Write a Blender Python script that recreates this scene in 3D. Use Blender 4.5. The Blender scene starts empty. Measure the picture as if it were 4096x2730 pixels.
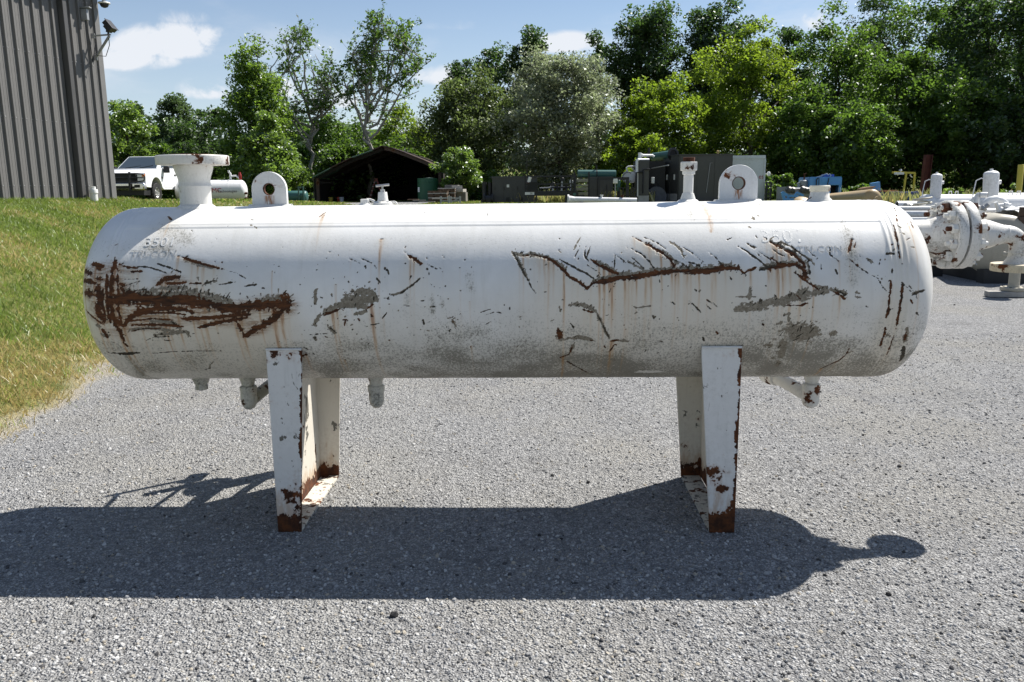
import bpy, math, random
import numpy as np
from mathutils import Vector, Matrix

sc = bpy.context.scene
col = sc.collection
PI = math.pi
rad = math.radians
random.seed(7)
rng = np.random.default_rng(11)

# ------------------------------------------------------------------ camera
CAM_H, PITCH, YAW, ROLL, FPX = 1.7148, 0.1855, 0.03, 0.0109, 3222.4
fwh = Vector((-math.sin(YAW), math.cos(YAW), 0)); rt0 = Vector((math.cos(YAW), math.sin(YAW), 0)); upw = Vector((0, 0, 1))
FW = fwh * math.cos(PITCH) - upw * math.sin(PITCH)
UP0 = upw * math.cos(PITCH) + fwh * math.sin(PITCH)
RT = rt0 * math.cos(ROLL) - UP0 * math.sin(ROLL)
UP = rt0 * math.sin(ROLL) + UP0 * math.cos(ROLL)
cd = bpy.data.cameras.new('camera'); cam = bpy.data.objects.new('camera', cd); col.objects.link(cam)
mw = Matrix.Identity(4)
for i in range(3):
    mw[i][0] = RT[i]; mw[i][1] = UP[i]; mw[i][2] = -FW[i]
mw.translation = (0, 0, CAM_H)
cam.matrix_world = mw
cd.sensor_width = 36; cd.lens = FPX / 4096 * 36; cd.clip_start = .05; cd.clip_end = 3000
sc.camera = cam

def at(px, py, Y):
    """survey: the point of the place seen at (px, py) of the 2353 px wide photograph at true distance Y"""
    a = (px * 1.7408 - 2048) / FPX; b = (py * 1.7408 - 1365) / FPX
    d = FW + RT * a - UP * b
    return Vector((0, 0, CAM_H)) + d * (Y / d.y)

# ------------------------------------------------------------------ world, sun, exposure
SUN = Vector((.63, .49, 1)).normalized()
SUN_EL = math.asin(SUN.z); SUN_AZ = math.atan2(SUN.x, SUN.y)
w = bpy.data.worlds.new('World'); sc.world = w; w.use_nodes = True
wt = w.node_tree; wt.nodes.clear()
def wn(t, **k):
    n = wt.nodes.new(t)
    for a, v in k.items(): setattr(n, a, v)
    return n
wo = wn('ShaderNodeOutputWorld'); bg = wn('ShaderNodeBackground'); sky = wn('ShaderNodeTexSky')
sky.sky_type = 'NISHITA'; sky.sun_disc = False; sky.sun_elevation = SUN_EL; sky.sun_rotation = SUN_AZ
sky.air_density = 1.0; sky.dust_density = .05; sky.ozone_density = 2.4; sky.altitude = 200
bg.inputs['Strength'].default_value = .063
tc = wn('ShaderNodeTexCoord'); sx = wn('ShaderNodeSeparateXYZ'); wt.links.new(tc.outputs['Generated'], sx.inputs[0])
def wm(op, a, b=None, c=None):
    n = wn('ShaderNodeMath', operation=op)
    for i, v in enumerate((a, b, c)):
        if v is None: continue
        if isinstance(v, (int, float)): n.inputs[i].default_value = v
        else: wt.links.new(v, n.inputs[i])
    return n.outputs[0]
zz = wm('ADD', wm('MAXIMUM', sx.outputs[2], 0), .22)
cxy = wn('ShaderNodeCombineXYZ')
wt.links.new(wm('DIVIDE', sx.outputs[0], zz), cxy.inputs[0]); wt.links.new(wm('DIVIDE', sx.outputs[1], zz), cxy.inputs[1])
cxy.inputs[2].default_value = 3.1
nz = wn('ShaderNodeTexNoise'); nz.inputs['Scale'].default_value = 1.15; nz.inputs['Detail'].default_value = 9; nz.inputs['Roughness'].default_value = .58
nz.inputs['Distortion'].default_value = .25
wt.links.new(cxy.outputs[0], nz.inputs['Vector'])
mr = wn('ShaderNodeMapRange', interpolation_type='SMOOTHSTEP'); wt.links.new(nz.outputs['Fac'], mr.inputs[0])
mr.inputs[1].default_value = .46; mr.inputs[2].default_value = .74
hz = wn('ShaderNodeMapRange', interpolation_type='SMOOTHSTEP'); wt.links.new(sx.outputs[2], hz.inputs[0])
hz.inputs[1].default_value = .34; hz.inputs[2].default_value = .0; hz.inputs[3].default_value = 0; hz.inputs[4].default_value = .36
def cloud(d, rx, rz, amp):
    # one fair-weather cumulus: a soft ellipse round a direction, broken up by the noise
    d = Vector(d).normalized()
    ax = wm('DIVIDE', wm('SUBTRACT', wm('DIVIDE', sx.outputs[0], wm('MAXIMUM', sx.outputs[1], .05)), d.x / d.y), rx)
    az = wm('DIVIDE', wm('SUBTRACT', wm('DIVIDE', sx.outputs[2], wm('MAXIMUM', sx.outputs[1], .05)), d.z / d.y), rz)
    az = wm('MULTIPLY', az, wm('ADD', 1.35, wm('MULTIPLY', wm('SIGN', az), -.35)))
    r2 = wm('ADD', wm('MULTIPLY', ax, ax), wm('MULTIPLY', az, az))
    return wm('MULTIPLY', wm('MAXIMUM', wm('SUBTRACT', 1., r2), 0.), amp)
n2 = wn('ShaderNodeTexNoise'); n2.inputs['Scale'].default_value = 13; n2.inputs['Detail'].default_value = 10; n2.inputs['Roughness'].default_value = .60; n2.inputs['Distortion'].default_value = .4
wt.links.new(tc.outputs['Generated'], n2.inputs['Vector'])
cl = None
for px, py, rx, rz, amp in ((385, 104, .11, .034, 1.15), (300, 140, .075, .026, .9), (330, 95, .07, .03, .7), (480, 208, .05, .022, .9), (420, 45, .05, .016, .6), (655, 210, .05, .02, .7), (760, 230, .06, .022, .8), (1000, 180, .05, .02, .7), (1300, 104, .06, .02, .75), (1850, 45, .04, .03, .9), (1090, 60, .10, .012, .25)):
    q = at(px, py, 1) - Vector((0, 0, CAM_H)); k = cloud(q, rx, rz, amp); cl = k if cl is None else wm('MAXIMUM', cl, k)
cm = wn('ShaderNodeMapRange', interpolation_type='SMOOTHSTEP'); wt.links.new(wm('MULTIPLY', cl, wm('ADD', wm('MULTIPLY', n2.outputs['Fac'], 5.6), -2.05)), cm.inputs[0])
cm.inputs[1].default_value = .12; cm.inputs[2].default_value = .85
fac = wm('MINIMUM', wm('ADD', wm('MAXIMUM', wm('MULTIPLY', mr.outputs[0], .55), wm('MULTIPLY', cm.outputs[0], .84)), hz.outputs[0]), .95)
mx = wn('ShaderNodeMix', data_type='RGBA'); wt.links.new(fac, mx.inputs['Factor'])
wt.links.new(sky.outputs[0], mx.inputs['A']); mx.inputs['B'].default_value = (7.6, 7.9, 8.4, 1)
wt.links.new(mx.outputs['Result'], bg.inputs['Color']); wt.links.new(bg.outputs[0], wo.inputs[0])

sd = bpy.data.lights.new('sun', 'SUN'); so = bpy.data.objects.new('sun', sd); col.objects.link(so)
sd.energy = 5.0; sd.angle = rad(.53); sd.color = (1, .955, .88)
so.rotation_euler = SUN.to_track_quat('Z', 'Y').to_euler()
so.location = SUN * 60
sc.view_settings.view_transform = 'Standard'; sc.view_settings.look = 'None'
sc.view_settings.exposure = 0.84; sc.view_settings.gamma = 1
sc.render.engine = 'CYCLES'
sc.cycles.max_bounces = 8; sc.cycles.diffuse_bounces = 4; sc.cycles.transparent_max_bounces = 6

# ------------------------------------------------------------------ material helper
class G:
    def __init__(s, name):
        s.m = bpy.data.materials.new(name); s.m.use_nodes = True; s.t = s.m.node_tree; s.t.nodes.clear()
        s.out = s.t.nodes.new('ShaderNodeOutputMaterial'); s._o = None
    def n(s, t, **k):
        x = s.t.nodes.new(t)
        for a, v in k.items(): setattr(x, a, v)
        return x
    def put(s, sock, v):
        if v is None: return
        if isinstance(v, bpy.types.NodeSocket): s.t.links.new(v, sock)
        elif isinstance(v, (tuple, list)) and len(v) == 3 and sock.type == 'RGBA': sock.default_value = (*v, 1)
        else: sock.default_value = v
    def obj(s):
        if s._o is None: s._o = s.n('ShaderNodeTexCoord').outputs['Object']
        return s._o
    def pos(s): return s.n('ShaderNodeNewGeometry').outputs['Position']
    def scale(s, v, xyz):
        x = s.n('ShaderNodeVectorMath', operation='MULTIPLY'); s.put(x.inputs[0], v); x.inputs[1].default_value = xyz; return x.outputs[0]
    def noise(s, sc_, det=4, ro=.55, vec=None, dist=0.):
        x = s.n('ShaderNodeTexNoise'); s.put(x.inputs['Vector'], vec if vec is not None else s.obj())
        x.inputs['Scale'].default_value = sc_; x.inputs['Detail'].default_value = det; x.inputs['Roughness'].default_value = ro; x.inputs['Distortion'].default_value = dist
        return x.outputs['Fac']
    def vor(s, sc_, vec=None, feature='F1', rnd=1):
        x = s.n('ShaderNodeTexVoronoi', feature=feature); s.put(x.inputs['Vector'], vec if vec is not None else s.obj())
        x.inputs['Scale'].default_value = sc_; x.inputs['Randomness'].default_value = rnd
        return x
    def mr(s, f, a, b, lo=0., hi=1., smooth=True):
        x = s.n('ShaderNodeMapRange', interpolation_type='SMOOTHSTEP' if smooth else 'LINEAR')
        s.put(x.inputs[0], f); s.put(x.inputs[1], a); s.put(x.inputs[2], b); x.inputs[3].default_value = lo; x.inputs[4].default_value = hi
        return x.outputs[0]
    def ma(s, op, a, b=None, c=None):
        x = s.n('ShaderNodeMath', operation=op)
        for i, v in enumerate((a, b, c)): s.put(x.inputs[i], v)
        return x.outputs[0]
    def mix(s, f, a, b, mode='MIX'):
        x = s.n('ShaderNodeMix', data_type='RGBA', blend_type=mode)
        s.put(x.inputs['Factor'], f); s.put(x.inputs['A'], a); s.put(x.inputs['B'], b); return x.outputs['Result']
    def attr(s, name): return s.n('ShaderNodeAttribute', attribute_name=name)
    def sep(s, v):
        x = s.n('ShaderNodeSeparateXYZ'); s.put(x.inputs[0], v); return x.outputs
    def bump(s, h, strength=.3, dist=.01, prev=None):
        x = s.n('ShaderNodeBump'); x.inputs['Strength'].default_value = strength; x.inputs['Distance'].default_value = dist
        s.put(x.inputs['Height'], h)
        if prev is not None: s.put(x.inputs['Normal'], prev)
        return x.outputs[0]
    def princ(s, color, rough=.5, metal=0., normal=None, spec=.4):
        b = s.n('ShaderNodeBsdfPrincipled'); s.put(b.inputs['Base Color'], color); s.put(b.inputs['Roughness'], rough)
        s.put(b.inputs['Metallic'], metal); s.put(b.inputs['Specular IOR Level'], spec)
        if normal is not None: s.put(b.inputs['Normal'], normal)
        s.t.links.new(b.outputs[0], s.out.inputs['Surface']); return s.m

RUST_A, RUST_B = (.034, .012, .005), (.135, .042, .011)
def rust_col(g, sc_=18):
    return g.mix(g.mr(g.noise(sc_, 5, .7), .35, .7), RUST_A, RUST_B)

def paint(name, base, rust=.0, edge=None, drip=None, grime=.25, rough=.45, sc_=3., rust_foot=None, seed=0., chips=0., gcol=(.16, .15, .12), streak=.5):
    """weathered enamel: grime, vertical streaks, rust spots, grey primer chips, rust rising from the foot"""
    g = G(name); v = g.n('ShaderNodeVectorMath', operation='ADD'); g.put(v.inputs[0], g.obj()); v.inputs[1].default_value = (seed, seed * .7, seed * 1.3); v = v.outputs[0]
    n1 = g.noise(sc_, 6, .65, v); n2 = g.noise(sc_ * 14, 4, .7, v)
    c = g.mix(g.mr(n1, .3, .75), tuple(x * .9 for x in base), base)
    sv = g.scale(v, (9, 9, .7)); n3 = g.noise(sc_ * 1.2, 4, .6, sv)
    dirt = g.ma('MULTIPLY', g.mr(g.ma('ADD', g.ma('MULTIPLY', n1, .6), g.ma('MULTIPLY', n2, .5)), .5, .78), grime)
    dirt = g.ma('ADD', dirt, g.ma('MULTIPLY', g.mr(n3, .52, .8), grime * streak))
    c = g.mix(g.ma('MINIMUM', dirt, 1.), c, gcol)
    rr = None
    if chips:
        ch = g.mr(g.noise(sc_ * 2.6, 5, .6, g.scale(v, (1.3, 1.3, .8)), .4), .70 - chips * .1, .715 - chips * .1)
        c = g.mix(ch, c, (.12, .115, .10))
    if rust:
        halo = g.mr(g.noise(sc_ * 1.7, 6, .62, v), .72 - rust * .27, .84 - rust * .27)
        c = g.mix(g.ma('MULTIPLY', halo, .55), c, (.34, .16, .06))
        rr = g.mr(g.noise(sc_ * 1.7, 6, .62, v), .79 - rust * .30, .81 - rust * .30)
    if rust_foot:
        z = g.sep(g.obj())[2]
        f = g.mr(g.ma('ADD', z, g.ma('MULTIPLY', g.ma('SUBTRACT', g.noise(8, 6, .68, g.scale(v, (1.3, 1.3, .9))), .5), rust_foot * 4.2)), rust_foot * 1.03, rust_foot * .97)
        rr = f if rr is None else g.ma('MAXIMUM', rr, f)
    if drip:
        s_ = g.sep(g.obj()); x0, z0, dw, dl = drip
        dx = g.mr(g.ma('ABSOLUTE', g.ma('SUBTRACT', s_[0], x0)), dw, dw * .2); dz = g.ma('MULTIPLY', g.mr(s_[2], z0 + .006, z0 - .004), g.mr(s_[2], z0 - dl, z0 - dl * .2))
        k = g.ma('MULTIPLY', g.ma('MULTIPLY', dx, dz), g.mr(g.noise(60, 4, .6, g.scale(v, (3, 1, .35))), .35, .62))
        c = g.mix(g.ma('MINIMUM', g.ma('MULTIPLY', k, 1.3), .9), c, (.26, .095, .02))
    if edge:
        s_ = g.sep(g.obj()); dx = g.ma('ABSOLUTE', g.ma('SUBTRACT', s_[0], g.ma('ADD', edge[0], g.ma('MULTIPLY', s_[2], edge[1]))))
        wz = g.ma('MULTIPLY', g.mr(g.noise(5, 5, .7, g.scale(v, (1, 1, 1.6))), .40, .62), .017)
        f = g.mr(g.ma('SUBTRACT', dx, g.ma('ADD', wz, g.ma('MULTIPLY', g.ma('SUBTRACT', g.noise(60, 4, .7, v), .5), .012))), .001, -.001)
        rr = f if rr is None else g.ma('MAXIMUM', rr, f)
        sc2 = g.mr(g.noise(11, 5, .7, g.scale(v, (2.4, 1, .5)), 1.2), .66, .69)
        c = g.mix(g.ma('MULTIPLY', sc2, .8), c, (.16, .15, .13))
    ro = rough
    if rust_foot:
        f2 = g.mr(g.ma('ADD', g.sep(g.obj())[2], g.ma('MULTIPLY', g.ma('SUBTRACT', g.noise(14, 5, .7, g.scale(v, (1.6, 1.6, .5))), .5), rust_foot * 5.)), rust_foot * 2.1, rust_foot * .8)
        c = g.mix(g.ma('MULTIPLY', f2, .55), c, (.40, .23, .10))
    if rr is not None:
        c = g.mix(rr, c, rust_col(g)); ro = g.mr(rr, 0, 1, rough, .9, False)
    bm = g.bump(g.ma('ADD', g.noise(sc_ * 20, 3, .6, v), g.ma('MULTIPLY', n1, .5)), .12, .004)
    if rr is not None: bm = g.bump(rr, .35, .003, bm)
    return g.princ(c, ro, 0., bm)

def flat(name, base, rough=.6, metal=0., var=.25, sc_=5., bump=.1):
    g = G(name); n = g.noise(sc_, 5, .6)
    c = g.mix(g.mr(n, .25, .75), tuple(x * (1 - var) for x in base), tuple(min(1, x * (1 + var * .4)) for x in base))
    return g.princ(c, rough, metal, g.bump(g.noise(sc_ * 12, 3, .6), bump, .004))

def leafmat(name, base, trans, dry=.0, gloss=.06):
    g = G(name); t = g.attr('tint').outputs['Fac']; p = g.noise(.35, 3, .6)
    k = g.ma('ADD', g.ma('MULTIPLY', t, .65), g.ma('MULTIPLY', p, .5))
    lo = tuple(x * .62 for x in base); hi = (base[0] * 1.55, base[1] * 1.35, base[2] * 1.25)
    c = g.mix(g.mr(k, .2, .95), lo, hi)
    ct = g.mix(g.mr(k, .2, .95), tuple(x * .7 for x in trans), tuple(x * 1.25 for x in trans))
    if dry: c = g.mix(g.mr(t, .86 - dry * .3, .9), c, (.22, .17, .07)); ct = g.mix(g.mr(t, .86 - dry * .3, .9), ct, (.22, .18, .07))
    d = g.n('ShaderNodeBsdfDiffuse'); g.put(d.inputs[0], c)
    tr = g.n('ShaderNodeBsdfTranslucent'); g.put(tr.inputs[0], ct)
    gl = g.n('ShaderNodeBsdfGlossy'); gl.inputs['Roughness'].default_value = .42; g.put(gl.inputs[0], (.8, .85, .85))
    a = g.n('ShaderNodeAddShader'); g.t.links.new(d.outputs[0], a.inputs[0]); g.t.links.new(tr.outputs[0], a.inputs[1])
    m = g.n('ShaderNodeMixShader'); m.inputs[0].default_value = gloss; g.t.links.new(a.outputs[0], m.inputs[1]); g.t.links.new(gl.outputs[0], m.inputs[2])
    g.t.links.new(m.outputs[0], g.out.inputs['Surface']); return g.m

# ------------------------------------------------------------------ object helpers
def tag(o, label=None, cat=None, group=None, kind=None):
    if label: o['label'] = label
    if cat: o['category'] = cat
    if group: o['group'] = group
    if kind: o['kind'] = kind
    return o

class Thing:
    def __init__(s, name, label, cat, loc=(0, 0, 0), group=None):
        s.o = Vector(loc); s.root = bpy.data.objects.new(name, None); col.objects.link(s.root)
        s.root.location = s.o; s.root.empty_display_size = .2
        tag(s.root, label, cat, group)

def basis(ax):
    ax = Vector(ax).normalized(); h = Vector((0, 0, 1)) if abs(ax.z) < .95 else Vector((1, 0, 0))
    u = h.cross(ax).normalized(); return ax, u, ax.cross(u)

class MB:
    """collects shapes in world coordinates; build() links them as one mesh object"""
    def __init__(s): s.v = []; s.f = []; s.ch = []
    def add(s, vs, fs):
        k = len(s.v); s.ch.append((k, len(s.f))); s.v += [Vector(q) for q in vs]; s.f += [tuple(i + k for i in f) for f in fs]; return s
    def box(s, x0, x1, y0, y1, z0, z1, M=None):
        vs = [Vector((x, y, z)) for z in (z0, z1) for y in (y0, y1) for x in (x0, x1)]
        if M is not None: vs = [M @ q for q in vs]
        return s.add(vs, [(0, 2, 3, 1), (4, 5, 7, 6), (0, 1, 5, 4), (2, 6, 7, 3), (0, 4, 6, 2), (1, 3, 7, 5)])
    def bar(s, a, b, w_, h_=None, up=(0, 0, 1)):
        """rectangular bar from a to b"""
        a = Vector(a); b = Vector(b); h_ = h_ or w_; d = (b - a).normalized(); u = Vector(up)
        if abs(d.dot(u)) > .95: u = Vector((0, 1, 0))
        x = d.cross(u).normalized() * w_ / 2; y = x.cross(d).normalized() * h_ / 2
        vs = [p + i * x + j * y for p in (a, b) for i, j in ((-1, -1), (1, -1), (1, 1), (-1, 1))]
        return s.add(vs, [(0, 1, 2, 3), (7, 6, 5, 4), (0, 4, 5, 1), (1, 5, 6, 2), (2, 6, 7, 3), (3, 7, 4, 0)])
    def cyl(s, a, b, r0, r1=None, n=16, cap=True):
        return s.lathe([(r0, 0), (r0 if r1 is None else r1, (Vector(b) - Vector(a)).length)], a, Vector(b) - Vector(a), n, cap)
    def lathe(s, prof, o, ax=(0, 0, 1), n=24, cap=True):
        ax, u, v_ = basis(ax); o = Vector(o); k = len(s.v); s.ch.append((k, len(s.f)))
        for r, t in prof:
            for i in range(n):
                a = 2 * PI * i / n; s.v.append(o + ax * t + (u * math.cos(a) + v_ * math.sin(a)) * max(r, 1e-4))
        for j in range(len(prof) - 1):
            for i in range(n):
                i2 = (i + 1) % n; s.f.append((k + j * n + i, k + j * n + i2, k + (j + 1) * n + i2, k + (j + 1) * n + i))
        if cap:
            s.f.append(tuple(k + i for i in reversed(range(n)))); e = k + (len(prof) - 1) * n; s.f.append(tuple(e + i for i in range(n)))
        return s
    def tube(s, pts, r, n=10, cap=True):
        pts = [Vector(p) for p in pts]; k = len(s.v); m = len(pts); s.ch.append((k, len(s.f)))
        t0 = (pts[1] - pts[0]).normalized(); _, u, v_ = basis(t0)
        for j, p in enumerate(pts):
            t = (pts[min(j + 1, m - 1)] - pts[max(j - 1, 0)]).normalized()
            u = (u - t * u.dot(t)).normalized(); v_ = t.cross(u); rr = r[j] if isinstance(r, (list, tuple)) else r
            for i in range(n):
                a = 2 * PI * i / n; s.v.append(p + (u * math.cos(a) + v_ * math.sin(a)) * rr)
        for j in range(m - 1):
            for i in range(n):
                i2 = (i + 1) % n; s.f.append((k + j * n + i, k + j * n + i2, k + (j + 1) * n + i2, k + (j + 1) * n + i))
        if cap:
            s.f.append(tuple(k + i for i in reversed(range(n)))); e = k + (m - 1) * n; s.f.append(tuple(e + i for i in range(n)))
        return s
    def prism(s, poly, d):
        """poly: 3-D outline, extruded by vector d"""
        poly = [Vector(p) for p in poly]; d = Vector(d); n = len(poly)
        vs = poly + [p + d for p in poly]
        return s.add(vs, [tuple(reversed(range(n))), tuple(range(n, 2 * n))] + [(i, (i + 1) % n, n + (i + 1) % n, n + i) for i in range(n)])
    def ring_plate(s, outline, hole, d):
        """plate with a hole: outline and hole have the same number of points"""
        n = len(outline); o = [Vector(p) for p in outline]; h = [Vector(p) for p in hole]; d = Vector(d)
        vs = o + h + [p + d for p in o] + [p + d for p in h]; f = []
        for i in range(n):
            j = (i + 1) % n
            f += [(i, j, n + j, n + i), (2 * n + i, 3 * n + i, 3 * n + j, 2 * n + j), (i, 2 * n + i, 2 * n + j, j), (n + i, n + j, 3 * n + j, 3 * n + i)]
        return s.add(vs, f)
    def each(s, name, mat, T=None, parent=None, **kw):
        """every shape of the collection as an object of its own"""
        ends = s.ch[1:] + [(len(s.v), len(s.f))]; out = []
        for (a, b), (c, d) in zip(s.ch, ends):
            m = MB(); m.add(s.v[a:c], [tuple(i - a for i in f) for f in s.f[b:d]]); out.append(m.build(name, mat, T, parent, **kw))
        return out
    def build(s, name, mat, T=None, parent=None, smooth=40, bevel=0., kind=None, label=None):
        o_ = T.o if T else Vector((0, 0, 0))
        me = bpy.data.meshes.new(name); me.from_pydata([tuple(q - o_) for q in s.v], [], s.f); me.update()
        ob = bpy.data.objects.new(name, me); col.objects.link(ob); me.materials.append(mat)
        import bmesh
        bm = bmesh.new(); bm.from_mesh(me); bmesh.ops.recalc_face_normals(bm, faces=bm.faces); bm.to_mesh(me); bm.free()
        if smooth:
            me.polygons.foreach_set('use_smooth', [True] * len(me.polygons)); me.set_sharp_from_angle(angle=rad(smooth))
        if bevel:
            b = ob.modifiers.new('bevel', 'BEVEL'); b.width = bevel; b.segments = 2; b.limit_method = 'ANGLE'
        if parent is not None: ob.parent = parent
        elif T is not None: ob.parent = T.root
        if kind: ob['kind'] = kind
        if label: ob['label'] = label
        return ob

def copy_tree(o, parent=None):
    c = o.copy(); col.objects.link(c)
    if parent is not None: c.parent = parent
    for ch in list(o.children): copy_tree(ch, c)
    return c

def np_mesh(name, V, F, mat, attrs=None, smooth=False):
    """quads or tris from numpy arrays"""
    me = bpy.data.meshes.new(name); k = F.shape[1]
    me.vertices.add(len(V)); me.vertices.foreach_set('co', np.asarray(V, np.float32).ravel())
    me.loops.add(F.size); me.loops.foreach_set('vertex_index', F.astype(np.int32).ravel())
    me.polygons.add(len(F)); me.polygons.foreach_set('loop_start', np.arange(0, F.size, k, dtype=np.int32))
    if smooth: me.polygons.foreach_set('use_smooth', np.ones(len(F), bool))
    for nm, (dom, arr) in (attrs or {}).items():
        if arr.ndim == 2:
            a = me.attributes.new(nm, 'FLOAT_COLOR', dom); a.data.foreach_set('color', arr.astype(np.float32).ravel())
        else:
            a = me.attributes.new(nm, 'FLOAT', dom); a.data.foreach_set('value', arr.astype(np.float32))
    me.update(calc_edges=True); me.validate(); me.materials.append(mat); return me

def link(name, me, parent=None, loc=None):
    o = bpy.data.objects.new(name, me); col.objects.link(o)
    if parent is not None: o.parent = parent
    if loc is not None: o.location = loc
    return o

def text_mesh(body, size, extrude=.0):
    cu = bpy.data.curves.new('lettering', 'FONT'); cu.body = body; cu.size = size; cu.extrude = extrude; cu.resolution_u = 3
    ob = bpy.data.objects.new('lettering', cu); col.objects.link(ob)
    me = bpy.data.meshes.new_from_object(ob.evaluated_get(bpy.context.evaluated_depsgraph_get()))
    bpy.data.objects.remove(ob); return me

def lettering(body, size, o, xdir, updir, mat, T, parent=None, align=.5, extrude=.002, wrap=None):
    me = text_mesh(body, size, extrude); me.materials.clear(); me.materials.append(mat)
    xs = [v.co.x for v in me.vertices]; off = (max(xs) + min(xs)) * align
    X = Vector(xdir).normalized(); U = Vector(updir).normalized(); N = X.cross(U); o = Vector(o)
    for v in me.vertices:
        if wrap: v.co = wrap(v.co.x - off, v.co.y, v.co.z) - T.o
        else: v.co = o + X * (v.co.x - off) + U * v.co.y + N * v.co.z - T.o
    return link('lettering', me, parent if parent is not None else T.root)

def sstep(a, b, x):
    t = np.clip((np.asarray(x, float) - a) / (b - a), 0, 1); return t * t * (3 - 2 * t)

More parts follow.
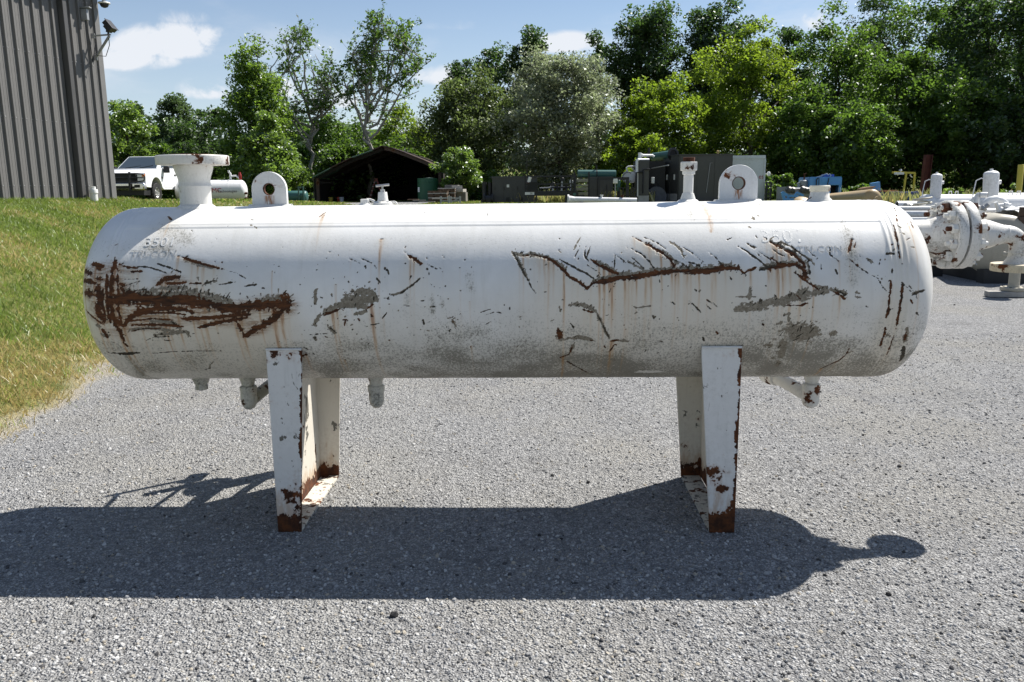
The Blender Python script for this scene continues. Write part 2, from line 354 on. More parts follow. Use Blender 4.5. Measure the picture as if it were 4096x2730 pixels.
def vnoise(x, y, sc_=1., seed=0):
    """cheap smooth 2-D value noise"""
    x = np.asarray(x, float) * sc_ + seed * 17.3; y = np.asarray(y, float) * sc_ + seed * 9.1
    xi = np.floor(x).astype(np.int64); yi = np.floor(y).astype(np.int64); fx = x - xi; fy = y - yi
    def h(a, b):
        n = (a * 374761393 + b * 668265263) & 0x7fffffff; n = ((n ^ (n >> 13)) * 1274126177) & 0x7fffffff
        return ((n ^ (n >> 16)) & 0xffff) / 65535.
    u = fx * fx * (3 - 2 * fx); v = fy * fy * (3 - 2 * fy)
    return (h(xi, yi) * (1 - u) + h(xi + 1, yi) * u) * (1 - v) + (h(xi, yi + 1) * (1 - u) + h(xi + 1, yi + 1) * u) * v
STROKES = [
('R',25.9,[-2.064,4.2,-1.998,4.5,-1.908,4.0,-1.801,3.0,-1.681,2.9,-1.563,1.1]),
('R',21.0,[-1.563,1.1,-1.505,-1.5,-1.434,-2.0,-1.355,-0.5,-1.266,0.1,-1.206,-0.3]),
('R',30.9,[-1.212,1.2,-1.198,-0.7]),
('P',32.1,[-1.997,6.3,-1.8,4.7,-1.68,5.3,-1.562,3.7,-1.473,1.4]),
('P',29.6,[-1.324,1.3,-1.265,2.0,-1.199,2.7]),
('R',14.8,[-1.199,-2.5,-1.273,-9.4,-1.351,-14.9,-1.415,-19.9]),
('R',6.2,[-1.415,-20.4,-1.431,-14.0,-1.442,-10.8]),
('R',11.1,[-2.013,-14.0,-1.967,-8.0,-1.914,-3.5,-1.804,-1.7,-1.685,-2.5,-1.651,-4.4]),
('R',4.9,[-1.942,-7.3,-1.891,-4.6,-1.771,-4.3,-1.688,-5.6]),
('R',8.6,[-1.709,-8.2,-1.57,-7.6,-1.449,-6.5,-1.377,-5.8]),
('R',8.6,[-1.638,-13.9,-1.513,-10.4,-1.391,-7.7]),
('R',6.2,[-1.961,-12.0,-1.816,-12.1,-1.709,-13.2]),
('R',3.7,[-1.976,-9.6,-1.859,-8.1,-1.752,-9.0]),
('R',3.7,[-1.988,-16.9,-1.905,-14.5,-1.82,-14.4]),
('P',8.6,[-1.98,-15.6,-1.88,-14.1,-1.762,-16.2,-1.685,-17.1]),
('P',7.4,[-1.864,-18.7,-1.703,-17.1,-1.684,-20.1]),
('P',9.9,[-1.872,-8.9,-1.778,-10.5,-1.724,-14.6]),
('S',2.5,[-1.916,-23.1,-1.867,-20.4,-1.794,-20.0]),
('S',2.5,[-1.823,-22.7,-1.781,-23.0]),
('R',5.6,[-1.727,30.9,-1.651,27.2,-1.577,24.3,-1.503,21.9]),
('P',5.6,[-1.712,28.8,-1.625,24.8,-1.551,22.4]),
('S',2.5,[-1.503,21.9,-1.43,19.2,-1.388,16.1]),
('R',4.9,[-2.01,25.6,-1.966,23.6,-1.923,23.1]),
('S',3.7,[-1.942,24.3,-1.863,23.5,-1.802,21.1,-1.771,19.5]),
('S',4.9,[-1.823,25.8,-1.767,23.4,-1.705,20.2]),
('R',5.6,[-1.958,21.2,-1.895,20.8]),
('R',9.9,[-1.823,12.5,-1.787,15.8,-1.71,17.2]),
('R',6.2,[-1.775,13.5,-1.679,13.8]),
('R',5.6,[-1.661,13.4,-1.602,13.4]),
('P',7.4,[-1.596,12.6,-1.53,15.2]),
('S',3.7,[-1.59,13.0,-1.53,15.3]),
('S',3.7,[-1.518,12.5,-1.447,13.8]),
('S',4.9,[-1.399,11.3,-1.334,12.4]),
('S',5.6,[-1.304,10.5,-1.295,9.8]),
('P',8.0,[-1.829,10.2,-1.679,10.8]),
('P',7.4,[-1.667,8.2,-1.626,9.3]),
('P',4.9,[-1.62,17.1,-1.614,14.9]),
('S',3.1,[-1.978,12.2,-1.895,15.1]),
('S',3.1,[-1.967,8.5,-1.859,10.3]),
('S',3.1,[-1.967,6.7,-1.883,8.4]),
('S',2.5,[-1.979,16.0,-1.907,16.6]),
('R',7.4,[-2.036,30.0,-2.03,22.9]),
('R',9.9,[-2.037,22.9,-2.039,15.3,-2.045,7.8,-2.046,-3.4,-2.04,-11.9,-2.024,-16.9,-2.019,-23.0]),
('R',7.4,[-2.063,19.1,-2.063,7.9,-2.064,-3.3,-2.061,-10.3]),
('R',5.6,[-2.016,22.8,-2.013,18.3,-2.009,7.8,-2.015,-3.4,-2.004,-12.0]),
('R',16.1,[-2.105,12.4,-2.1,4.2,-2.117,-3.4,-2.096,-9.5]),
('R',6.2,[-2.08,10.8,-2.088,0.5,-2.082,-7.9]),
('R',11.1,[-2.287,26.6,-2.155,20.4]),
('R',9.9,[-2.154,26.9,-2.09,24.5]),
('R',7.4,[-2.118,23.8,-2.103,22.2]),
('R',11.1,[-2.254,17.4,-2.126,14.3]),
('R',7.4,[-2.119,16.9,-2.087,16.1]),
('R',14.8,[-2.217,8.5,-2.133,7.2]),
('R',4.3,[-2.233,-3.4,-2.159,-6.9,-2.094,-11.9]),
('R',8.6,[-2.112,-14.4,-2.097,-20.2]),
('P',8.6,[-2.135,-18.1,-2.084,-19.4]),
('P',12.3,[-2.136,-12.2,-2.124,-13.7]),
('R',5.6,[-2.028,-23.9,-2.011,-27.2]),
('R',13.6,[-2.051,-7.2,-2.01,-12.0]),
('R',8.6,[-1.996,10.8,-1.979,7.8,-1.931,8.5]),
('R',6.2,[-2.003,13.7,-1.978,12.6]),
('S',9.9,[-2.082,-32.7,-2.028,-33.5,-1.983,-32.8]),
('S',3.7,[-2.143,-32.8,-1.964,-32.6]),
('G',16.1,[-2.033,-34.9,-2.025,-46.5,-2.036,-60.1]),
('S',2.5,[-1.923,-33.4,-1.795,-31.7,-1.671,-31.2,-1.554,-31.1]),
('P',5.6,[-1.615,-41.3,-1.642,-44.7,-1.658,-49.3]),
('S',4.9,[-1.688,-50.9,-1.652,-49.3]),
('G',43.2,[-1.852,52.6,-1.752,49.1,-1.697,42.8]),
('G',30.9,[-1.881,37.5,-1.782,35.6]),
('R',6.2,[-1.849,65.1,-1.819,61.0]),
('S',3.1,[-1.521,52.9,-1.518,53.4]),
('P',5.6,[-1.382,52.3,-1.374,51.5]),
('P',4.9,[-1.407,54.2,-1.4,53.9]),
('P',4.3,[-1.413,60.1,-1.405,59.4]),
('P',18.5,[-0.871,7.9,-0.818,7.5,-0.771,6.0,-0.76,3.0]),
('P',24.7,[-0.92,3.2,-0.86,3.1,-0.778,2.3]),
('P',14.8,[-1.031,-6.5,-0.993,-3.1,-0.939,-0.5,-0.809,-1.4]),
('P',9.9,[-1.067,-11.1,-1.037,-6.9]),
('P',9.3,[-1.05,8.8,-1.053,1.1]),
('P',9.9,[-1.068,-12.3,-1.06,-13.1]),
('P',8.6,[-0.87,-6.2,-0.81,-4.4]),
('R',4.9,[-1.013,-6.5,-0.94,-2.8]),
('R',4.9,[-0.809,-2.9,-0.773,0.1]),
('P',12.3,[-0.989,-14.0,-0.974,-17.3]),
('S',7.4,[-0.987,-14.8,-0.974,-16.9]),
('P',7.4,[-1.073,-20.2,-1.07,-22.8]),
('S',2.2,[-0.893,28.3,-0.838,24.7]),
('S',3.7,[-0.84,28.5,-0.785,25.0]),
('S',4.9,[-0.77,23.5,-0.759,21.8]),
('S',4.3,[-0.846,21.2,-0.85,18.6]),
('S',5.6,[-0.72,21.9,-0.719,21.1]),
('S',6.8,[-0.71,20.7,-0.701,19.2,-0.699,17.7]),
('S',4.9,[-0.759,16.3,-0.752,14.8,-0.739,12.9]),
('S',6.2,[-0.592,16.5,-0.6,14.6]),
('S',3.7,[-0.811,22.7,-0.808,21.7]),
('R',7.4,[-0.61,30.0,-0.573,27.2,-0.546,24.4]),
('S',2.5,[-0.631,32.5,-0.61,30.4]),
('S',3.1,[-0.585,26.0,-0.575,24.8]),
('S',4.9,[-0.517,28.3,-0.517,27.5]),
('S',3.7,[-0.521,24.4,-0.49,22.4,-0.466,20.8]),
('S',5.6,[-0.52,20.9,-0.513,20.7]),
('S',3.1,[-0.507,19.0,-0.505,17.1]),
('S',3.1,[-0.444,30.1,-0.433,27.8]),
('P',5.6,[-0.548,15.3,-0.595,10.6,-0.642,6.6,-0.692,5.5]),
('S',3.1,[-0.548,15.2,-0.595,10.4,-0.642,6.4]),
('S',6.2,[-0.695,6.1,-0.689,5.5]),
('G',7.4,[-0.612,7.3,-0.613,-0.8]),
('S',3.1,[-0.632,-0.4,-0.6,-1.4]),
('S',3.7,[-0.546,2.0,-0.522,2.2]),
('S',4.3,[-0.427,10.6,-0.427,10.5]),
('S',3.7,[-0.454,9.5,-0.453,9.4]),
('S',3.1,[-0.483,10.6,-0.48,10.3]),
('S',3.1,[-0.703,-2.2,-0.716,-6.0,-0.737,-9.0]),
('S',2.5,[-0.725,3.6,-0.693,3.1]),
('P',8.6,[-0.407,-8.1,-0.383,-14.1]),
('R',3.7,[-0.399,-10.1,-0.384,-13.3]),
('S',5.6,[-0.538,-10.0,-0.537,-12.3]),
('S',4.9,[-0.427,-14.4,-0.426,-15.2]),
('S',4.9,[-0.415,-16.9,-0.413,-18.0]),
('S',2.5,[-0.263,-5.2,-0.215,-3.4]),
('S',2.5,[-0.245,-7.1,-0.198,-5.3]),
('S',1.9,[-0.192,-4.9,-0.163,-5.8]),
('S',1.9,[-0.247,-13.4,-0.211,-11.0]),
('S',4.9,[-0.122,-2.3,-0.124,-4.2]),
('S',3.7,[-0.149,-0.8,-0.148,-1.2]),
('S',2.5,[-1.096,-19.1,-1.011,-18.5]),
('S',2.5,[-0.8,-12.9,-0.749,-11.9]),
('R',4.9,[-0.923,-9.3,-0.908,-9.7]),
('R',3.7,[-0.914,-9.3,-0.921,-13.6]),
('R',4.9,[-0.851,-8.9,-0.846,-9.6]),
('S',4.3,[-0.787,-6.3,-0.787,-7.4]),
('S',3.7,[-0.892,13.8,-0.89,13.3]),
('G',11.1,[-0.492,5.7,-0.491,-5.4]),
('G',8.6,[-0.446,4.2,-0.444,-1.7]),
('G',18.5,[-0.313,17.3,-0.308,9.2]),
('R',3.1,[-1.08,61.5,-1.056,69.2]),
('R',2.5,[-1.064,60.7,-1.053,65.5]),
('S',3.1,[-0.236,67.5,-0.235,61.0]),
('S',3.7,[0.008,12.9,0.009,12.7]),
('S',2.5,[-1.228,-70.1,-1.19,-76.7]),
('R',8.6,[-1.156,-35.7,-1.136,-34.6]),
('S',2.5,[-1.139,-28.4,-1.113,-31.4,-1.091,-35.2]),
('P',10.5,[-0.11,31.9,-0.069,29.4,-0.004,29.5,0.048,27.8]),
('R',4.3,[-0.063,29.0,0.002,29.4,0.048,27.6]),
('P',8.6,[-0.11,31.7,-0.08,25.4,-0.057,18.6,-0.034,13.4]),
('S',3.7,[-0.105,31.0,-0.077,23.9,-0.054,17.8,-0.034,13.4]),
('S',3.1,[-0.034,13.4,-0.017,9.0,0.001,6.0]),
('R',7.4,[0.048,28.0,0.095,24.5,0.135,19.1,0.164,15.4,0.204,12.4,0.245,8.0]),
('P',9.9,[0.054,28.0,0.101,24.5,0.135,20.6]),
('R',14.2,[0.245,8.4,0.274,12.0,0.326,12.4,0.384,14.2,0.442,14.7,0.5,15.6,0.558,17.0,0.644,18.4,0.731,18.1,0.817,19.0,0.875,19.7,0.933,20.2,0.961,19.4]),
('P',17.3,[0.274,13.8,0.355,14.4,0.442,16.2,0.558,18.3,0.674,19.7,0.818,20.0,0.933,20.9]),
('R',7.4,[0.961,19.0,0.981,17.1,1.039,20.4]),
('S',4.9,[0.115,26.4,0.159,23.2,0.205,19.8,0.239,17.5,0.274,14.5]),
('R',8.6,[0.264,26.4,0.298,22.7,0.344,19.6,0.39,17.0]),
('P',11.1,[0.276,26.2,0.316,22.7,0.379,18.5]),
('S',4.3,[0.242,34.8,0.235,28.2,0.252,25.1]),
('S',3.7,[0.263,34.7,0.25,29.8,0.241,26.6]),
('R',4.3,[0.468,41.6,0.518,37.0]),
('R',8.0,[0.518,37.0,0.563,33.5,0.608,29.4,0.641,25.4,0.657,20.8]),
('P',8.0,[0.603,31.8,0.647,26.2,0.675,23.1]),
('S',3.1,[0.562,30.2,0.596,28.2,0.617,24.7]),
('S',3.7,[0.647,26.2,0.686,23.8,0.726,20.0]),
('P',5.6,[0.641,37.7,0.691,32.5,0.705,26.1]),
('S',3.1,[0.692,34.2,0.741,30.0,0.796,23.7]),
('S',3.1,[0.704,24.6,0.75,23.0,0.789,20.7]),
('S',4.3,[0.458,33.2,0.509,28.7,0.539,24.7,0.558,20.9]),
('P',5.6,[0.432,24.9,0.478,21.8,0.512,19.5]),
('S',2.5,[0.439,29.6,0.484,24.0,0.518,20.2]),
('S',2.2,[0.375,29.7,0.415,25.7,0.437,22.6]),
('S',2.5,[0.373,30.5,0.378,28.1,0.374,20.4]),
('P',3.1,[0.221,41.9,0.202,37.4,0.183,32.3]),
('S',2.5,[0.216,36.5,0.202,31.5,0.188,27.9]),
('R',4.9,[0.206,27.9,0.205,26.3]),
('S',3.1,[0.822,29.9,0.86,25.9,0.876,22.5]),
('S',3.7,[0.958,34.3,1.002,30.5,1.042,26.1]),
('S',2.5,[1.001,36.4,1.047,32.9]),
('S',1.9,[0.515,41.5,0.582,36.9,0.621,32.6]),
('S',3.1,[0.246,22.8,0.298,18.2,0.315,16.3]),
('R',3.7,[0.436,34.1,0.44,33.7]),
('P',9.3,[0.158,-1.1,0.204,-0.6,0.251,-2.3,0.286,-5.7]),
('R',4.9,[0.216,-3.7,0.274,-6.0]),
('P',7.4,[0.286,-5.3,0.316,-12.2,0.335,-17.9,0.354,-22.7]),
('S',3.7,[0.295,-7.6,0.322,-13.8,0.351,-22.2]),
('R',7.4,[0.361,-24.9,0.397,-24.5]),
('P',7.4,[0.385,-24.5,0.447,-25.2]),
('R',5.6,[0.333,-28.2,0.34,-30.6]),
('R',4.9,[0.359,-33.8,0.38,-27.7]),
('R',3.7,[0.389,-27.3,0.396,-30.7]),
('R',3.7,[0.305,-32.7,0.314,-33.7]),
('P',9.9,[0.148,-22.9,0.207,-22.1,0.272,-23.9]),
('R',6.2,[0.255,-25.3,0.275,-24.4]),
('R',14.8,[0.109,-15.7,0.118,-19.4,0.112,-22.5]),
('P',16.1,[0.112,-21.2,0.124,-23.4]),
('S',6.2,[0.167,-12.5,0.182,-15.3]),
('R',5.6,[0.178,-29.5,0.162,-35.8,0.12,-38.6]),
('P',8.6,[0.184,-27.1,0.173,-31.5]),
('S',3.7,[0.12,-38.6,0.163,-43.1,0.215,-50.6,0.295,-63.2]),
('R',2.5,[0.139,-41.1,0.215,-51.0,0.281,-61.6]),
('S',9.9,[0.557,-8.2,0.563,-9.3]),
('S',3.7,[0.725,1.0,0.749,-1.9,0.767,-4.2,0.785,-6.5]),
('S',2.5,[0.805,1.7,0.829,-0.5]),
('S',2.5,[0.803,-1.3,0.83,-4.6]),
('S',2.5,[0.835,-0.2,0.859,-3.1]),
('S',3.1,[0.641,0.7,0.659,-1.4]),
('S',3.1,[0.747,8.1,0.761,6.4]),
('S',4.9,[0.915,15.4,0.923,12.4]),
('P',6.2,[0.114,-2.1,0.118,-5.1]),
('S',4.3,[-0.122,-2.1,-0.121,-4.3]),
('S',5.6,[0.804,-22.6,0.809,-24.8]),
('R',5.6,[0.865,-19.0,0.872,-20.2]),
('R',3.7,[0.85,-26.0,0.855,-26.3]),
('S',4.9,[0.601,-25.1,0.61,-25.6]),
('S',4.9,[0.53,-33.9,0.537,-31.8]),
('P',7.4,[0.371,-40.1,0.393,-41.3]),
('S',3.1,[0.358,8.6,0.349,6.1]),
('S',4.9,[0.586,13.1,0.587,12.2]),
('P',3.7,[0.448,-1.3,0.477,-3.2,0.546,-2.1]),
('C',16.1,[0.503,-56.9,0.633,-57.1]),
('B',11.1,[0.842,74.6,0.848,61.3,0.848,52.3,0.846,44.9]),
('G',18.5,[0.772,72.4,0.763,56.0]),
('P',6.2,[1.032,48.1,1.033,47.6]),
('P',5.6,[1.057,57.4,1.062,54.8]),
('S',2.5,[0.913,38.2,0.94,40.0]),
('S',9.9,[1.055,18.8,1.098,20.4,1.168,21.4]),
('R',9.9,[1.098,19.6,1.168,21.4,1.225,21.7,1.253,19.4,1.266,16.5]),
('P',13.6,[1.058,19.7,1.122,21.8,1.214,22.5,1.253,20.2]),
('R',6.2,[1.113,26.3,1.145,22.6,1.168,21.4]),
('R',11.1,[1.258,19.4,1.269,14.3]),
('P',4.9,[1.281,23.9,1.283,16.5]),
('R',6.2,[1.268,15.8,1.291,12.8]),
('R',5.6,[1.217,17.3,1.262,12.8,1.302,9.2,1.33,6.6]),
('S',4.3,[1.284,23.9,1.288,19.4,1.287,15.7]),
('R',5.6,[1.091,40.2,1.132,35.3,1.186,30.7]),
('R',7.4,[1.159,32.8,1.186,30.7,1.228,27.1,1.254,23.2,1.27,20.2]),
('P',9.9,[1.102,39.3,1.159,33.6,1.229,27.9,1.265,22.4]),
('P',6.2,[1.157,37.0,1.211,33.5,1.253,28.6,1.296,24.7,1.311,21.6]),
('S',3.7,[1.157,37.0,1.211,33.5,1.253,28.6,1.295,23.9]),
('S',3.1,[1.144,35.7,1.187,31.9,1.23,28.7]),
('S',4.3,[0.963,34.3,1.006,29.7,1.055,24.9,1.093,20.4]),
('S',2.5,[1.0,36.4,1.053,30.5,1.112,24.9]),
('S',2.5,[1.046,29.7,1.062,27.3]),
('S',3.7,[0.816,30.7,0.854,26.7,0.875,22.5]),
('S',3.7,[1.123,32.0,1.149,28.7,1.177,27.1]),
('S',2.5,[1.275,33.5,1.309,27.8,1.32,27.0]),
('P',21.0,[0.944,-3.6,1.008,-3.6,1.065,-2.6,1.121,-0.1]),
('P',23.5,[1.121,-0.8,1.178,0.6,1.234,2.8,1.291,4.5]),
('P',16.1,[1.291,4.9,1.331,5.9,1.37,6.6]),
('R',4.9,[1.179,-2.3,1.248,-2.4,1.282,-0.9]),
('R',3.7,[1.222,4.2,1.246,1.3]),
('P',8.6,[1.011,8.7,1.006,1.5]),
('P',4.9,[0.942,3.0,1.034,2.9]),
('R',7.4,[1.399,5.5,1.428,3.7,1.452,1.1]),
('S',4.9,[1.404,6.9,1.422,5.5,1.462,3.3]),
('P',8.6,[1.307,9.5,1.393,6.6,1.462,4.4]),
('P',7.4,[1.491,2.9,1.525,2.1]),
('P',6.2,[1.502,5.0,1.519,4.7]),
('P',34.6,[1.191,-16.6,1.25,-17.8,1.309,-18.7,1.329,-20.4]),
('P',27.2,[1.238,-22.1,1.302,-22.1]),
('P',21.0,[1.19,-25.6,1.193,-31.4,1.194,-39.0]),
('P',14.8,[1.404,-20.5,1.423,-19.7]),
('P',11.1,[1.198,-42.8,1.199,-49.3]),
('P',9.9,[1.162,-39.6,1.172,-40.2]),
('P',11.1,[1.147,-13.7,1.158,-12.9]),
('P',7.4,[1.171,-7.5,1.205,-7.2]),
('P',6.2,[1.196,-9.8,1.2,-11.8]),
('P',4.9,[1.141,-23.9,1.153,-24.0]),
('R',6.8,[1.505,38.3,1.487,33.2,1.477,29.2]),
('R',3.7,[1.52,36.5,1.506,32.3]),
('S',3.7,[1.396,34.1,1.387,27.7,1.421,24.5]),
('R',3.1,[1.394,26.9,1.426,23.8]),
('S',3.7,[1.473,25.6,1.499,22.2,1.526,19.2,1.559,16.2]),
('R',3.7,[1.484,24.5,1.499,22.2,1.521,20.7]),
('S',2.2,[1.559,16.2,1.603,13.2,1.62,8.9,1.655,4.5]),
('S',3.1,[1.62,8.2,1.649,4.6]),
('S',5.6,[1.409,18.9,1.415,15.6]),
('P',6.8,[1.559,25.5,1.585,23.0]),
('S',5.6,[1.621,25.1,1.614,21.7]),
('R',4.9,[1.529,27.5,1.529,26.3]),
('S',4.3,[1.343,22.3,1.342,18.6]),
('P',4.9,[1.621,13.2,1.622,12.9]),
('R',6.2,[1.662,12.5,1.658,3.1]),
('R',6.8,[1.658,3.1,1.658,-4.9,1.652,-10.2]),
('R',6.2,[1.714,8.8,1.711,0.9,1.706,-10.3,1.708,-17.4]),
('S',6.8,[1.714,9.5,1.713,0.9]),
('R',6.8,[1.658,-16.5,1.658,-23.3,1.657,-30.3]),
('P',7.4,[1.672,-21.6,1.688,-22.4]),
('P',11.1,[1.764,-16.6,1.76,-22.5,1.764,-27.0]),
('R',7.4,[1.76,-19.1,1.763,-25.2]),
('S',11.1,[1.77,-30.0,1.789,-40.2,1.789,-43.4]),
('R',3.7,[1.707,-21.6,1.705,-27.0,1.706,-37.2]),
('S',5.6,[1.758,3.0,1.787,4.8,1.834,6.1]),
('S',2.5,[1.745,9.1,1.781,3.7,1.786,1.1]),
('S',2.5,[1.711,11.0,1.757,5.2]),
('P',6.2,[1.763,4.5,1.801,5.1]),
('R',4.9,[1.756,0.8,1.768,-1.7]),
('S',6.2,[1.791,-7.4,1.806,-9.0]),
('S',5.6,[1.671,19.0,1.668,16.1]),
('R',4.3,[1.718,48.5,1.714,42.6,1.712,36.3,1.711,29.7]),
('R',4.9,[1.758,59.1,1.743,51.7]),
('P',5.6,[1.737,48.0,1.754,46.4]),
('P',6.2,[1.737,42.5,1.753,41.6]),
('R',4.9,[1.757,37.3,1.772,38.4]),
('R',4.9,[1.82,55.2,1.817,48.0]),
('R',3.7,[1.791,50.6,1.793,49.6]),
('S',8.6,[1.65,28.2,1.684,28.1]),
('R',3.7,[1.711,30.5,1.711,25.0]),
('S',3.1,[1.775,70.2,1.765,63.6]),
('P',4.3,[1.767,32.5,1.788,32.4]),
('R',3.7,[1.419,-54.0,1.457,-47.3,1.489,-43.1,1.51,-37.0,1.514,-31.7]),
('P',6.2,[1.514,-35.9,1.531,-34.3]),
('R',6.2,[1.078,-14.0,1.084,-14.6]),
('P',11.1,[1.109,-28.4,1.133,-28.9]),
('R',4.3,[1.114,-27.9,1.134,-29.3]),
('S',4.9,[1.799,-21.3,1.803,-22.1]),
('G',23.5,[1.478,77.4,1.483,62.7,1.487,51.1]),
('G',28.4,[1.487,51.1,1.491,40.1,1.486,19.2,1.49,10.5]),
('G',37.0,[1.249,-36.8,1.346,-40.4,1.427,-36.9]),
('G',24.7,[1.203,-26.5,1.242,-32.4]),
('P',5.6,[1.106,73.5,1.119,73.9]),
('P',5.6,[1.057,56.1,1.064,54.8]),
('P',4.9,[1.088,58.6,1.093,57.9]),
('P',6.2,[1.031,48.1,1.035,47.6]),
('S',2.5,[0.909,38.7,0.94,40.0]),
('S',3.7,[1.054,41.2,1.061,39.4]),
]
# ------------------------------------------------------------------ the ground
def foot_x(y):
    y = np.asarray(y, float)
    return np.where(y < 5.44, -3.54 + .05 * (5.44 - y), -3.54 - .15 * (y - 5.44)) 

def ground_z(x, y):
    x = np.asarray(x, float); y = np.asarray(y, float)
    fx = np.maximum(foot_x(y), -5.7)
    bank = (1.46 - .50 * sstep(26, 52, y)) * sstep(0, 1, (fx - x) / 5.0) + .13 * sstep(-10.5, -11.4, x) * sstep(24.5, 22, y)
    plat = .96 * sstep(22, 42, y)
    z = np.maximum(bank, plat) + .04 * (vnoise(x, y, .45, 2) - .5) * sstep(.02, .3, np.maximum(bank, plat))
    far = sstep(95, 170, y) * 5 + sstep(180, 600, y) * 14
    return z + far + .010 * (vnoise(x, y, 1.3, 5) - .5)
def gz(x, y): return float(ground_z(x, y))

def grass_mask(x, y):
    """1 where grass grows, 0 on the gravel yard"""
    fx = np.maximum(foot_x(y), -5.7) + .55 * (vnoise(x, y, .9, 3) - .5) + .45 * (vnoise(x, y, 2.6, 4) - .5) + .25 * (vnoise(x, y, 7., 14) - .5)
    left = sstep(-.10, .75, fx - np.asarray(x))
    back = sstep(27, 30, np.asarray(y) + 3 * (vnoise(x, y, .25, 6) - .5))
    drive = 1 - (np.abs(np.asarray(x) + 9.6 + .5 * (vnoise(x, y, .3, 8) - .5)) < 3.1) * (np.asarray(y) > 44) * (np.asarray(y) < 59.5)
    return np.maximum(left, back) * drive

def make_ground():
    xs = np.unique(np.concatenate([np.linspace(-12, 9, 130), np.linspace(-60, 60, 90), np.linspace(-1500, 1500, 50)]))
    ys = np.unique(np.concatenate([np.linspace(-8, 2, 8), np.linspace(2, 14, 80), np.linspace(14, 110, 100), np.linspace(110, 1800, 50), [-60]]))
    X, Y = np.meshgrid(xs, ys); Z = ground_z(X, Y)
    V = np.stack([X, Y, Z], -1).reshape(-1, 3); n = len(xs)
    I, J = np.meshgrid(np.arange(len(xs) - 1), np.arange(len(ys) - 1)); a = (J * n + I).ravel()
    F = np.stack([a, a + 1, a + n + 1, a + n], -1)
    g = G('gravel_and_turf'); p = g.pos()
    # crushed limestone
    v1 = g.vor(38, p); v2 = g.vor(95, p); v3 = g.vor(210, p)
    c1 = g.sep(v1.outputs['Color'])[0]; c2 = g.sep(v2.outputs['Color'])[1]; c3 = g.sep(v3.outputs['Color'])[2]
    val = g.ma('ADD', g.ma('ADD', g.ma('MULTIPLY', c1, .34), g.ma('MULTIPLY', c2, .38)), g.ma('MULTIPLY', c3, .28))
    gc = g.mix(g.mr(val, .2, .8, smooth=False), (.205, .206, .212), (.475, .474, .472))
    gc = g.mix(g.ma('MULTIPLY', g.mr(g.noise(.55, 5, .6, p), .44, .66), .62), gc, (.37, .355, .32))
    gc = g.mix(g.ma('MULTIPLY', g.mr(g.noise(1.9, 4, .6, p), .5, .72), .4), gc, (.20, .198, .198))
    tr_ = g.noise(.8, 4, .6, g.scale(p, (1.1, .16, 1)))
    gc = g.mix(g.ma('MULTIPLY', g.mr(tr_, .47, .68), .5), gc, (.37, .365, .345))
    gap = g.ma('MAXIMUM', g.mr(v2.outputs['Distance'], .38, .62), g.mr(v1.outputs['Distance'], .52, .72))
    gc = g.mix(g.ma('MULTIPLY', gap, .50), gc, (.06, .06, .062))  # crevice shade between the stones, put into the colour
    # turf soil and thatch
    tcx = g.mix(g.mr(g.noise(2.2, 5, .65, p), .35, .65), (.10, .125, .03), (.21, .185, .07))
    tcx = g.mix(g.mr(g.noise(.6, 4, .6, p), .45, .7), tcx, (.075, .115, .022))
    gm = g.attr('grass').outputs['Fac']
    edge = g.mr(g.ma('ADD', gm, g.ma('MULTIPLY', g.ma('SUBTRACT', g.noise(7, 5, .7, p), .5), .7)), .42, .58)
    sand = g.ma('MULTIPLY', g.mr(g.ma('ABSOLUTE', g.ma('SUBTRACT', gm, .55)), .45, .1), .6)
    c = g.mix(sand, g.mix(edge, gc, tcx), (.36, .31, .22))
    h = g.ma('ADD', g.ma('MULTIPLY', g.ma('SUBTRACT', 1., v1.outputs['Distance']), .5), g.ma('MULTIPLY', g.ma('SUBTRACT', 1., v2.outputs['Distance']), .45))
    m = g.princ(c, .95, 0., g.bump(h, 1.0, .03), .2)
    me = np_mesh('ground', V, F, m, {'grass': ('POINT', grass_mask(X, Y).ravel())}, True)
    tag(link('ground', me), kind='structure')
make_ground()

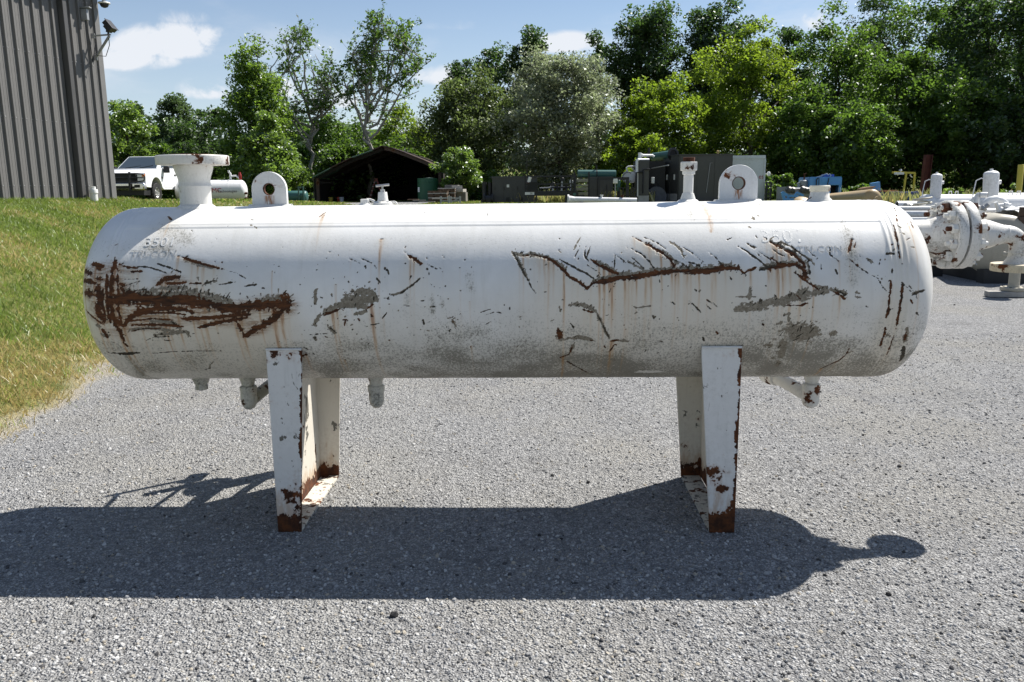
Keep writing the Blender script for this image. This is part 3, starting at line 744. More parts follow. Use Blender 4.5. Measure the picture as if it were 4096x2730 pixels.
# loose stones of the gravel yard: points with an ico-sphere instanced on each by geometry nodes
def gravel(name, P, size, mat, ico=1, flat_=.6):
    me = bpy.data.meshes.new(name); me.vertices.add(len(P)); me.vertices.foreach_set('co', P.astype(np.float32).ravel())
    a = me.attributes.new('size', 'FLOAT', 'POINT'); a.data.foreach_set('value', size.astype(np.float32)); me.update()
    ob = link(name, me); tag(ob, kind='stuff')
    ng = bpy.data.node_groups.new(name + '_nodes', 'GeometryNodeTree')
    ng.interface.new_socket('Geometry', in_out='INPUT', socket_type='NodeSocketGeometry'); ng.interface.new_socket('Geometry', in_out='OUTPUT', socket_type='NodeSocketGeometry')
    N = ng.nodes.new; L = ng.links.new
    gi = N('NodeGroupInput'); go = N('NodeGroupOutput'); iso = N('GeometryNodeMeshIcoSphere'); iso.inputs['Radius'].default_value = 1; iso.inputs['Subdivisions'].default_value = ico
    sm = N('GeometryNodeSetMaterial'); sm.inputs['Material'].default_value = mat; L(iso.outputs[0], sm.inputs[0])
    ip = N('GeometryNodeInstanceOnPoints'); L(gi.outputs[0], ip.inputs['Points']); L(sm.outputs[0], ip.inputs['Instance'])
    rv = N('FunctionNodeRandomValue'); rv.data_type = 'FLOAT_VECTOR'; rv.inputs[0].default_value = (0, 0, 0); rv.inputs[1].default_value = (.9, .9, 6.28)
    L(rv.outputs[0], ip.inputs['Rotation'])
    rs = N('FunctionNodeRandomValue'); rs.data_type = 'FLOAT_VECTOR'; rs.inputs[0].default_value = (.6, .6, flat_ * .6); rs.inputs[1].default_value = (1.25, 1.25, flat_ * 1.3); rs.inputs['Seed'].default_value = 4
    na = N('GeometryNodeInputNamedAttribute'); na.data_type = 'FLOAT'; na.inputs['Name'].default_value = 'size'
    vm = N('ShaderNodeVectorMath'); vm.operation = 'SCALE'; L(rs.outputs[0], vm.inputs[0]); L(na.outputs[0], vm.inputs['Scale'])
    L(vm.outputs[0], ip.inputs['Scale']); L(ip.outputs[0], go.inputs[0])
    md = ob.modifiers.new('stones', 'NODES'); md.node_group = ng; return ob

def stone_mat(name, lo, hi, warm):
    g = G(name); r = g.n('ShaderNodeObjectInfo').outputs['Random']
    c = g.mix(r, lo, hi); k = g.ma('FRACT', g.ma('MULTIPLY', r, 37.7)); c = g.mix(g.mr(k, .86, .93), c, warm); c = g.mix(g.mr(g.ma('FRACT', g.ma('MULTIPLY', r, 71.3)), .90, .94), c, (.075, .074, .076))
    c = g.mix(g.ma('MULTIPLY', g.mr(g.noise(1.6, 4, .6, g.pos()), .5, .75), .35), c, (.26, .245, .21))
    return g.princ(c, .93, 0., None, .2)
SM = stone_mat('crushed_limestone', (.165, .166, .171), (.48, .478, .474), (.36, .325, .27))
def spread(n, near, far, half, seed):
    """points over the yard, denser near the photographer"""
    r = np.random.default_rng(seed); y = near + (far - near) * r.random(n) ** 1.7
    x = (r.random(n) * 2 - 1) * (half + .72 * y) + .02
    k = grass_mask(x, y) < .35 - .3 * r.random(n); x = x[k]; y = y[k]
    return np.stack([x, y, ground_z(x, y)], -1)
P1 = spread(150000, 1.9, 9.5, .25, 3); s1 = .0022 + .0095 * rng.random(len(P1)) ** 5.4
P1[:, 2] += s1 * .15
gravel('gravel', P1, s1, SM)
DK = flat('dark_slag', (.028, .027, .028), .85)
P2 = spread(60, 3., 16, .3, 9); s2 = .008 + .013 * rng.random(len(P2)) ** 2
P2[:, 2] += s2 * .3
gravel('slag_lumps', P2, s2, DK, 1, .75)

# ------------------------------------------------------------------ turf
def blades(name, X, Y, h, wd, mat, lean=.5, dry=None):
    n = len(X); Z = ground_z(X, Y); a = rng.random(n) * 2 * PI; b = rng.random(n) * 2 * PI
    L_ = h * (lean * (.3 + .9 * rng.random(n)))
    base = np.stack([X, Y, Z - .005], -1); s_ = np.stack([np.cos(a), np.sin(a), 0 * a], -1) * (wd / 2)[:, None]
    tip = base + np.stack([np.cos(b) * L_, np.sin(b) * L_, h], -1); mid = base * .55 + tip * .45; mid[:, 2] += h * .12
    V = np.stack([base - s_, base + s_, mid + s_ * .8, tip, mid - s_ * .8], 1).reshape(-1, 3)
    i = np.arange(n) * 5
    F = np.concatenate([np.stack([i, i + 1, i + 2, i + 4], -1), np.stack([i + 4, i + 2, i + 3, i + 3], -1)])
    # quads plus a degenerate-free tip: write tips as triangles
    Q = np.stack([i, i + 1, i + 2, i + 4], -1); T_ = np.stack([i + 4, i + 2, i + 3], -1)
    me = bpy.data.meshes.new(name); me.vertices.add(len(V)); me.vertices.foreach_set('co', V.astype(np.float32).ravel())
    lp = np.concatenate([Q.ravel(), T_.ravel()]).astype(np.int32); me.loops.add(len(lp)); me.loops.foreach_set('vertex_index', lp)
    me.polygons.add(2 * n); me.polygons.foreach_set('loop_start', np.concatenate([np.arange(n) * 4, 4 * n + np.arange(n) * 3]).astype(np.int32))
    tint = rng.random(n) if dry is None else np.clip(rng.random(n) * .75 + dry, 0, 1); at_ = me.attributes.new('tint', 'FLOAT', 'POINT'); at_.data.foreach_set('value', np.repeat(tint, 5).astype(np.float32))
    me.update(calc_edges=True); me.materials.append(mat)
    return tag(link(name, me), kind='stuff')
GM = leafmat('turf_blades', (.086, .124, .024), (.10, .145, .024), dry=.55, gloss=.03)
def turf():
    n = 230000
    y = 4.6 + 18 * rng.random(n) ** 1.5; x = -3.0 - 9.5 * rng.random(n)
    k = (x / y > -.78) & (x / y < -.30) ; x = x[k]; y = y[k]
    g_ = grass_mask(x, y); clump = vnoise(x, y, 2.6, 12) * .6 + vnoise(x, y, 8., 13) * .4
    k = g_ * (.30 + clump) * (.25 + .75 * sstep(.0, 1.0, np.maximum(foot_x(y), -5.7) - x)) > rng.random(len(x)) * .62; x = x[k]; y = y[k]; cl = clump[k]
    edge = np.maximum(foot_x(y), -5.7) - x
    h = (.018 + .070 * rng.random(len(x)) ** 1.6) * (.35 + 1.2 * cl) * sstep(-.3, .9, edge + .3)
    dry = .46 * sstep(2.0, .4, edge) + .38 * sstep(.42, .72, vnoise(x, y, .9, 31) * .6 + vnoise(x, y, 4., 32) * .4)
    blades('grass', x, y, h + .016, .0045 + .004 * rng.random(len(x)) + .00030 * y, GM, 1.1, dry)
    n = 60000; y = 21 + 40 * rng.random(n); x = -20 + 22 * rng.random(n)
    k = (x / y < .03) & (x / y > -.60) & (grass_mask(x, y) > .5); x = x[k]; y = y[k]
    blades('grass', x, y, .03 + .07 * rng.random(len(x)), .03 + .04 * rng.random(len(x)), GM, .8)
turf()
# ------------------------------------------------------------------ the storage vessel
TR, TY, TZ, XL, XR, HD = .457, 4.252, 1.1847, -2.094, 1.759, .2285
tank = Thing('storage_vessel', 'large rust-scarred white horizontal steel tank standing on two legs in the gravel foreground', 'tank', (-.17, TY, 0))

def make_shell():
    ph = np.linspace(0, PI / 2, 260); ex = HD * np.sin(ph); er = TR * np.cos(ph)
    al = np.concatenate([[0], np.cumsum(np.hypot(np.diff(ex), np.diff(er)))]); LH = al[-1]
    hu = np.linspace(0, LH - .003, 118)
    hx = np.interp(hu, al, ex); hr = np.interp(hu, al, er)
    cu = np.linspace(XL, XR, 880)
    U = np.concatenate([(XL - hu)[::-1], cu[1:-1], XR + hu]); PX = np.concatenate([(XL - hx)[::-1], cu[1:-1], XR + hx]); PR = np.concatenate([hr[::-1], np.full(len(cu) - 2, TR), hr])
    th = np.concatenate([np.arange(-84, 80, .6), np.arange(80, 276, 4.)])
    A, UU = np.meshgrid(th, U, indexing='ij')
    m = {k: np.zeros(A.shape, np.float32) for k in 'RPSGBC'}
    # frayed edges: short slanted nicks along the wide gouges, and loose flecks
    r = np.random.default_rng(5); nicks = []
    for ty, hw, q in STROKES:
        if ty not in 'RP' or hw < 5 or len(q) < 4: continue
        qq = np.array(q).reshape(-1, 2)
        for k in range(len(qq) - 1):
            L = math.hypot(qq[k + 1, 0] - qq[k, 0], math.radians(qq[k + 1, 1] - qq[k, 1]) * TR)
            for j in range(int(L / .0075 * r.random() * 1.6)):
                t = r.random(); c_ = qq[k] + (qq[k + 1] - qq[k]) * t; sgn = 1 if r.random() < .7 else -1; l = hw / 1000 * r.uniform(.9, 2.0)
                a = r.normal(1.0, .35); dx = math.cos(a) * l * sgn; ds = math.sin(a) * l * sgn
                nicks.append((('S' if r.random() < .6 else 'R') if ty == 'R' else ('P' if r.random() < .7 else 'S'), r.uniform(1.2, 2.6), [c_[0] + dx * .3, c_[1] + math.degrees(ds * .3 / TR), c_[0] + dx, c_[1] + math.degrees(ds / TR)]))
    for k in range(420):
        x = r.choice([r.uniform(-1.15, -.3), r.uniform(-.1, 1.75), r.uniform(-2.2, -1.2)]); a = r.normal(2, 20); l = r.uniform(.002, .02) * r.random(); dr_ = r.uniform(-1.2, 1.2)
        nicks.append(('S' if r.random() < .55 else 'P' if r.random() < .6 else 'R', r.uniform(.8, 3.2) * r.random() + 1.1, [x, a, x + l * math.cos(dr_), a + math.degrees(l * math.sin(dr_) / TR)]))
    for ty, hw, q in STROKES + nicks:
        q = np.array(q).reshape(-1, 2); hw = hw / 1000 * (1.03 if ty == 'R' else .9 if ty == 'S' else 1.); hw = max(hw, .0026 if ty in 'SR' else .0036)
        hw *= .80 if (ty == 'R' and q[0, 0] > -.3) else 1.
        if len(q) == 1: q = np.repeat(q, 2, 0) + [[0, 0], [.001, 0]]
        q2 = q.copy(); q2[:, 1] = np.radians(q[:, 1]) * TR
        lo = q2.min(0) - hw * 2.2; hi = q2.max(0) + hw * 2.2
        i0, i1 = np.searchsorted(th, np.degrees(lo[1] / TR)), np.searchsorted(th, np.degrees(hi[1] / TR)); j0, j1 = np.searchsorted(U, lo[0]), np.searchsorted(U, hi[0])
        if i1 <= i0 or j1 <= j0: continue
        sub = (slice(i0, i1), slice(j0, j1)); X = UU[sub]; S = np.radians(A[sub]) * TR
        seg = np.hypot(*np.diff(q2, axis=0).T); tot = seg.sum(); acc = 0.; best = np.zeros(X.shape, np.float32)
        for k in range(len(q2) - 1):
            d = q2[k + 1] - q2[k]; L = max(seg[k], 1e-6)
            t = np.clip(((X - q2[k, 0]) * d[0] + (S - q2[k, 1]) * d[1]) / L ** 2, 0, 1)
            dist = np.hypot(X - q2[k, 0] - t * d[0], S - q2[k, 1] - t * d[1])
            al_ = acc + t * L; pp = (X - q2[k, 0]) * d[1] / L - (S - q2[k, 1]) * d[0] / L
            fib = vnoise(al_ * 14 + 3, pp * 420, 1., 50); fray = vnoise(X * 90, S * 90, 1., 51) * .6 + vnoise(X * 260, S * 260, 1., 52) * .4
            dist = dist + (hw * 1.05 + .0042) * (fray - .5) + hw * .85 * (fib - .5)
            f = al_ / tot; tap = .55 + .45 * np.minimum(1, 5 * np.minimum(f + .04, 1.04 - f)) if tot > 4 * hw else 1.
            best = np.maximum(best, np.clip(1 - dist / (2 * hw * tap), 0, 1)); acc += L
        m[ty][sub] = np.maximum(m[ty][sub], best)
    # rust runs down the shell below every bare patch
    cn = rng.random(len(U)) ** 6.5; cn = np.maximum(cn, np.roll(cn, 1) * .75) * np.clip(.25 + 1.5 * vnoise(U, U * 0, 7., 55), 0, 1.2); stain = np.zeros(A.shape, np.float32); cur = np.zeros(len(U))
    src = np.clip(m['R'] * 1.7 - .55, 0, 1) + .25 * np.clip(m['S'] * 1.6 - .6, 0, 1)
    dec = .945 + .045 * rng.random(len(U))
    nf = int((th < 80).sum())
    for i in range(nf - 1, -1, -1):
        cur = np.maximum(cur * dec, src[i] * cn); stain[i] = cur
    sm = stain.copy(); sm[:, 1:-1] = stain[:, 1:-1] * .5 + (stain[:, :-2] + stain[:, 2:]) * .25
    stain = np.maximum(sm * 1.25, m['B'] * .45)
    # old rust wash that yellows the paint round and under the bare steel
    wash = np.zeros(A.shape, np.float32); cur = np.zeros(len(U)); ker = np.array([1, 2, 3, 4, 5, 6, 5, 4, 3, 2, 1]) / 36.
    big = np.clip(m['R'] * 1.6 - .4, 0, 1)
    for i in range(nf - 1, -1, -1):
        cur = np.convolve(np.maximum(cur * .991, big[i] * .9), ker, 'same'); wash[i] = cur
    # mildew thickens towards the belly
    lown = vnoise(UU, A * .008, 1.7, 21) * .6 + vnoise(UU, A * .02, 6., 22) * .4
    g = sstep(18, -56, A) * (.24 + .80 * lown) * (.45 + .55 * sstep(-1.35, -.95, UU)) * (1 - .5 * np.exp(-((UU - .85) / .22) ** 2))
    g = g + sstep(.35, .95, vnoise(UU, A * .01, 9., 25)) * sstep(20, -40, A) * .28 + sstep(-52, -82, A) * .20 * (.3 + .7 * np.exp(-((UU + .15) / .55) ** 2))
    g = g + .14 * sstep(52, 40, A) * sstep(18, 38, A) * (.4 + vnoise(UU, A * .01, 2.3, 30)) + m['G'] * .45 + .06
    g = np.where(m['C'] > .5, g * .25, g)
    film = np.clip(m['R'] * 1.7 - .3, 0, 1) * sstep(-1.0, -1.2, UU); k1 = np.ones(23) / 23.
    for _ in range(2):
        film = np.apply_along_axis(lambda c_: np.convolve(c_, k1, 'same'), 1, film[:nf]) if film.shape[0] == nf else np.concatenate([np.apply_along_axis(lambda c_: np.convolve(c_, k1, 'same'), 1, film[:nf]), film[nf:]])
        film[:nf] = np.apply_along_axis(lambda c_: np.convolve(c_, np.ones(9) / 9, 'same'), 0, film[:nf])
    # relief: girth welds, plate lap of the long seam, gouges
    dr = np.zeros(A.shape)
    for c_, h_, w_ in ((-2.068, .0035, .007), (-2.05, .0025, .006), (-2.03, .003, .007), (1.668, .0035, .008), (1.692, .003, .006), (1.717, .0035, .007), (1.745, .0025, .006)):
        dr += h_ * np.exp(-((UU - c_) / w_) ** 2)
    inn = sstep(-2.035, -2.02, UU) * sstep(1.672, 1.655, UU)
    dr += inn * (.0030 * sstep(51.8, 52.4, A) * sstep(140, 100, A) + .0018 * np.exp(-((A - 55.6) / .5) ** 2))
    dr += .0012 * (vnoise(UU, A * .008, 5., 40) - .5) + .0022 * (vnoise(UU, A * .008, 1.6, 41) - .5) - .0022 * np.clip(m['R'] * 2 - .7, 0, 1) - .0012 * np.clip(m['S'] * 2 - .7, 0, 1)
    rr = PR[None, :] + dr * np.minimum(1, PR[None, :] / .2); ra = np.radians(A)
    V = np.stack([np.broadcast_to(PX[None, :], A.shape) - tank.o.x, -rr * np.cos(ra), TZ + rr * np.sin(ra)], -1).reshape(-1, 3)
    nu = len(U); nt = len(th); I, J = np.meshgrid(np.arange(nt), np.arange(nu - 1), indexing='ij'); a = (I * nu + J).ravel(); b = (((I + 1) % nt) * nu + J).ravel()
    F = np.stack([a, a + 1, b + 1, b], -1)
    wear = np.stack([m['R'], m['P'], stain, m['S']], -1).reshape(-1, 4)
    gg = G('scarred_white_paint')
    at_ = gg.attr('wear'); so_ = gg.n('ShaderNodeSeparateColor'); gg.t.links.new(at_.outputs['Color'], so_.inputs[0])
    Rm, Pm, Om = so_.outputs[0], so_.outputs[1], so_.outputs[2]; Sm = at_.outputs['Alpha']; gr = gg.attr('grime').outputs['Fac']
    n1 = gg.noise(95, 5, .75); n2 = gg.noise(260, 3, .6); n3 = gg.noise(48, 6, .75); n4 = gg.noise(60, 5, .7, gg.scale(gg.obj(), (2.2, 1, .35))); nl = gg.noise(26, 5, .7, gg.scale(gg.obj(), (.35, 1.6, 1.6)), 1.2)
    c = gg.mix(gg.mr(gg.noise(2.2, 6, .6), .3, .7), (.64, .635, .615), (.755, .75, .735))
    c = gg.mix(gg.ma('MULTIPLY', gg.mr(gg.noise(4.5, 6, .62, gg.scale(gg.obj(), (5, 1, .6))), .5, .75), .22), c, (.44, .43, .38))
    sp = gg.mr(gg.ma('ADD', gg.ma('ADD', gg.ma('MULTIPLY', n1, .55), gg.ma('MULTIPLY', gg.ma('ADD', gg.ma('MULTIPLY', n2, .5), gg.ma('MULTIPLY', n4, .5)), .45)), gg.ma('MULTIPLY', gr, .21)), .57, .70)
    sp = gg.ma('MULTIPLY', sp, gg.mr(gr, 0, .45, .12, .95))
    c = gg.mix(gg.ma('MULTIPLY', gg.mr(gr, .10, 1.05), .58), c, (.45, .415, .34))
    c = gg.mix(gg.ma('MULTIPLY', gg.ma('MINIMUM', gg.attr('wash').outputs['Fac'], 1.), .62), c, (.60, .50, .34))
    c = gg.mix(gg.ma('MULTIPLY', sp, .76), c, (.12, .115, .095))
    ost = gg.ma('MULTIPLY', gg.ma('POWER', gg.ma('MINIMUM', Om, 1.), .8), gg.mr(gg.noise(16, 4, .6, gg.scale(gg.obj(), (6, 1, .5))), .25, .65, .35, 1.))
    c = gg.mix(gg.ma('MULTIPLY', gg.mr(ost, .03, .6), .72), c, gg.mix(gg.mr(ost, .1, .8), (.53, .30, .10), (.25, .085, .014)))
    fl = gg.ma('MULTIPLY', gg.mr(gg.attr('film').outputs['Fac'], .05, .40), gg.mr(gg.noise(34, 6, .75, gg.scale(gg.obj(), (.3, 1.4, 1.4)), .8), .36, .62))
    c = gg.mix(gg.ma('MULTIPLY', fl, .92), c, gg.mix(gg.mr(n1, .35, .65), (.13, .055, .022), (.33, .19, .09)))
    pf = gg.mr(gg.ma('ADD', Pm, gg.ma('MULTIPLY', gg.ma('SUBTRACT', n3, .5), 1.15)), .48, .56)
    c = gg.mix(pf, c, gg.mix(gg.mr(n1, .3, .7), (.14, .120, .088), (.29, .255, .20)))
    sf = gg.mr(gg.ma('ADD', Sm, gg.ma('MULTIPLY', gg.ma('SUBTRACT', n1, .5), .75)), .44, .54)
    c = gg.mix(sf, c, gg.mix(gg.mr(n3, .35, .65), (.022, .019, .014), (.075, .06, .04)))
    rf = gg.mr(gg.ma('ADD', Rm, gg.ma('MULTIPLY', gg.ma('SUBTRACT', gg.ma('ADD', gg.ma('MULTIPLY', n3, .55), gg.ma('MULTIPLY', nl, .5)), .52), 1.35)), .44, .52)
    rc = gg.mix(gg.mr(nl, .34, .66), (.028, .012, .005), (.112, .038, .010)); rc = gg.mix(gg.mr(n1, .60, .74), rc, (.25, .10, .026))
    c = gg.mix(rf, c, rc)
    bare = gg.ma('MAXIMUM', gg.ma('MAXIMUM', rf, sf), pf)
    nrm = gg.bump(gg.ma('ADD', gg.noise(120, 3, .6), gg.ma('MULTIPLY', gg.noise(22, 4, .6), 1.4)), .10, .004)
    nrm = gg.bump(gg.ma('SUBTRACT', gg.ma('MULTIPLY', nl, rf), gg.ma('MULTIPLY', bare, .8)), .45, .004, nrm)
    mat = gg.princ(c, gg.ma('ADD', .36, gg.ma('MULTIPLY', gg.ma('MAXIMUM', bare, sp), .5)), 0., nrm, .4)
    me = np_mesh('shell', V, F, mat, {'wear': ('POINT', wear), 'grime': ('POINT', g.reshape(-1)), 'wash': ('POINT', wash.reshape(-1)), 'film': ('POINT', film.reshape(-1))}, True)
    link('shell', me, tank.root)
make_shell()

W1 = paint('white_fitting_paint', (.72, .715, .69), rust=.45, grime=.32, seed=1.7, sc_=7)
W1R = paint('white_fitting_paint_rusty', (.71, .70, .66), rust=.72, grime=.42, seed=4.2, sc_=6)
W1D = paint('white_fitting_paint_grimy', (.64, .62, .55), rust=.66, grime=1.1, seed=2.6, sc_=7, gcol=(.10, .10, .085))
WLEG = {s: paint('leg_paint', (.70, .70, .69), rust=.52, grime=.22, rust_foot=.115, seed=sd_, sc_=3.4, chips=.5, edge=e) for s, e, sd_ in ((-1, (-1.206 + .17, .06), .3), (1, (.990 + .17, .003), 3.9))}
WREAR = paint('rear_leg_paint', (.70, .66, .58), rust=.45, grime=.35, rust_foot=.085, seed=6.3, sc_=3.2, chips=.8, gcol=(.26, .18, .12))
WBASE = paint('base_plate_paint', (.62, .59, .52), rust=.75, grime=.6, seed=8.8, sc_=8, chips=1.2)
RUSTM = flat('bare_rust', (.085, .028, .012), .9, 0, .6, 22, .5)
DARK = flat('hole_shade', (.015, .014, .013), .8)  # near-black that stands in for the shade inside holes and openings
STEEL = flat('bright_steel', (.42, .42, .41), .32, .8)
WELD = flat('weld_bead', (.70, .705, .70), .5, 0, .15, 40, .8)
STAMP = flat('stamped_line', (.55, .55, .54), .6, 0, .5, 60, .4)

# legs: channel bent from plate, open to the middle of the vessel
def leg(outer, it, ib):
    s = 1 if outer > 0 else -1; t = .0125; yf, yr, zt = 3.845, 4.658, .955
    web = MB(); arc = []
    for k in range(15):
        y = yf + t + (yr - yf - 2 * t) * k / 14; arc.append((y, TZ - math.sqrt(max(.4565 ** 2 - (y - TY) ** 2, 0))))
    web.prism([(outer, yf + t + .001, .014), (outer, yr - t - .001, .014)] + [(outer, y, z) for y, z in reversed(arc)], (-s * t, 0, 0))
    w_ = web.build('leg', WREAR, tank)
    for nm, y, m, dz in (('front_plate', yf, WLEG[s], 0), ('rear_plate', yr - t, WREAR, 0)):
        p = MB(); xo = outer + s * .0015
        p.prism([(xo, y, .002), (ib, y, .002), (it, y, zt - .03), (it, y, zt), (xo, y, zt)], (0, t, 0)).build(nm, m, tank, w_, bevel=.003)
    b = MB(); b.box(min(outer - s * .015, ib), max(outer - s * .015, ib), yf + t + .002, yr - t - .002, .002, .014).build('base_plate', WBASE, tank, w_)
    bd = MB(); bd.tube([(it, yf - .001, zt + .002), (outer, yf - .001, zt + .002)], .006, 8).build('fillet_weld', WELD, tank, w_)
leg(-1.325, -1.149, -1.206)
leg(.995, .802, .871)

def tz(y=TY): return TZ + math.sqrt(TR ** 2 - (y - TY) ** 2)
def fillet(o, r, m=WELD, parent=None, ax=(0, 0, 1), h=.02):
    return MB().lathe([(r + .026, -.006), (r + .022, .004), (r + .012, h * .55), (r + .001, h), (r - .006, h)], o, ax, 28).build('fillet_weld', m, tank, parent)

# inlet nozzle with weld-neck flange
top = tz()
nz_ = MB().lathe([(.079, -.03), (.079, .098), (.084, .107), (.084, .112), (.079, .119), (.079, .14), (.084, .16), (.097, .197), (.099, .217)], (-1.782, TY, top), (0, 0, 1), 40).build('inlet_nozzle', W1, tank)
fz = top + .2175
MB().lathe([(.178, 0), (.181, .004), (.181, .044), (.177, .048)], (-1.782, TY, fz), (0, 0, 1), 56).build('flange', W1R, tank, nz_)
MB().lathe([(.108, .0), (.108, .0065), (.062, .0065), (.060, .002)], (-1.782, TY, fz + .0482), (0, 0, 1), 40).build('gasket_face', RUSTM, tank, nz_)
fillet((-1.782, TY, top - .004), .079, W1, nz_)

def lug(cx, w_, h_, hr, m):
    n = 48; r = w_ / 2; z0 = top - .012; z1 = top + h_ - r; pts = []; hole = []
    hz_ = top + h_ * .5
    for k in range(n):
        a = 2 * PI * (k + .5) / n - PI / 2
        ca, sa = math.cos(a), math.sin(a)
        hole.append((cx + hr * ca, TY - .0125, hz_ + hr * sa))
        if sa >= 0 and True: p = None
        # walk the outline along the same angle from the hole centre
        t = 1e9
        if ca > 1e-6: t = min(t, r / ca)
        if ca < -1e-6: t = min(t, -r / ca)
        if sa < -1e-6: t = min(t, (z0 - hz_) / sa)
        q = (ca * t, hz_ + sa * t)
        if q[1] > z1:
            b = sa * (hz_ - z1); c_ = (hz_ - z1) ** 2 - r * r; t = -b + math.sqrt(max(b * b - c_, 0)); q = (ca * t, hz_ + sa * t)
        pts.append((cx + q[0], TY - .0125, q[1]))
    l = MB().ring_plate(pts, hole, (0, .027, 0)).build('lifting_lug', m, tank, smooth=30, bevel=.002)
    MB().lathe([(hr + .0022, -.0147), (hr + .0022, .0137), (hr - .0012, .0137), (hr - .0012, -.0147), (hr + .0022, -.0147)], (cx, TY + .001, hz_), (0, 1, 0), 36, False).build('eye_rim', RUSTM, tank, l)
    f = MB(); f.prism([(cx - r - .02, TY - .045, top - .009), (cx + r + .02, TY - .045, top - .009), (cx + r + .02, TY - .014, top + .014), (cx - r - .02, TY - .014, top + .014)], (0, 0, -.012))
    f.prism([(cx - r - .022, TY + .048, top - .009), (cx + r + .022, TY + .048, top - .009), (cx + r + .022, TY + .016, top + .014), (cx - r - .022, TY + .016, top + .014)], (0, 0, -.012))
    f.each('fillet_weld', W1, tank, l, bevel=.004)
LUGM = paint('lug_paint', (.71, .71, .70), rust=.6, grime=.28, seed=9.1, sc_=6, drip=(-1.388 + .17, top + .056, .035, .08))
lug(-1.388, .183, .180, .029, LUGM)
lug(1.045, .195, .187, .032, paint('lug_paint_streaked', (.70, .71, .72), rust=.5, grime=.22, seed=12.6, sc_=6, drip=(1.045 + .17, top + .06, .03, .075)))

# capped riser with hex coupling
o = Vector((.79, TY, top))
rs = MB().lathe([(.045, -.006), (.041, .01), (.031, .04), (.0295, .046), (.0255, .047), (.0255, .14), (.032, .142), (.033, .158), (.0265, .16)], o, (0, 0, 1), 28).build('riser', W1, tank)
MB().lathe([(.043, .16), (.045, .164), (.045, .2), (.043, .205)], o, (0, 0, 1), 6).build('hex_coupling', W1R, tank, rs, smooth=0)
MB().lathe([(.030, .205), (.031, .226), (.028, .227)], o, (0, 0, 1), 8).build('plug', RUSTM, tank, rs, smooth=0)
fillet(o + Vector((0, 0, -.006)), .043, W1, rs)

# capped outlet near the right end
o = Vector((1.462, TY, top))
ol = MB().lathe([(.068, -.012), (.062, .006), (.05, .018), (.046, .046), (.042, .05)], o, (0, 0, 1), 32).build('capped_outlet', W1R, tank)
MB().lathe([(.046, .048), (.050, .052), (.051, .074), (.047, .079)], o, (0, 0, 1), 32).build('cap', paint('cream_cap', (.70, .66, .54), rust=.6, grime=.5, seed=3.3, sc_=9), tank, ol)

# little capped boss, relief valve with T-handle, pipe plug
o = Vector((-.895, TY + .03, top - .002))
MB().lathe([(.042, -.01), (.036, .006), (.024, .013), (.023, .034), (.020, .036)], o, (0, 0, 1), 24).build('capped_boss', W1, tank)
o = Vector((-.80, TY + .03, top))
rv = MB().lathe([(.047, -.01), (.052, .004), (.052, .012), (.046, .017), (.030, .021), (.026, .034), (.0235, .066), (.022, .069), (.0115, .07), (.0115, .082), (.008, .083)], o, (0, 0, 1), 28).build('relief_valve', W1, tank)
for k in range(6):
    a = k * PI / 3 + .3; MB().lathe([(.0075, 0), (.0075, .009)], o + Vector((.042 * math.cos(a), .042 * math.sin(a), .013)), (0, 0, 1), 6).build('nut', W1, tank, rv, smooth=0)
MB().cyl(o + Vector((0, 0, .08)), o + Vector((0, 0, .108)), .0055, None, 12).cyl(o + Vector((-.034, -.006, .1)), o + Vector((.036, .006, .107)), .0058, None, 12).build('tee_handle', STEEL, tank, rv)
MB().tube([o + Vector((-.085, 0, .032)), o + Vector((-.066, 0, .031)), o + Vector((-.045, 0, .022))], .006, 8).build('keeper', W1, tank, rv)
MB().tube([Vector((-.745, TY + .03, top + .006)) + Vector((.018 * math.cos(a), 0, .012 * math.sin(a))) for a in np.linspace(0, PI, 9)], .005, 8).build('grab_eye', W1, tank)

# underside fittings
bot = TZ - TR
o = Vector((-1.835, TY, bot)); D_ = (0, 0, -1)
pl = MB().lathe([(.050, -.02), (.046, .012), (.037, .036), (.034, .04), (.030, .041), (.030, .052)], o, D_, 26).build('drain_boss', W1D, tank)
MB().lathe([(.035, .05), (.036, .068), (.033, .071)], o, D_, 8).build('plug', W1D, tank, pl, smooth=0)
o = Vector((-1.577, TY, bot))
el = MB().lathe([(.047, -.02), (.044, .012), (.036, .03), (.034, .046), (.030, .047), (.030, .062)], o, D_, 26).build('drain_elbow', W1D, tank)
MB().lathe([(.040, .052), (.046, .058), (.046, .072), (.043, .076), (.045, .12), (.042, .15), (.029, .176), (.004, .188)], o, D_, 26).build('elbow_body', W1D, tank, el)
PIPEM = paint('drain_pipe_paint', (.40, .39, .33), rust=.6, grime=.9, seed=5.1, sc_=9)
MB().tube([o + Vector((.01, .01, -.135)), o + Vector((.05, .17, -.10)), o + Vector((.13, .62, -.06)), o + Vector((.13, .70, -.02)), o + Vector((.13, .74, .08)), o + Vector((.13, .74, .55))], .034, 16).build('drain_pipe', PIPEM, tank, el)
lg = MB().lathe([(.04, 0), (.07, .01), (.07, .5), (.05, .53), (.05, .56), (.105, .56), (.105, .60)], (-1.2, TY + .78, .62), (0, 0, 1), 24).build('float_chamber', W1, tank)
MB().tube([(-1.2, TY + .78, 1.12), (-1.2, TY + .6, 1.16), (-1.2, TY + .42, 1.18)], .028, 12).tube([(-1.2, TY + .78, .7), (-1.2, TY + .6, .8), (-1.2, TY + .3, .86)], .028, 12).each('bridle_pipe', W1, tank, lg)
gg_ = MB().cyl((-1.56, TY + .8, .78), (-1.56, TY + .8, 1.46), .016, None, 12).cyl((-1.56, TY + .8, 1.0), (-1.40, TY + .8, 1.04), .012, None, 10).cyl((-1.56, TY + .74, .84), (-1.56, TY + .86, .84), .05, None, 16)
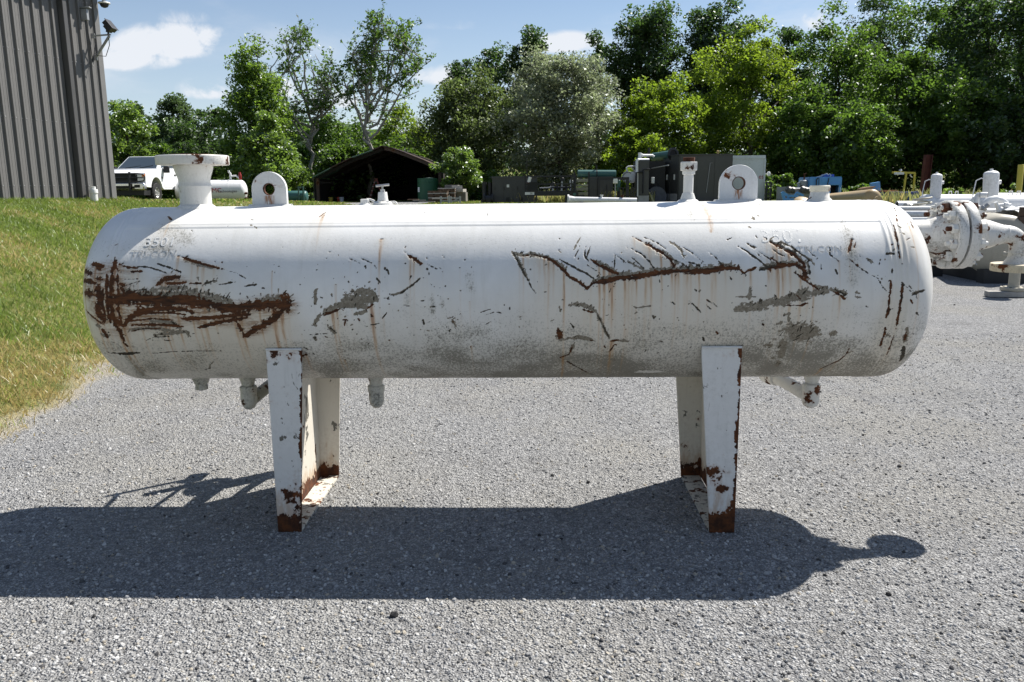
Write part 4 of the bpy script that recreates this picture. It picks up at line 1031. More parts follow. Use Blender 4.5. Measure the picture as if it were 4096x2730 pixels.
gg_.cyl((-1.56, TY + .8, 1.38), (-1.56, TY + .4, 1.3), .014, None, 10).cyl((-1.56, TY + .8, .84), (-1.56, TY + .36, .9), .014, None, 10).build('gauge_column', W1, tank)
o = Vector((-.872, TY, bot))
ol = MB().lathe([(.046, -.02), (.043, .012), (.036, .030), (.036, .05), (.031, .052), (.031, .058)], o, D_, 26).build('drain_stub', W1D, tank)
MB().lathe([(.040, .05), (.046, .055), (.046, .082), (.041, .085), (.042, .13), (.036, .158), (.02, .176), (.003, .18)], o, D_, 26).build('cap', W1D, tank, ol)
o = Vector((1.478, TY, bot))
ol = MB().lathe([(.047, -.02), (.044, .01), (.038, .026), (.032, .044), (.031, .06)], o, D_, 26).build('outlet_elbow', W1R, tank)
MB().lathe([(.041, .05), (.047, .056), (.047, .08), (.044, .084), (.045, .15), (.037, .172), (.014, .186), (.002, .188)], o, D_, 26).build('elbow_body', W1R, tank, ol)
MB().tube([o + Vector((-.005, .01, -.125)), o + Vector((-.06, .17, -.1)), o + Vector((-.115, .36, -.085))], .036, 18).lathe([(.036, -.05), (.046, -.045), (.048, .0), (.054, .004), (.054, .06), (.05, .07), (.03, .075)], o + Vector((-.11, .33, -.087)), (-.3, 1, .05), 22).build('outlet_pipe', W1R, tank, ol)

# bolted side nozzle on the right head, reducing to a down-turned elbow
NY, NZ = 4.33, 1.458
AX = Vector((1, 0, 0))
W1N = paint('nozzle_paint_mildew', (.69, .68, .65), rust=.68, grime=1.1, seed=7.7, sc_=8, gcol=(.15, .15, .12), streak=.3)
sn = MB().lathe([(.080, 0), (.080, .25), (.0815, .258), (.0835, .262), (.096, .30), (.112, .335), (.116, .347)], (1.795, NY, NZ), AX, 44).build('side_nozzle', W1N, tank)
for x0 in (2.1425, 2.2045):
    MB().lathe([(.105, 0), (.174, 0), (.178, .005), (.178, .044), (.174, .049), (.09, .049)] if x0 < 2.2 else [(.09, 0), (.174, 0), (.178, .005), (.178, .044), (.174, .049), (.1, .049)], (x0, NY, NZ), AX, 60).build('flange', W1N, tank, sn)
MB().lathe([(.098, 0), (.098, .0125)], (2.1918, NY, NZ), AX, 40).build('ring_gasket', flat('gasket', (.20, .19, .17), .8), tank, sn)
for k in range(12):
    a = 2 * PI * k / 12 + .26; c_ = Vector((0, math.cos(a) * .1465, math.sin(a) * .1465)); q = Vector((0, NY, NZ)) + c_
    rusty = k in (3,)
    MB().lathe([(.0105, 0), (.0125, .003), (.0125, .21), (.0105, .213)], q + Vector((2.0885, 0, 0)), AX, 14).build('stud', RUSTM if k % 4 == 1 else W1R, tank, sn)
    for xo, h_ in ((2.1115, .03), (2.254, .03)):
        MB().lathe([(.0235, 0), (.0265, .004), (.0265, h_ - .001), (.024, h_)], q + Vector((xo, 0, 0)), AX, 6).build('nut', RUSTM if rusty else W1R, tank, sn, smooth=0)
MB().lathe([(.112, 0), (.108, .02), (.084, .06), (.081, .078), (.083, .083), (.081, .088), (.074, .12), (.056, .175), (.047, .205), (.049, .21), (.046, .215)], (2.254, NY, NZ), AX, 40).build('reducer', W1N, tank, sn)
ex_ = 2.469
pts = [(ex_ - .01, NY, NZ)] + [(ex_ + .076 * math.sin(a), NY, NZ - .076 * (1 - math.cos(a))) for a in np.linspace(0, PI / 2, 12)] + [(ex_ + .076, NY, NZ - .10)]
MB().tube(pts, .0465, 24).lathe([(.047, .0), (.049, .004), (.047, .01), (.05, .03), (.066, .056), (.07, .062)], (ex_ + .076, NY, NZ - .092), (0, 0, -1), 30).build('elbow', W1N, tank, sn)
CREAM = paint('cream_flange_paint', (.62, .55, .40), rust=.75, grime=.5, seed=3.9, sc_=8)
ef = MB().lathe([(.07, 0), (.123, 0), (.126, .003), (.126, .036), (.123, .04), (.03, .04)], (ex_ + .076, NY, NZ - .154), (0, 0, -1), 44).build('elbow_flange', CREAM, tank, sn)

# welded-on numbers and maker's marks
def on_shell(x0, th0):
    def f(x, y, z):
        a = rad(th0) + y / TR; r = TR + .0012 + z * .55
        return Vector((x0 + x, TY - r * math.cos(a), TZ + r * math.sin(a)))
    return f
lettering('3501', .105, (0, 0, 0), (1, 0, 0), (0, 0, 1), WELD, tank, extrude=.0007, wrap=on_shell(1.17, 36.5))
lettering('TRI-CON', .052, (0, 0, 0), (1, 0, 0), (0, 0, 1), STAMP, tank, extrude=.0005, wrap=on_shell(1.345, 29.5))
lettering('3501', .078, (0, 0, 0), (1, 0, 0), (0, 0, 1), WELD, tank, extrude=.0007, wrap=on_shell(-1.835, 37.5))
lettering('TRI-CON', .056, (0, 0, 0), (1, 0, 0), (0, 0, 1), STAMP, tank, extrude=.0005, wrap=on_shell(-1.85, 30))
# ------------------------------------------------------------------ grey metal building on the left
BW = paint('grey_siding', (.150, .146, .143), grime=.4, gcol=(.085, .083, .08), sc_=.55, streak=1., rough=.55)
BT = flat('grey_trim', (.175, .172, .17), .42, 0, .1, 2, .03)
GALV0 = flat('screw_heads', (.33, .33, .33), .5)
BD = flat('dark_downspout', (.085, .083, .083), .4, 0, .1, 2, .03)
bl = Thing('metal_building', 'tall grey metal building with ribbed vertical siding on the left edge', 'building', (-11.2, 21.5, 1.58))
def building():
    A_ = Vector((-11.18, 21.5, 0)); B_ = A_ - Vector((.156, .988, 0)) * 9.5            # wall line, far corner to near end
    d = (B_ - A_); Lw = d.length; d.normalize(); n = Vector((-d.y, d.x, 0)); n = n if n.x > 0 else -n
    H = 6.95; z0 = 1.58; step = .305; k = 0; u = .16
    scr = MB()
    while u < Lw:
        # one ribbed sheet: flat pan with two minor ridges and a trapezoid rib
        prof = [(0, 0), (.05, .0), (.058, .006), (.078, .006), (.086, 0), (.145, 0), (.153, .006), (.173, .006), (.181, 0), (.222, 0), (.234, .052), (.292, .052), (.305, 0)]
        m = MB(); vs = []
        for z in (z0 - .15, H):
            for a, o_ in prof: q = A_ + d * (u + a) + n * (o_ + .0015 * (k % 2)); vs.append((q.x, q.y, z))
        kk = len(prof); m.add(vs, [(i, i + 1, kk + i + 1, kk + i) for i in range(kk - 1)])
        # back of the sheet
        m.build('wall_panel', BW, bl, smooth=0)
        for j, z in enumerate(np.arange(z0 + .35, H, 1.5)):
            q = A_ + d * (u + .263) + n * .053; scr.cyl((q.x, q.y, z), Vector((q.x, q.y, z)) + n * .007, .014, None, 6)
            q = A_ + d * (u + .02) + n * .0015; scr.cyl((q.x, q.y, z), Vector((q.x, q.y, z)) + n * .007, .014, None, 6)
        u += step; k += 1
    scr.build('screws', GALV0, bl, kind='stuff')
    # corner trim, back walls, roof, eave and downspout
    c = MB(); q = A_ + d * .17
    c.prism([A_ + n * .045 + Vector((0, 0, z0 - .15)), q + n * .045 + Vector((0, 0, z0 - .15)), q - n * .01 + Vector((0, 0, z0 - .15)), A_ - n * .15 - d * .03 + Vector((0, 0, z0 - .15)), A_ - d * .03 + n * .03 + Vector((0, 0, z0 - .15))], (0, 0, H - z0 + .15)).build('corner_trim', BT, bl, smooth=0)
    i_ = -n * 9; w2 = MB(); w2.prism([A_ - n * .16 + Vector((0, 0, z0 - .2)), A_ + i_ + Vector((0, 0, z0 - .2)), A_ + i_ + d * Lw + Vector((0, 0, z0 - .2)), A_ - n * .16 + d * Lw + Vector((0, 0, z0 - .2))], (0, 0, H - z0 + .1)).build('wall', BW, bl, smooth=0)
    rf = MB(); e0 = A_ - d * .25 + n * .32; e1 = B_ + d * .25 + n * .32
    rf.prism([e0 + Vector((0, 0, H)), e1 + Vector((0, 0, H)), e1 - n * 9.6 + Vector((0, 0, H + 1.5)), e0 - n * 9.6 + Vector((0, 0, H + 1.5))], (0, 0, .12)).build('roof', BT, bl, smooth=0)
    g_ = MB(); g_.prism([e0 + n * .001 + Vector((0, 0, H - .16)), e1 + n * .001 + Vector((0, 0, H - .16)), e1 + n * .14 + Vector((0, 0, H - .16)), e0 + n * .14 + Vector((0, 0, H - .16))], (0, 0, .18)).build('gutter', BD, bl, smooth=0)
    t_ = 1.38; p0 = A_ + d * t_ + n * .10
    s = MB(); s.bar(p0 + Vector((0, 0, z0 + .06)), p0 + Vector((0, 0, H - .15)), .15, .13, d).build('downspout', BD, bl, smooth=0, bevel=.01)
    return A_, B_, d, n, H
BA, BB, bdv, bnv, BH = building()
# white pipe cap by the wall
pc = at(215, 441, 20.2); pz = 1.64
T = Thing('cleanout_pipe', 'white plastic cleanout pipe cap standing in the grass by the metal wall', 'pipe', (pc.x, 20.2, pz - .1))
PVC = flat('white_plastic', (.72, .72, .70), .4, 0, .1)
b_ = MB().lathe([(.085, 0), (.085, .2), (.10, .205), (.10, .29), (.096, .3)], (pc.x, 20.2, pz - .1), n=24).build('pipe', PVC, T)
MB().lathe([(.06, 0), (.06, .06), (.055, .065)], (pc.x, 20.2, pz + .2), n=20).build('plug', PVC, T)
# flood light on its bracket
DKM = flat('dark_fixture', (.03, .03, .034), .45, 0, .2)
GALV = flat('galvanised', (.36, .37, .38), .45, .4, .2)
w0 = BA + bdv * .30 + bnv * .05
zF = at(216, 83, w0.y).z
T = Thing('flood_light', 'black flood light on a steel bracket sticking out from the building corner', 'lamp', (w0.x, w0.y, zF))
p0 = Vector((w0.x, w0.y, zF)); p1 = p0 + bnv * .50 + Vector((0, 0, .01)); p2 = p0 + Vector((0, 0, -.52)) + bdv * -.02
MB().bar(p0, p1, .035).bar(p2, p1 - bnv * .04 + Vector((0, 0, -.03)), .045).bar(p0 + Vector((0, 0, .06)), p0 + Vector((0, 0, -.06)), .09, .02).bar(p2 + Vector((0, 0, .07)), p2 - Vector((0, 0, .07)), .09, .02).build('bracket', GALV, T, smooth=0)
q = p1 - bnv * .06
MB().cyl(q, q + Vector((0, 0, .08)), .025, None, 12).bar(q + Vector((-.05, 0, .07)), q + Vector((.09, 0, .07)), .02).bar(q + Vector((-.05, 0, .07)), q + Vector((-.02, 0, .2)), .02).build('yoke', DKM, T)
Mh = Matrix.Translation(q + Vector((.07, 0, .20))) @ Matrix.Rotation(rad(-38), 4, 'Y')
MB().box(-.07, .045, -.14, .14, -.12, .14, Mh).box(-.125, -.065, -.09, .09, -.10, .085, Mh).box(.045, .058, -.155, .155, -.14, .17, Mh).build('lamp_head', DKM, T, bevel=.02)
MB().tube([q + Vector((0, 0, .1)), q + Vector((.0, 0, -.25)), q + Vector((-.12, 0, -.52)), q + Vector((-.34, 0, -.5)), p2 + Vector((0, 0, .1))], .009, 6).build('cable', DKM, T)
# camera dome under the eave and a junction box with conduit
zc = at(245, 8, BA.y - .1).z
T = Thing('security_camera', 'white dome security camera hanging at the top of the building corner', 'camera', (BA.x + .24, BA.y, zc))
q = Vector((BA.x + .24, BA.y - .05, zc))
hd = MB().lathe([(.025, .40), (.025, .10), (.045, .09), (.045, .06), (.14, .032), (.148, .007), (.126, -.004)], q, (0, 0, 1), 26).build('housing', PVC, T)
MB().lathe([(.105, 0), (.10, -.035), (.077, -.07), (.035, -.09), (.004, -.094)], q + Vector((0, 0, -.006)), (0, 0, 1), 24).build('dome', DKM, T)
MB().bar(q + Vector((0, 0, .42)), q + Vector((-.30, 0, .40)), .05).build('arm', PVC, T)
jb = BA + bdv * .62 + bnv * .05; zj = at(208, 33, jb.y).z
T = Thing('junction_box', 'small grey junction box with a hanging cable high on the metal wall', 'box', (jb.x, jb.y, zj))
MB().box(-.08, .08, -.05, .05, -.14, .12, Matrix.Translation((jb.x + .06, jb.y, zj))).box(-.1, .16, -.06, .06, .14, .17, Matrix.Translation((jb.x + .06, jb.y, zj))).build('box', GALV, T, bevel=.006)
MB().tube([Vector((jb.x + .06, jb.y, zj - .14)), Vector((jb.x + .09, jb.y + .05, zj - .6)), Vector((jb.x + .04, jb.y + .2, zj - 1.1)), p2 + Vector((.02, 0, .3))], .011, 6).build('cable', DKM, T)

# ------------------------------------------------------------------ white pickup
CARW = flat('white_car_paint', (.78, .785, .79), .22, 0, .02, 2, .0)
BLK = flat('black_plastic', (.018, .018, .019), .5, 0, .2)
CHR = flat('chrome', (.60, .60, .60), .14, 1., .05)
GLS = G('dark_glass'); GLS = GLS.princ((.045, .06, .075), .05, 0, None, .7)
HLG = flat('headlight_glass', (.42, .44, .46), .1, .5, .1)
AMB = flat('amber_lens', (.75, .20, .02), .25, 0, .1)
RUB = flat('tyre_rubber', (.022, .022, .022), .85, 0, .3, 12, .4)
RIM = flat('alloy_rim', (.50, .50, .49), .3, .7, .1)
def pickup():
    sx_ = at(356, 440, 33.6).x + .04; cx = sx_ - 1.0; z = gz(cx, 34.) - .0; y = 32.75
    T = Thing('pickup_truck', 'white pickup truck with black grille guard parked behind the metal building', 'pickup truck', (cx, y, z))
    def P(px, py, pz): return (cx + px, y + py, z + pz)
    prof = [(.10, .62), (.06, .80), (.10, 1.18), (.22, 1.26), (1.42, 1.36), (1.42, 1.40), (4.25, 1.40), (4.25, 1.36), (6.2, 1.36), (6.2, .66), (5.75, .6)]
    def arch(yc): return [(yc + .52 * math.cos(a), .46 + .56 * math.sin(a)) for a in np.linspace(0.25, PI - .25, 11)]
    prof += arch(4.75) + [(4.1, .52), (1.65, .52)] + arch(1.02) + [(.45, .6)]
    m = MB(); m.prism([P(-.985, a, b) for a, b in prof], (1.97, 0, 0)); body = m.build('body', CARW, T, smooth=30, bevel=.03)
    # cab with glass
    c = MB(); lo = [(1.48, 1.385), (4.20, 1.385)]; hi = [(2.28, 1.94), (3.95, 1.95)]
    vs = [P(-.90, 1.44, 1.39), P(.90, 1.44, 1.39), P(.90, 4.2, 1.39), P(-.90, 4.2, 1.39), P(-.74, 2.26, 1.93), P(.74, 2.26, 1.93), P(.74, 3.95, 1.95), P(-.74, 3.95, 1.95)]
    c.add(vs, [(0, 1, 5, 4), (1, 2, 6, 5), (2, 3, 7, 6), (3, 0, 4, 7), (4, 5, 6, 7), (0, 3, 2, 1)]); cab = c.build('cab', CARW, T, smooth=0, bevel=.06)
    def onface(a, b, c_, d_, ins, off):
        a, b, c_, d_ = map(Vector, (a, b, c_, d_)); ce = (a + b + c_ + d_) / 4; n = (b - a).cross(d_ - a).normalized()
        return [ce + (p - ce) * ins + n * off for p in (a, b, c_, d_)]
    def glass(idx, ins, nm):
        q = onface(*[vs[i] for i in idx], ins, .012); n = (q[1] - q[0]).cross(q[3] - q[0]).normalized()
        return MB().prism(q, -n * .02).build(nm, GLS, T, cab, smooth=0)
    glass((0, 1, 5, 4), .90, 'windshield')
    n_ = 0
    for ya, yb in ((1.72, 2.95), (3.03, 3.98)):
        for s in (1, -1):
            t = lambda yy: max(0, min(1, (yy - 1.5) / .8))
            q = [P(s * .893, ya, 1.45), P(s * .893, yb, 1.45), P(s * .762, yb - .05, 1.86), P(s * .762, max(ya, 2.3), 1.86)]
            n = (Vector(q[1]) - Vector(q[0])).cross(Vector(q[3]) - Vector(q[0])).normalized(); n = n if n.x * s > 0 else -n
            MB().prism([Vector(p) + n * .012 for p in q], -n * .03).build('side_window', GLS, T, cab, smooth=0)
    MB().bar(P(-.5, 1.47, 1.43), P(.1, 1.62, 1.52), .02).bar(P(.1, 1.47, 1.43), P(.62, 1.62, 1.53), .02).each('wiper', BLK, T, cab)
    MB().box(-.64, .64, -.05, .05, .76, 1.19, Matrix.Translation(P(0, .02, 0))).build('grille', BLK, T, bevel=.02)
    MB().box(-.66, .62, -.012, .02, 1.15, 1.19, Matrix.Translation(P(.02, .0, 0))).build('grille_bar', BLK, T)
    for s in (1, -1):
        h = MB().box(min(s * .66, s * .96), max(s * .66, s * .96), .03, .2, .84, 1.16, Matrix.Translation(P(0, -.02, 0))).build('headlight', HLG, T, bevel=.03)
        MB().box(min(s * .88, s * .965), max(s * .88, s * .965), -.004, .1, 1.03, 1.14, Matrix.Translation(P(0, 0.0, 0))).build('turn_signal', AMB, T, h)
        MB().bar(P(s * .9, 1.78, 1.4), P(s * 1.05, 1.74, 1.36), .05).box(min(s * 1.02, s * 1.25), max(s * 1.02, s * 1.25), 1.66, 1.78, 1.22, 1.5, Matrix.Translation(P(0, 0, 0))).build('mirror', BLK, T, bevel=.03)
        d_ = MB().prism([P(s * .986, 1.72, .62), P(s * .986, 2.98, .62), P(s * .986, 2.98, 1.36), P(s * .986, 1.72, 1.34)], (s * .008, 0, 0)).build('door', CARW, T, smooth=0, bevel=.004)
        MB().box(min(s * .996, s * 1.02), max(s * .996, s * 1.02), 2.72, 2.92, 1.12, 1.17, Matrix.Translation(P(0, 0, 0))).build('handle', BLK, T, d_)
        MB().box(min(s * .996, s * 1.004), max(s * .996, s * 1.004), 1.5, 1.62, .98, 1.06, Matrix.Translation(P(0, 0, 0))).build('badge', BLK, T)
        for yc in (1.02, 4.75):
            o = Vector(P(s * .72, yc, .40))
            ty = MB().lathe([(.23, 0), (.37, 0), (.405, .04), (.405, .235), (.37, .275), (.23, .275)], o, (s, 0, 0), 32, False)
            for k in range(20):
                a = 2 * PI * k / 20; c0 = o + Vector((s * .14, math.cos(a) * .403, math.sin(a) * .403)); ty.bar(c0 - Vector((.11, 0, 0)), c0 + Vector((.11, 0, 0)), .05, .03, Vector((0, math.cos(a), math.sin(a))))
            wl = ty.build('wheel', RUB, T)
            MB().lathe([(.235, .02), (.235, .26), (.21, .262), (.20, .2), (.09, .21), (.08, .26), (.01, .262)], o, (s, 0, 0), 28).build('rim', RIM, T, wl)
    MB().box(-1.0, 1.0, -.16, .10, .52, .80, Matrix.Translation(P(0, 0, 0))).build('bumper', CHR, T, bevel=.04)
    fb = MB().box(.62, .84, -.172, -.10, .60, .72, Matrix.Translation(P(0, 0, 0))).build('fog_light', BLK, T)
    MB().box(-.62, .62, -.172, -.05, .56, .66, Matrix.Translation(P(0, 0, 0))).build('bumper_opening', BLK, T)
    MB().box(-.9, .9, .0, 1.4, .30, .5, Matrix.Translation(P(0, 0, 0))).build('chassis', BLK, T)
    g = MB()
    for s in (1, -1):
        g.tube([P(s * .46, -.22, .48), P(s * .46, -.24, .9), P(s * .46, -.16, 1.22)], .045, 8)
        g.tube([P(s * .46, -.22, 1.14), P(s * .8, -.2, 1.16), P(s * 1.0, -.08, 1.12), P(s * 1.02, -.04, 1.0), P(s * 1.0, -.08, .88), P(s * .8, -.2, .84), P(s * .46, -.22, .84)], .022, 8)
        g.tube([P(s * .46, -.22, .99), P(s * .8, -.21, 1.0), P(s * 1.0, -.09, 1.0)], .016, 8)
    for zz_ in (.66, .84, 1.0, 1.16): g.tube([P(-.46, -.23, zz_), P(.46, -.23, zz_)], .02, 8)
    g.build('grille_guard', BLK, T)
    MB().tube([P(.5, 2.9, 1.94), P(.5, 3.0, 2.02), P(.5, 3.02, 2.1)], .02, 6).build('aerial', BLK, T)
pickup()

# ------------------------------------------------------------------ small white tank with lettering, teal vessel
REDP = flat('red_print', (.33, .02, .025), .6, 0, .1)
BLUEP = flat('dark_print', (.10, .08, .14), .6, 0, .1)
def hvessel(T, a, b, r, mat, n=32, head=.5, name='shell'):
    a = Vector(a); b = Vector(b); L = (b - a).length; h = r * head
    pr = [(r * math.sin(t), h * (1 - math.cos(t))) for t in np.linspace(.02, PI / 2, 9)]
    pr += [(r, L - h)] + [(r * math.cos(t), L - h + h * math.sin(t)) for t in np.linspace(0, PI / 2 - .02, 9)]
    return MB().lathe(pr, a, b - a, n).build(name, mat, T)
WFAR = paint('white_vessel_paint', (.74, .745, .75), rust=.22, grime=.3, seed=21., sc_=1.6)
WFAR2 = paint('white_vessel_paint_streaked', (.73, .735, .74), rust=.3, grime=.4, seed=25., sc_=1.3)
p = at(525, 440, 36.); z = gz(p.x, 36.)
e = at(564, 440, 36.); r = .49
T = Thing('small_white_tank', 'small white horizontal tank with red and dark lettering beyond the big nozzle', 'tank', (p.x, 36., z))
a = Vector((e.x - 2.9, 35.4, z + .50)); b = Vector((e.x, 36.3, z + .50)); hvessel(T, a, b, r, WFAR, 36, .55)
dv = (b - a).normalized(); sv_ = Vector((dv.y, -dv.x, 0))
MB().lathe([(r + .004, 0), (r + .004, .05)], a + dv * 2.2, dv, 32).build('girth_band', WFAR2, T)
o = a + dv * 1.40 + sv_ * (r + .008) + Vector((0, 0, -.05))
lettering('+FMC', .27, o + dv * .22, dv, (0, 0, 1), REDP, T); lettering('Technologies', .15, o + dv * .80, dv, (0, 0, 1), BLUEP, T)
for k, (q, zz_) in enumerate(((.12, -.1), (.02, -.32), (-.2, -.2), (-.25, .0))):
    pp = b + Vector((0, 0, zz_)) - sv_ * 0 + sv_ * (.25 + q) - dv * .05; MB().cyl(pp - dv * .2, pp + dv * .05, .05, None, 12).build('port', RUSTM, T)
pp = a + dv * 2.35 + Vector((0, 0, r))
MB().tube([pp, pp + Vector((0, 0, .28)), pp + Vector((-.06, 0, .34)), pp + Vector((-.06, 0, .42))], .045, 10).tube([pp + Vector((0, 0, .16)), pp + Vector((.22, .05, .18)), pp + Vector((.36, .1, .06))], .04, 10).tube([pp + Vector((-.02, -.2, 0)), pp + Vector((0, -.4, -.3)), pp + Vector((0, -.45, -.55))], .03, 8).build('valve_piping', WFAR, T)
MB().lathe([(.05, 0), (.07, .03), (.07, .22), (.05, .26), (.04, .34)], pp + Vector((.38, .12, .0)), n=14).build('red_relief_valve', flat('red_valve', (.28, .015, .015), .5), T)
for t in (.5, 2.3): MB().box(-.05, .05, -.4, .4, 0, .3, Matrix.Translation(a + dv * t + Vector((0, 0, -.62)))).build('saddle', WFAR, T)

TEAL = paint('teal_paint', (.035, .115, .105), rust=.15, grime=.2, seed=31., sc_=1.5)
DGREEN = paint('dark_green_paint', (.03, .085, .07), rust=.2, grime=.2, seed=33., sc_=2)
p0 = at(648, 452, 46.); z = gz(p0.x, 46.)
T = Thing('teal_vessel', 'small teal horizontal vessel with an end frame left of the dark shed', 'tank', (p0.x, 46., z))
a = at(640, 452, 46.); b = at(708, 452, 46.); hvessel(T, a, b, .32, TEAL)
fx_ = at(692, 452, 45.6)
fr = MB()
for s in (-.13, .13): fr.bar(Vector((fx_.x + s, 45.6, z)), Vector((fx_.x + s, 45.6, a.z + .55)), .07)
for h in (.1, .5, 1.): fr.bar(Vector((fx_.x - .13, 45.6, z + h * (a.z + .5 - z))), Vector((fx_.x + .13, 45.6, z + h * (a.z + .5 - z))), .06)
fr.build('end_frame', DGREEN, T, smooth=0)
for t in (.35, 1.0): MB().box(-.06, .06, -.25, .25, 0, a.z - .28 - z, Matrix.Translation((a.x + t, 46., z))).build('support', DGREEN, T)

# ------------------------------------------------------------------ open shed with a many-sided roof
SHR = paint('rusty_roof_sheet', (.055, .028, .022), rust=.5, grime=.3, seed=41., sc_=.8)
SHG = paint('pale_green_roof_sheet', (.12, .20, .155), rust=.4, grime=.3, seed=43., sc_=.8)
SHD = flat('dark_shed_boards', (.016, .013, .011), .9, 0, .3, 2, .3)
def shed():
    Y = 58.; pts = [(721.5, 409.6), (763, 388), (812, 363.7), (859, 347), (880.7, 337.5), (900, 341.5), (933, 353), (972, 368.6), (1017, 390)]
    P_ = [at(a, b, Y) for a, b in pts]; zb = gz(P_[4].x, Y) - .05; D = 13.
    T = Thing('open_shed', 'big dark open-fronted shed with a rusty many-sided roof under the trees', 'shed', (P_[4].x, Y, zb))
    back = Vector((0, D, 0)); cx = P_[4].x
    for i in range(len(P_) - 1):
        a, b = P_[i], P_[i + 1]; n = Vector((-(b - a).z, 0, (b - a).x)).normalized()
        nseg = 4
        for j in range(nseg):
            y0 = -.55 + (D + .55) * j / nseg; y1 = -.55 + (D + .55) * (j + 1) / nseg + .06; lift = .004 * (j % 2) + .008 * (i % 2) + .01 * rng.random()
            q = [a + Vector((0, y0, 0)) + n * lift, b + Vector((0, y0, 0)) + n * lift, b + Vector((0, y1, 0)) + n * lift, a + Vector((0, y1, 0)) + n * lift]
            MB().prism(q, n * .05).build('roof_sheet', SHG if i in (0, 2) and j == 0 else SHR, T, smooth=0)
        # rib boards following the arch
        for j in range(4):
            y = .05 + j * (D - .2) / 3
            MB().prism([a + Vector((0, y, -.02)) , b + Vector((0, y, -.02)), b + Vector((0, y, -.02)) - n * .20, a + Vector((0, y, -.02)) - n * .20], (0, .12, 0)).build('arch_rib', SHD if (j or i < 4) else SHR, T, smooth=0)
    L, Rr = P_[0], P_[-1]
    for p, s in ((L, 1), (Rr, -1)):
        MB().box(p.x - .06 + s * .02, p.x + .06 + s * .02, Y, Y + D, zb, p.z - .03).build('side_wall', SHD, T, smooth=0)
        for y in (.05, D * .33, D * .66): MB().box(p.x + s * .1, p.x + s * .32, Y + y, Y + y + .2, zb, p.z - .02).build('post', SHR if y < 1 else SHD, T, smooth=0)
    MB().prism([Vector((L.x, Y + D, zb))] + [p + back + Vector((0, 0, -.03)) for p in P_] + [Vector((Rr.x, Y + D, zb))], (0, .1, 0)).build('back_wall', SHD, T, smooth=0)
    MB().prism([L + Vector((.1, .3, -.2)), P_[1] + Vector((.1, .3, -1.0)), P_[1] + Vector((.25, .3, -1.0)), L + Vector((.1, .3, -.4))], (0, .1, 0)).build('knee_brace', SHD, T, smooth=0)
    return T, zb
shedT, shz = shed()
# step ladder, buckets and a stored blue tank inside the shed
REDL = flat('red_ladder', (.20, .05, .035), .5); ALU = flat('aluminium', (.4, .4, .4), .4, .6)
a = at(864, 412, 60.); T = Thing('step_ladder', 'red step ladder standing open in the dark mouth of the shed', 'ladder', (a.x, 60, shz))
for s in (-.25, .25):
    MB().bar((a.x - .62, 60 + s, shz), (a.x - .02, 60 + s * .6, a.z), .07, .04).build('front_rail', REDL, T, smooth=0)
    MB().bar((a.x + .55, 60 + s, shz), (a.x + .05, 60 + s * .6, a.z), .06, .03).build('rear_rail', REDL, T, smooth=0)
for k in range(5):
    f = (k + .8) / 5.6; MB().box(-.06, .08, -.24 + f * .07, .24 - f * .07, 0, .03, Matrix.Translation((a.x - .62 + .6 * f, 60, shz + (a.z - shz) * f))).build('tread', ALU, T, smooth=0)
MB().box(-.1, .14, -.18, .18, 0, .04, Matrix.Translation((a.x, 60, a.z))).build('top_cap', REDL, T)
for px, c_, lb in ((760, (.40, .30, .03), 'yellow bucket standing in the shed mouth'), (785, (.45, .47, .50), 'white bucket standing in the shed mouth'), (779, (.35, .03, .02), 'red bucket beside the white bucket in the shed')):
    a = at(px, 458, 58.6 if px != 779 else 58.9); zz_ = gz(a.x, 58.6)
    T = Thing('bucket', lb, 'bucket', (a.x, a.y, zz_)); mt = flat('bucket_plastic', c_, .4)
    MB().lathe([(.12, 0), (.155, .36), (.165, .36), (.165, .38), (.14, .38), (.11, .03)], (a.x, a.y, zz_), n=18).build('pail', mt, T)
    MB().tube([(a.x - .16, a.y, zz_ + .35), (a.x - .1, a.y - .15, zz_ + .3), (a.x + .1, a.y - .15, zz_ + .3), (a.x + .16, a.y, zz_ + .35)], .008, 6).build('bail', ALU, T)

# green poly tank
p = at(984, 440, 56.); zz_ = gz(p.x, 56.); r = at(1008, 440, 56.).x - p.x; h = at(984, 410, 56.).z - zz_
GRN = paint('green_plastic', (.016, .085, .042), rust=0, grime=.15, seed=51., sc_=.7, rough=.55)
T = Thing('water_tank', 'round green plastic tank in front of the shed right side', 'tank', (p.x, 56., zz_))
MB().lathe([(r, 0), (r, h * .82), (r * 1.02, h * .825), (r * 1.02, h * .845), (r, h * .85), (r, h), (r * .94, h), (r * .93, h * .9), (.02, h * .93)], (p.x, 56., zz_), n=44).build('body', GRN, T)
MB().lathe([(.36, 0), (.34, .12), (.02, .16)], (p.x + .15, 55.75, zz_ + h * .93), n=24).build('lid', flat('pale_lid', (.5, .55, .42), .5), T)
MB().box(-.08, .08, -.01, .01, -.16, .16, Matrix.Translation((p.x - r * .78, 56 - r * .66, zz_ + h * .52))).build('label_plate', PVC, T)

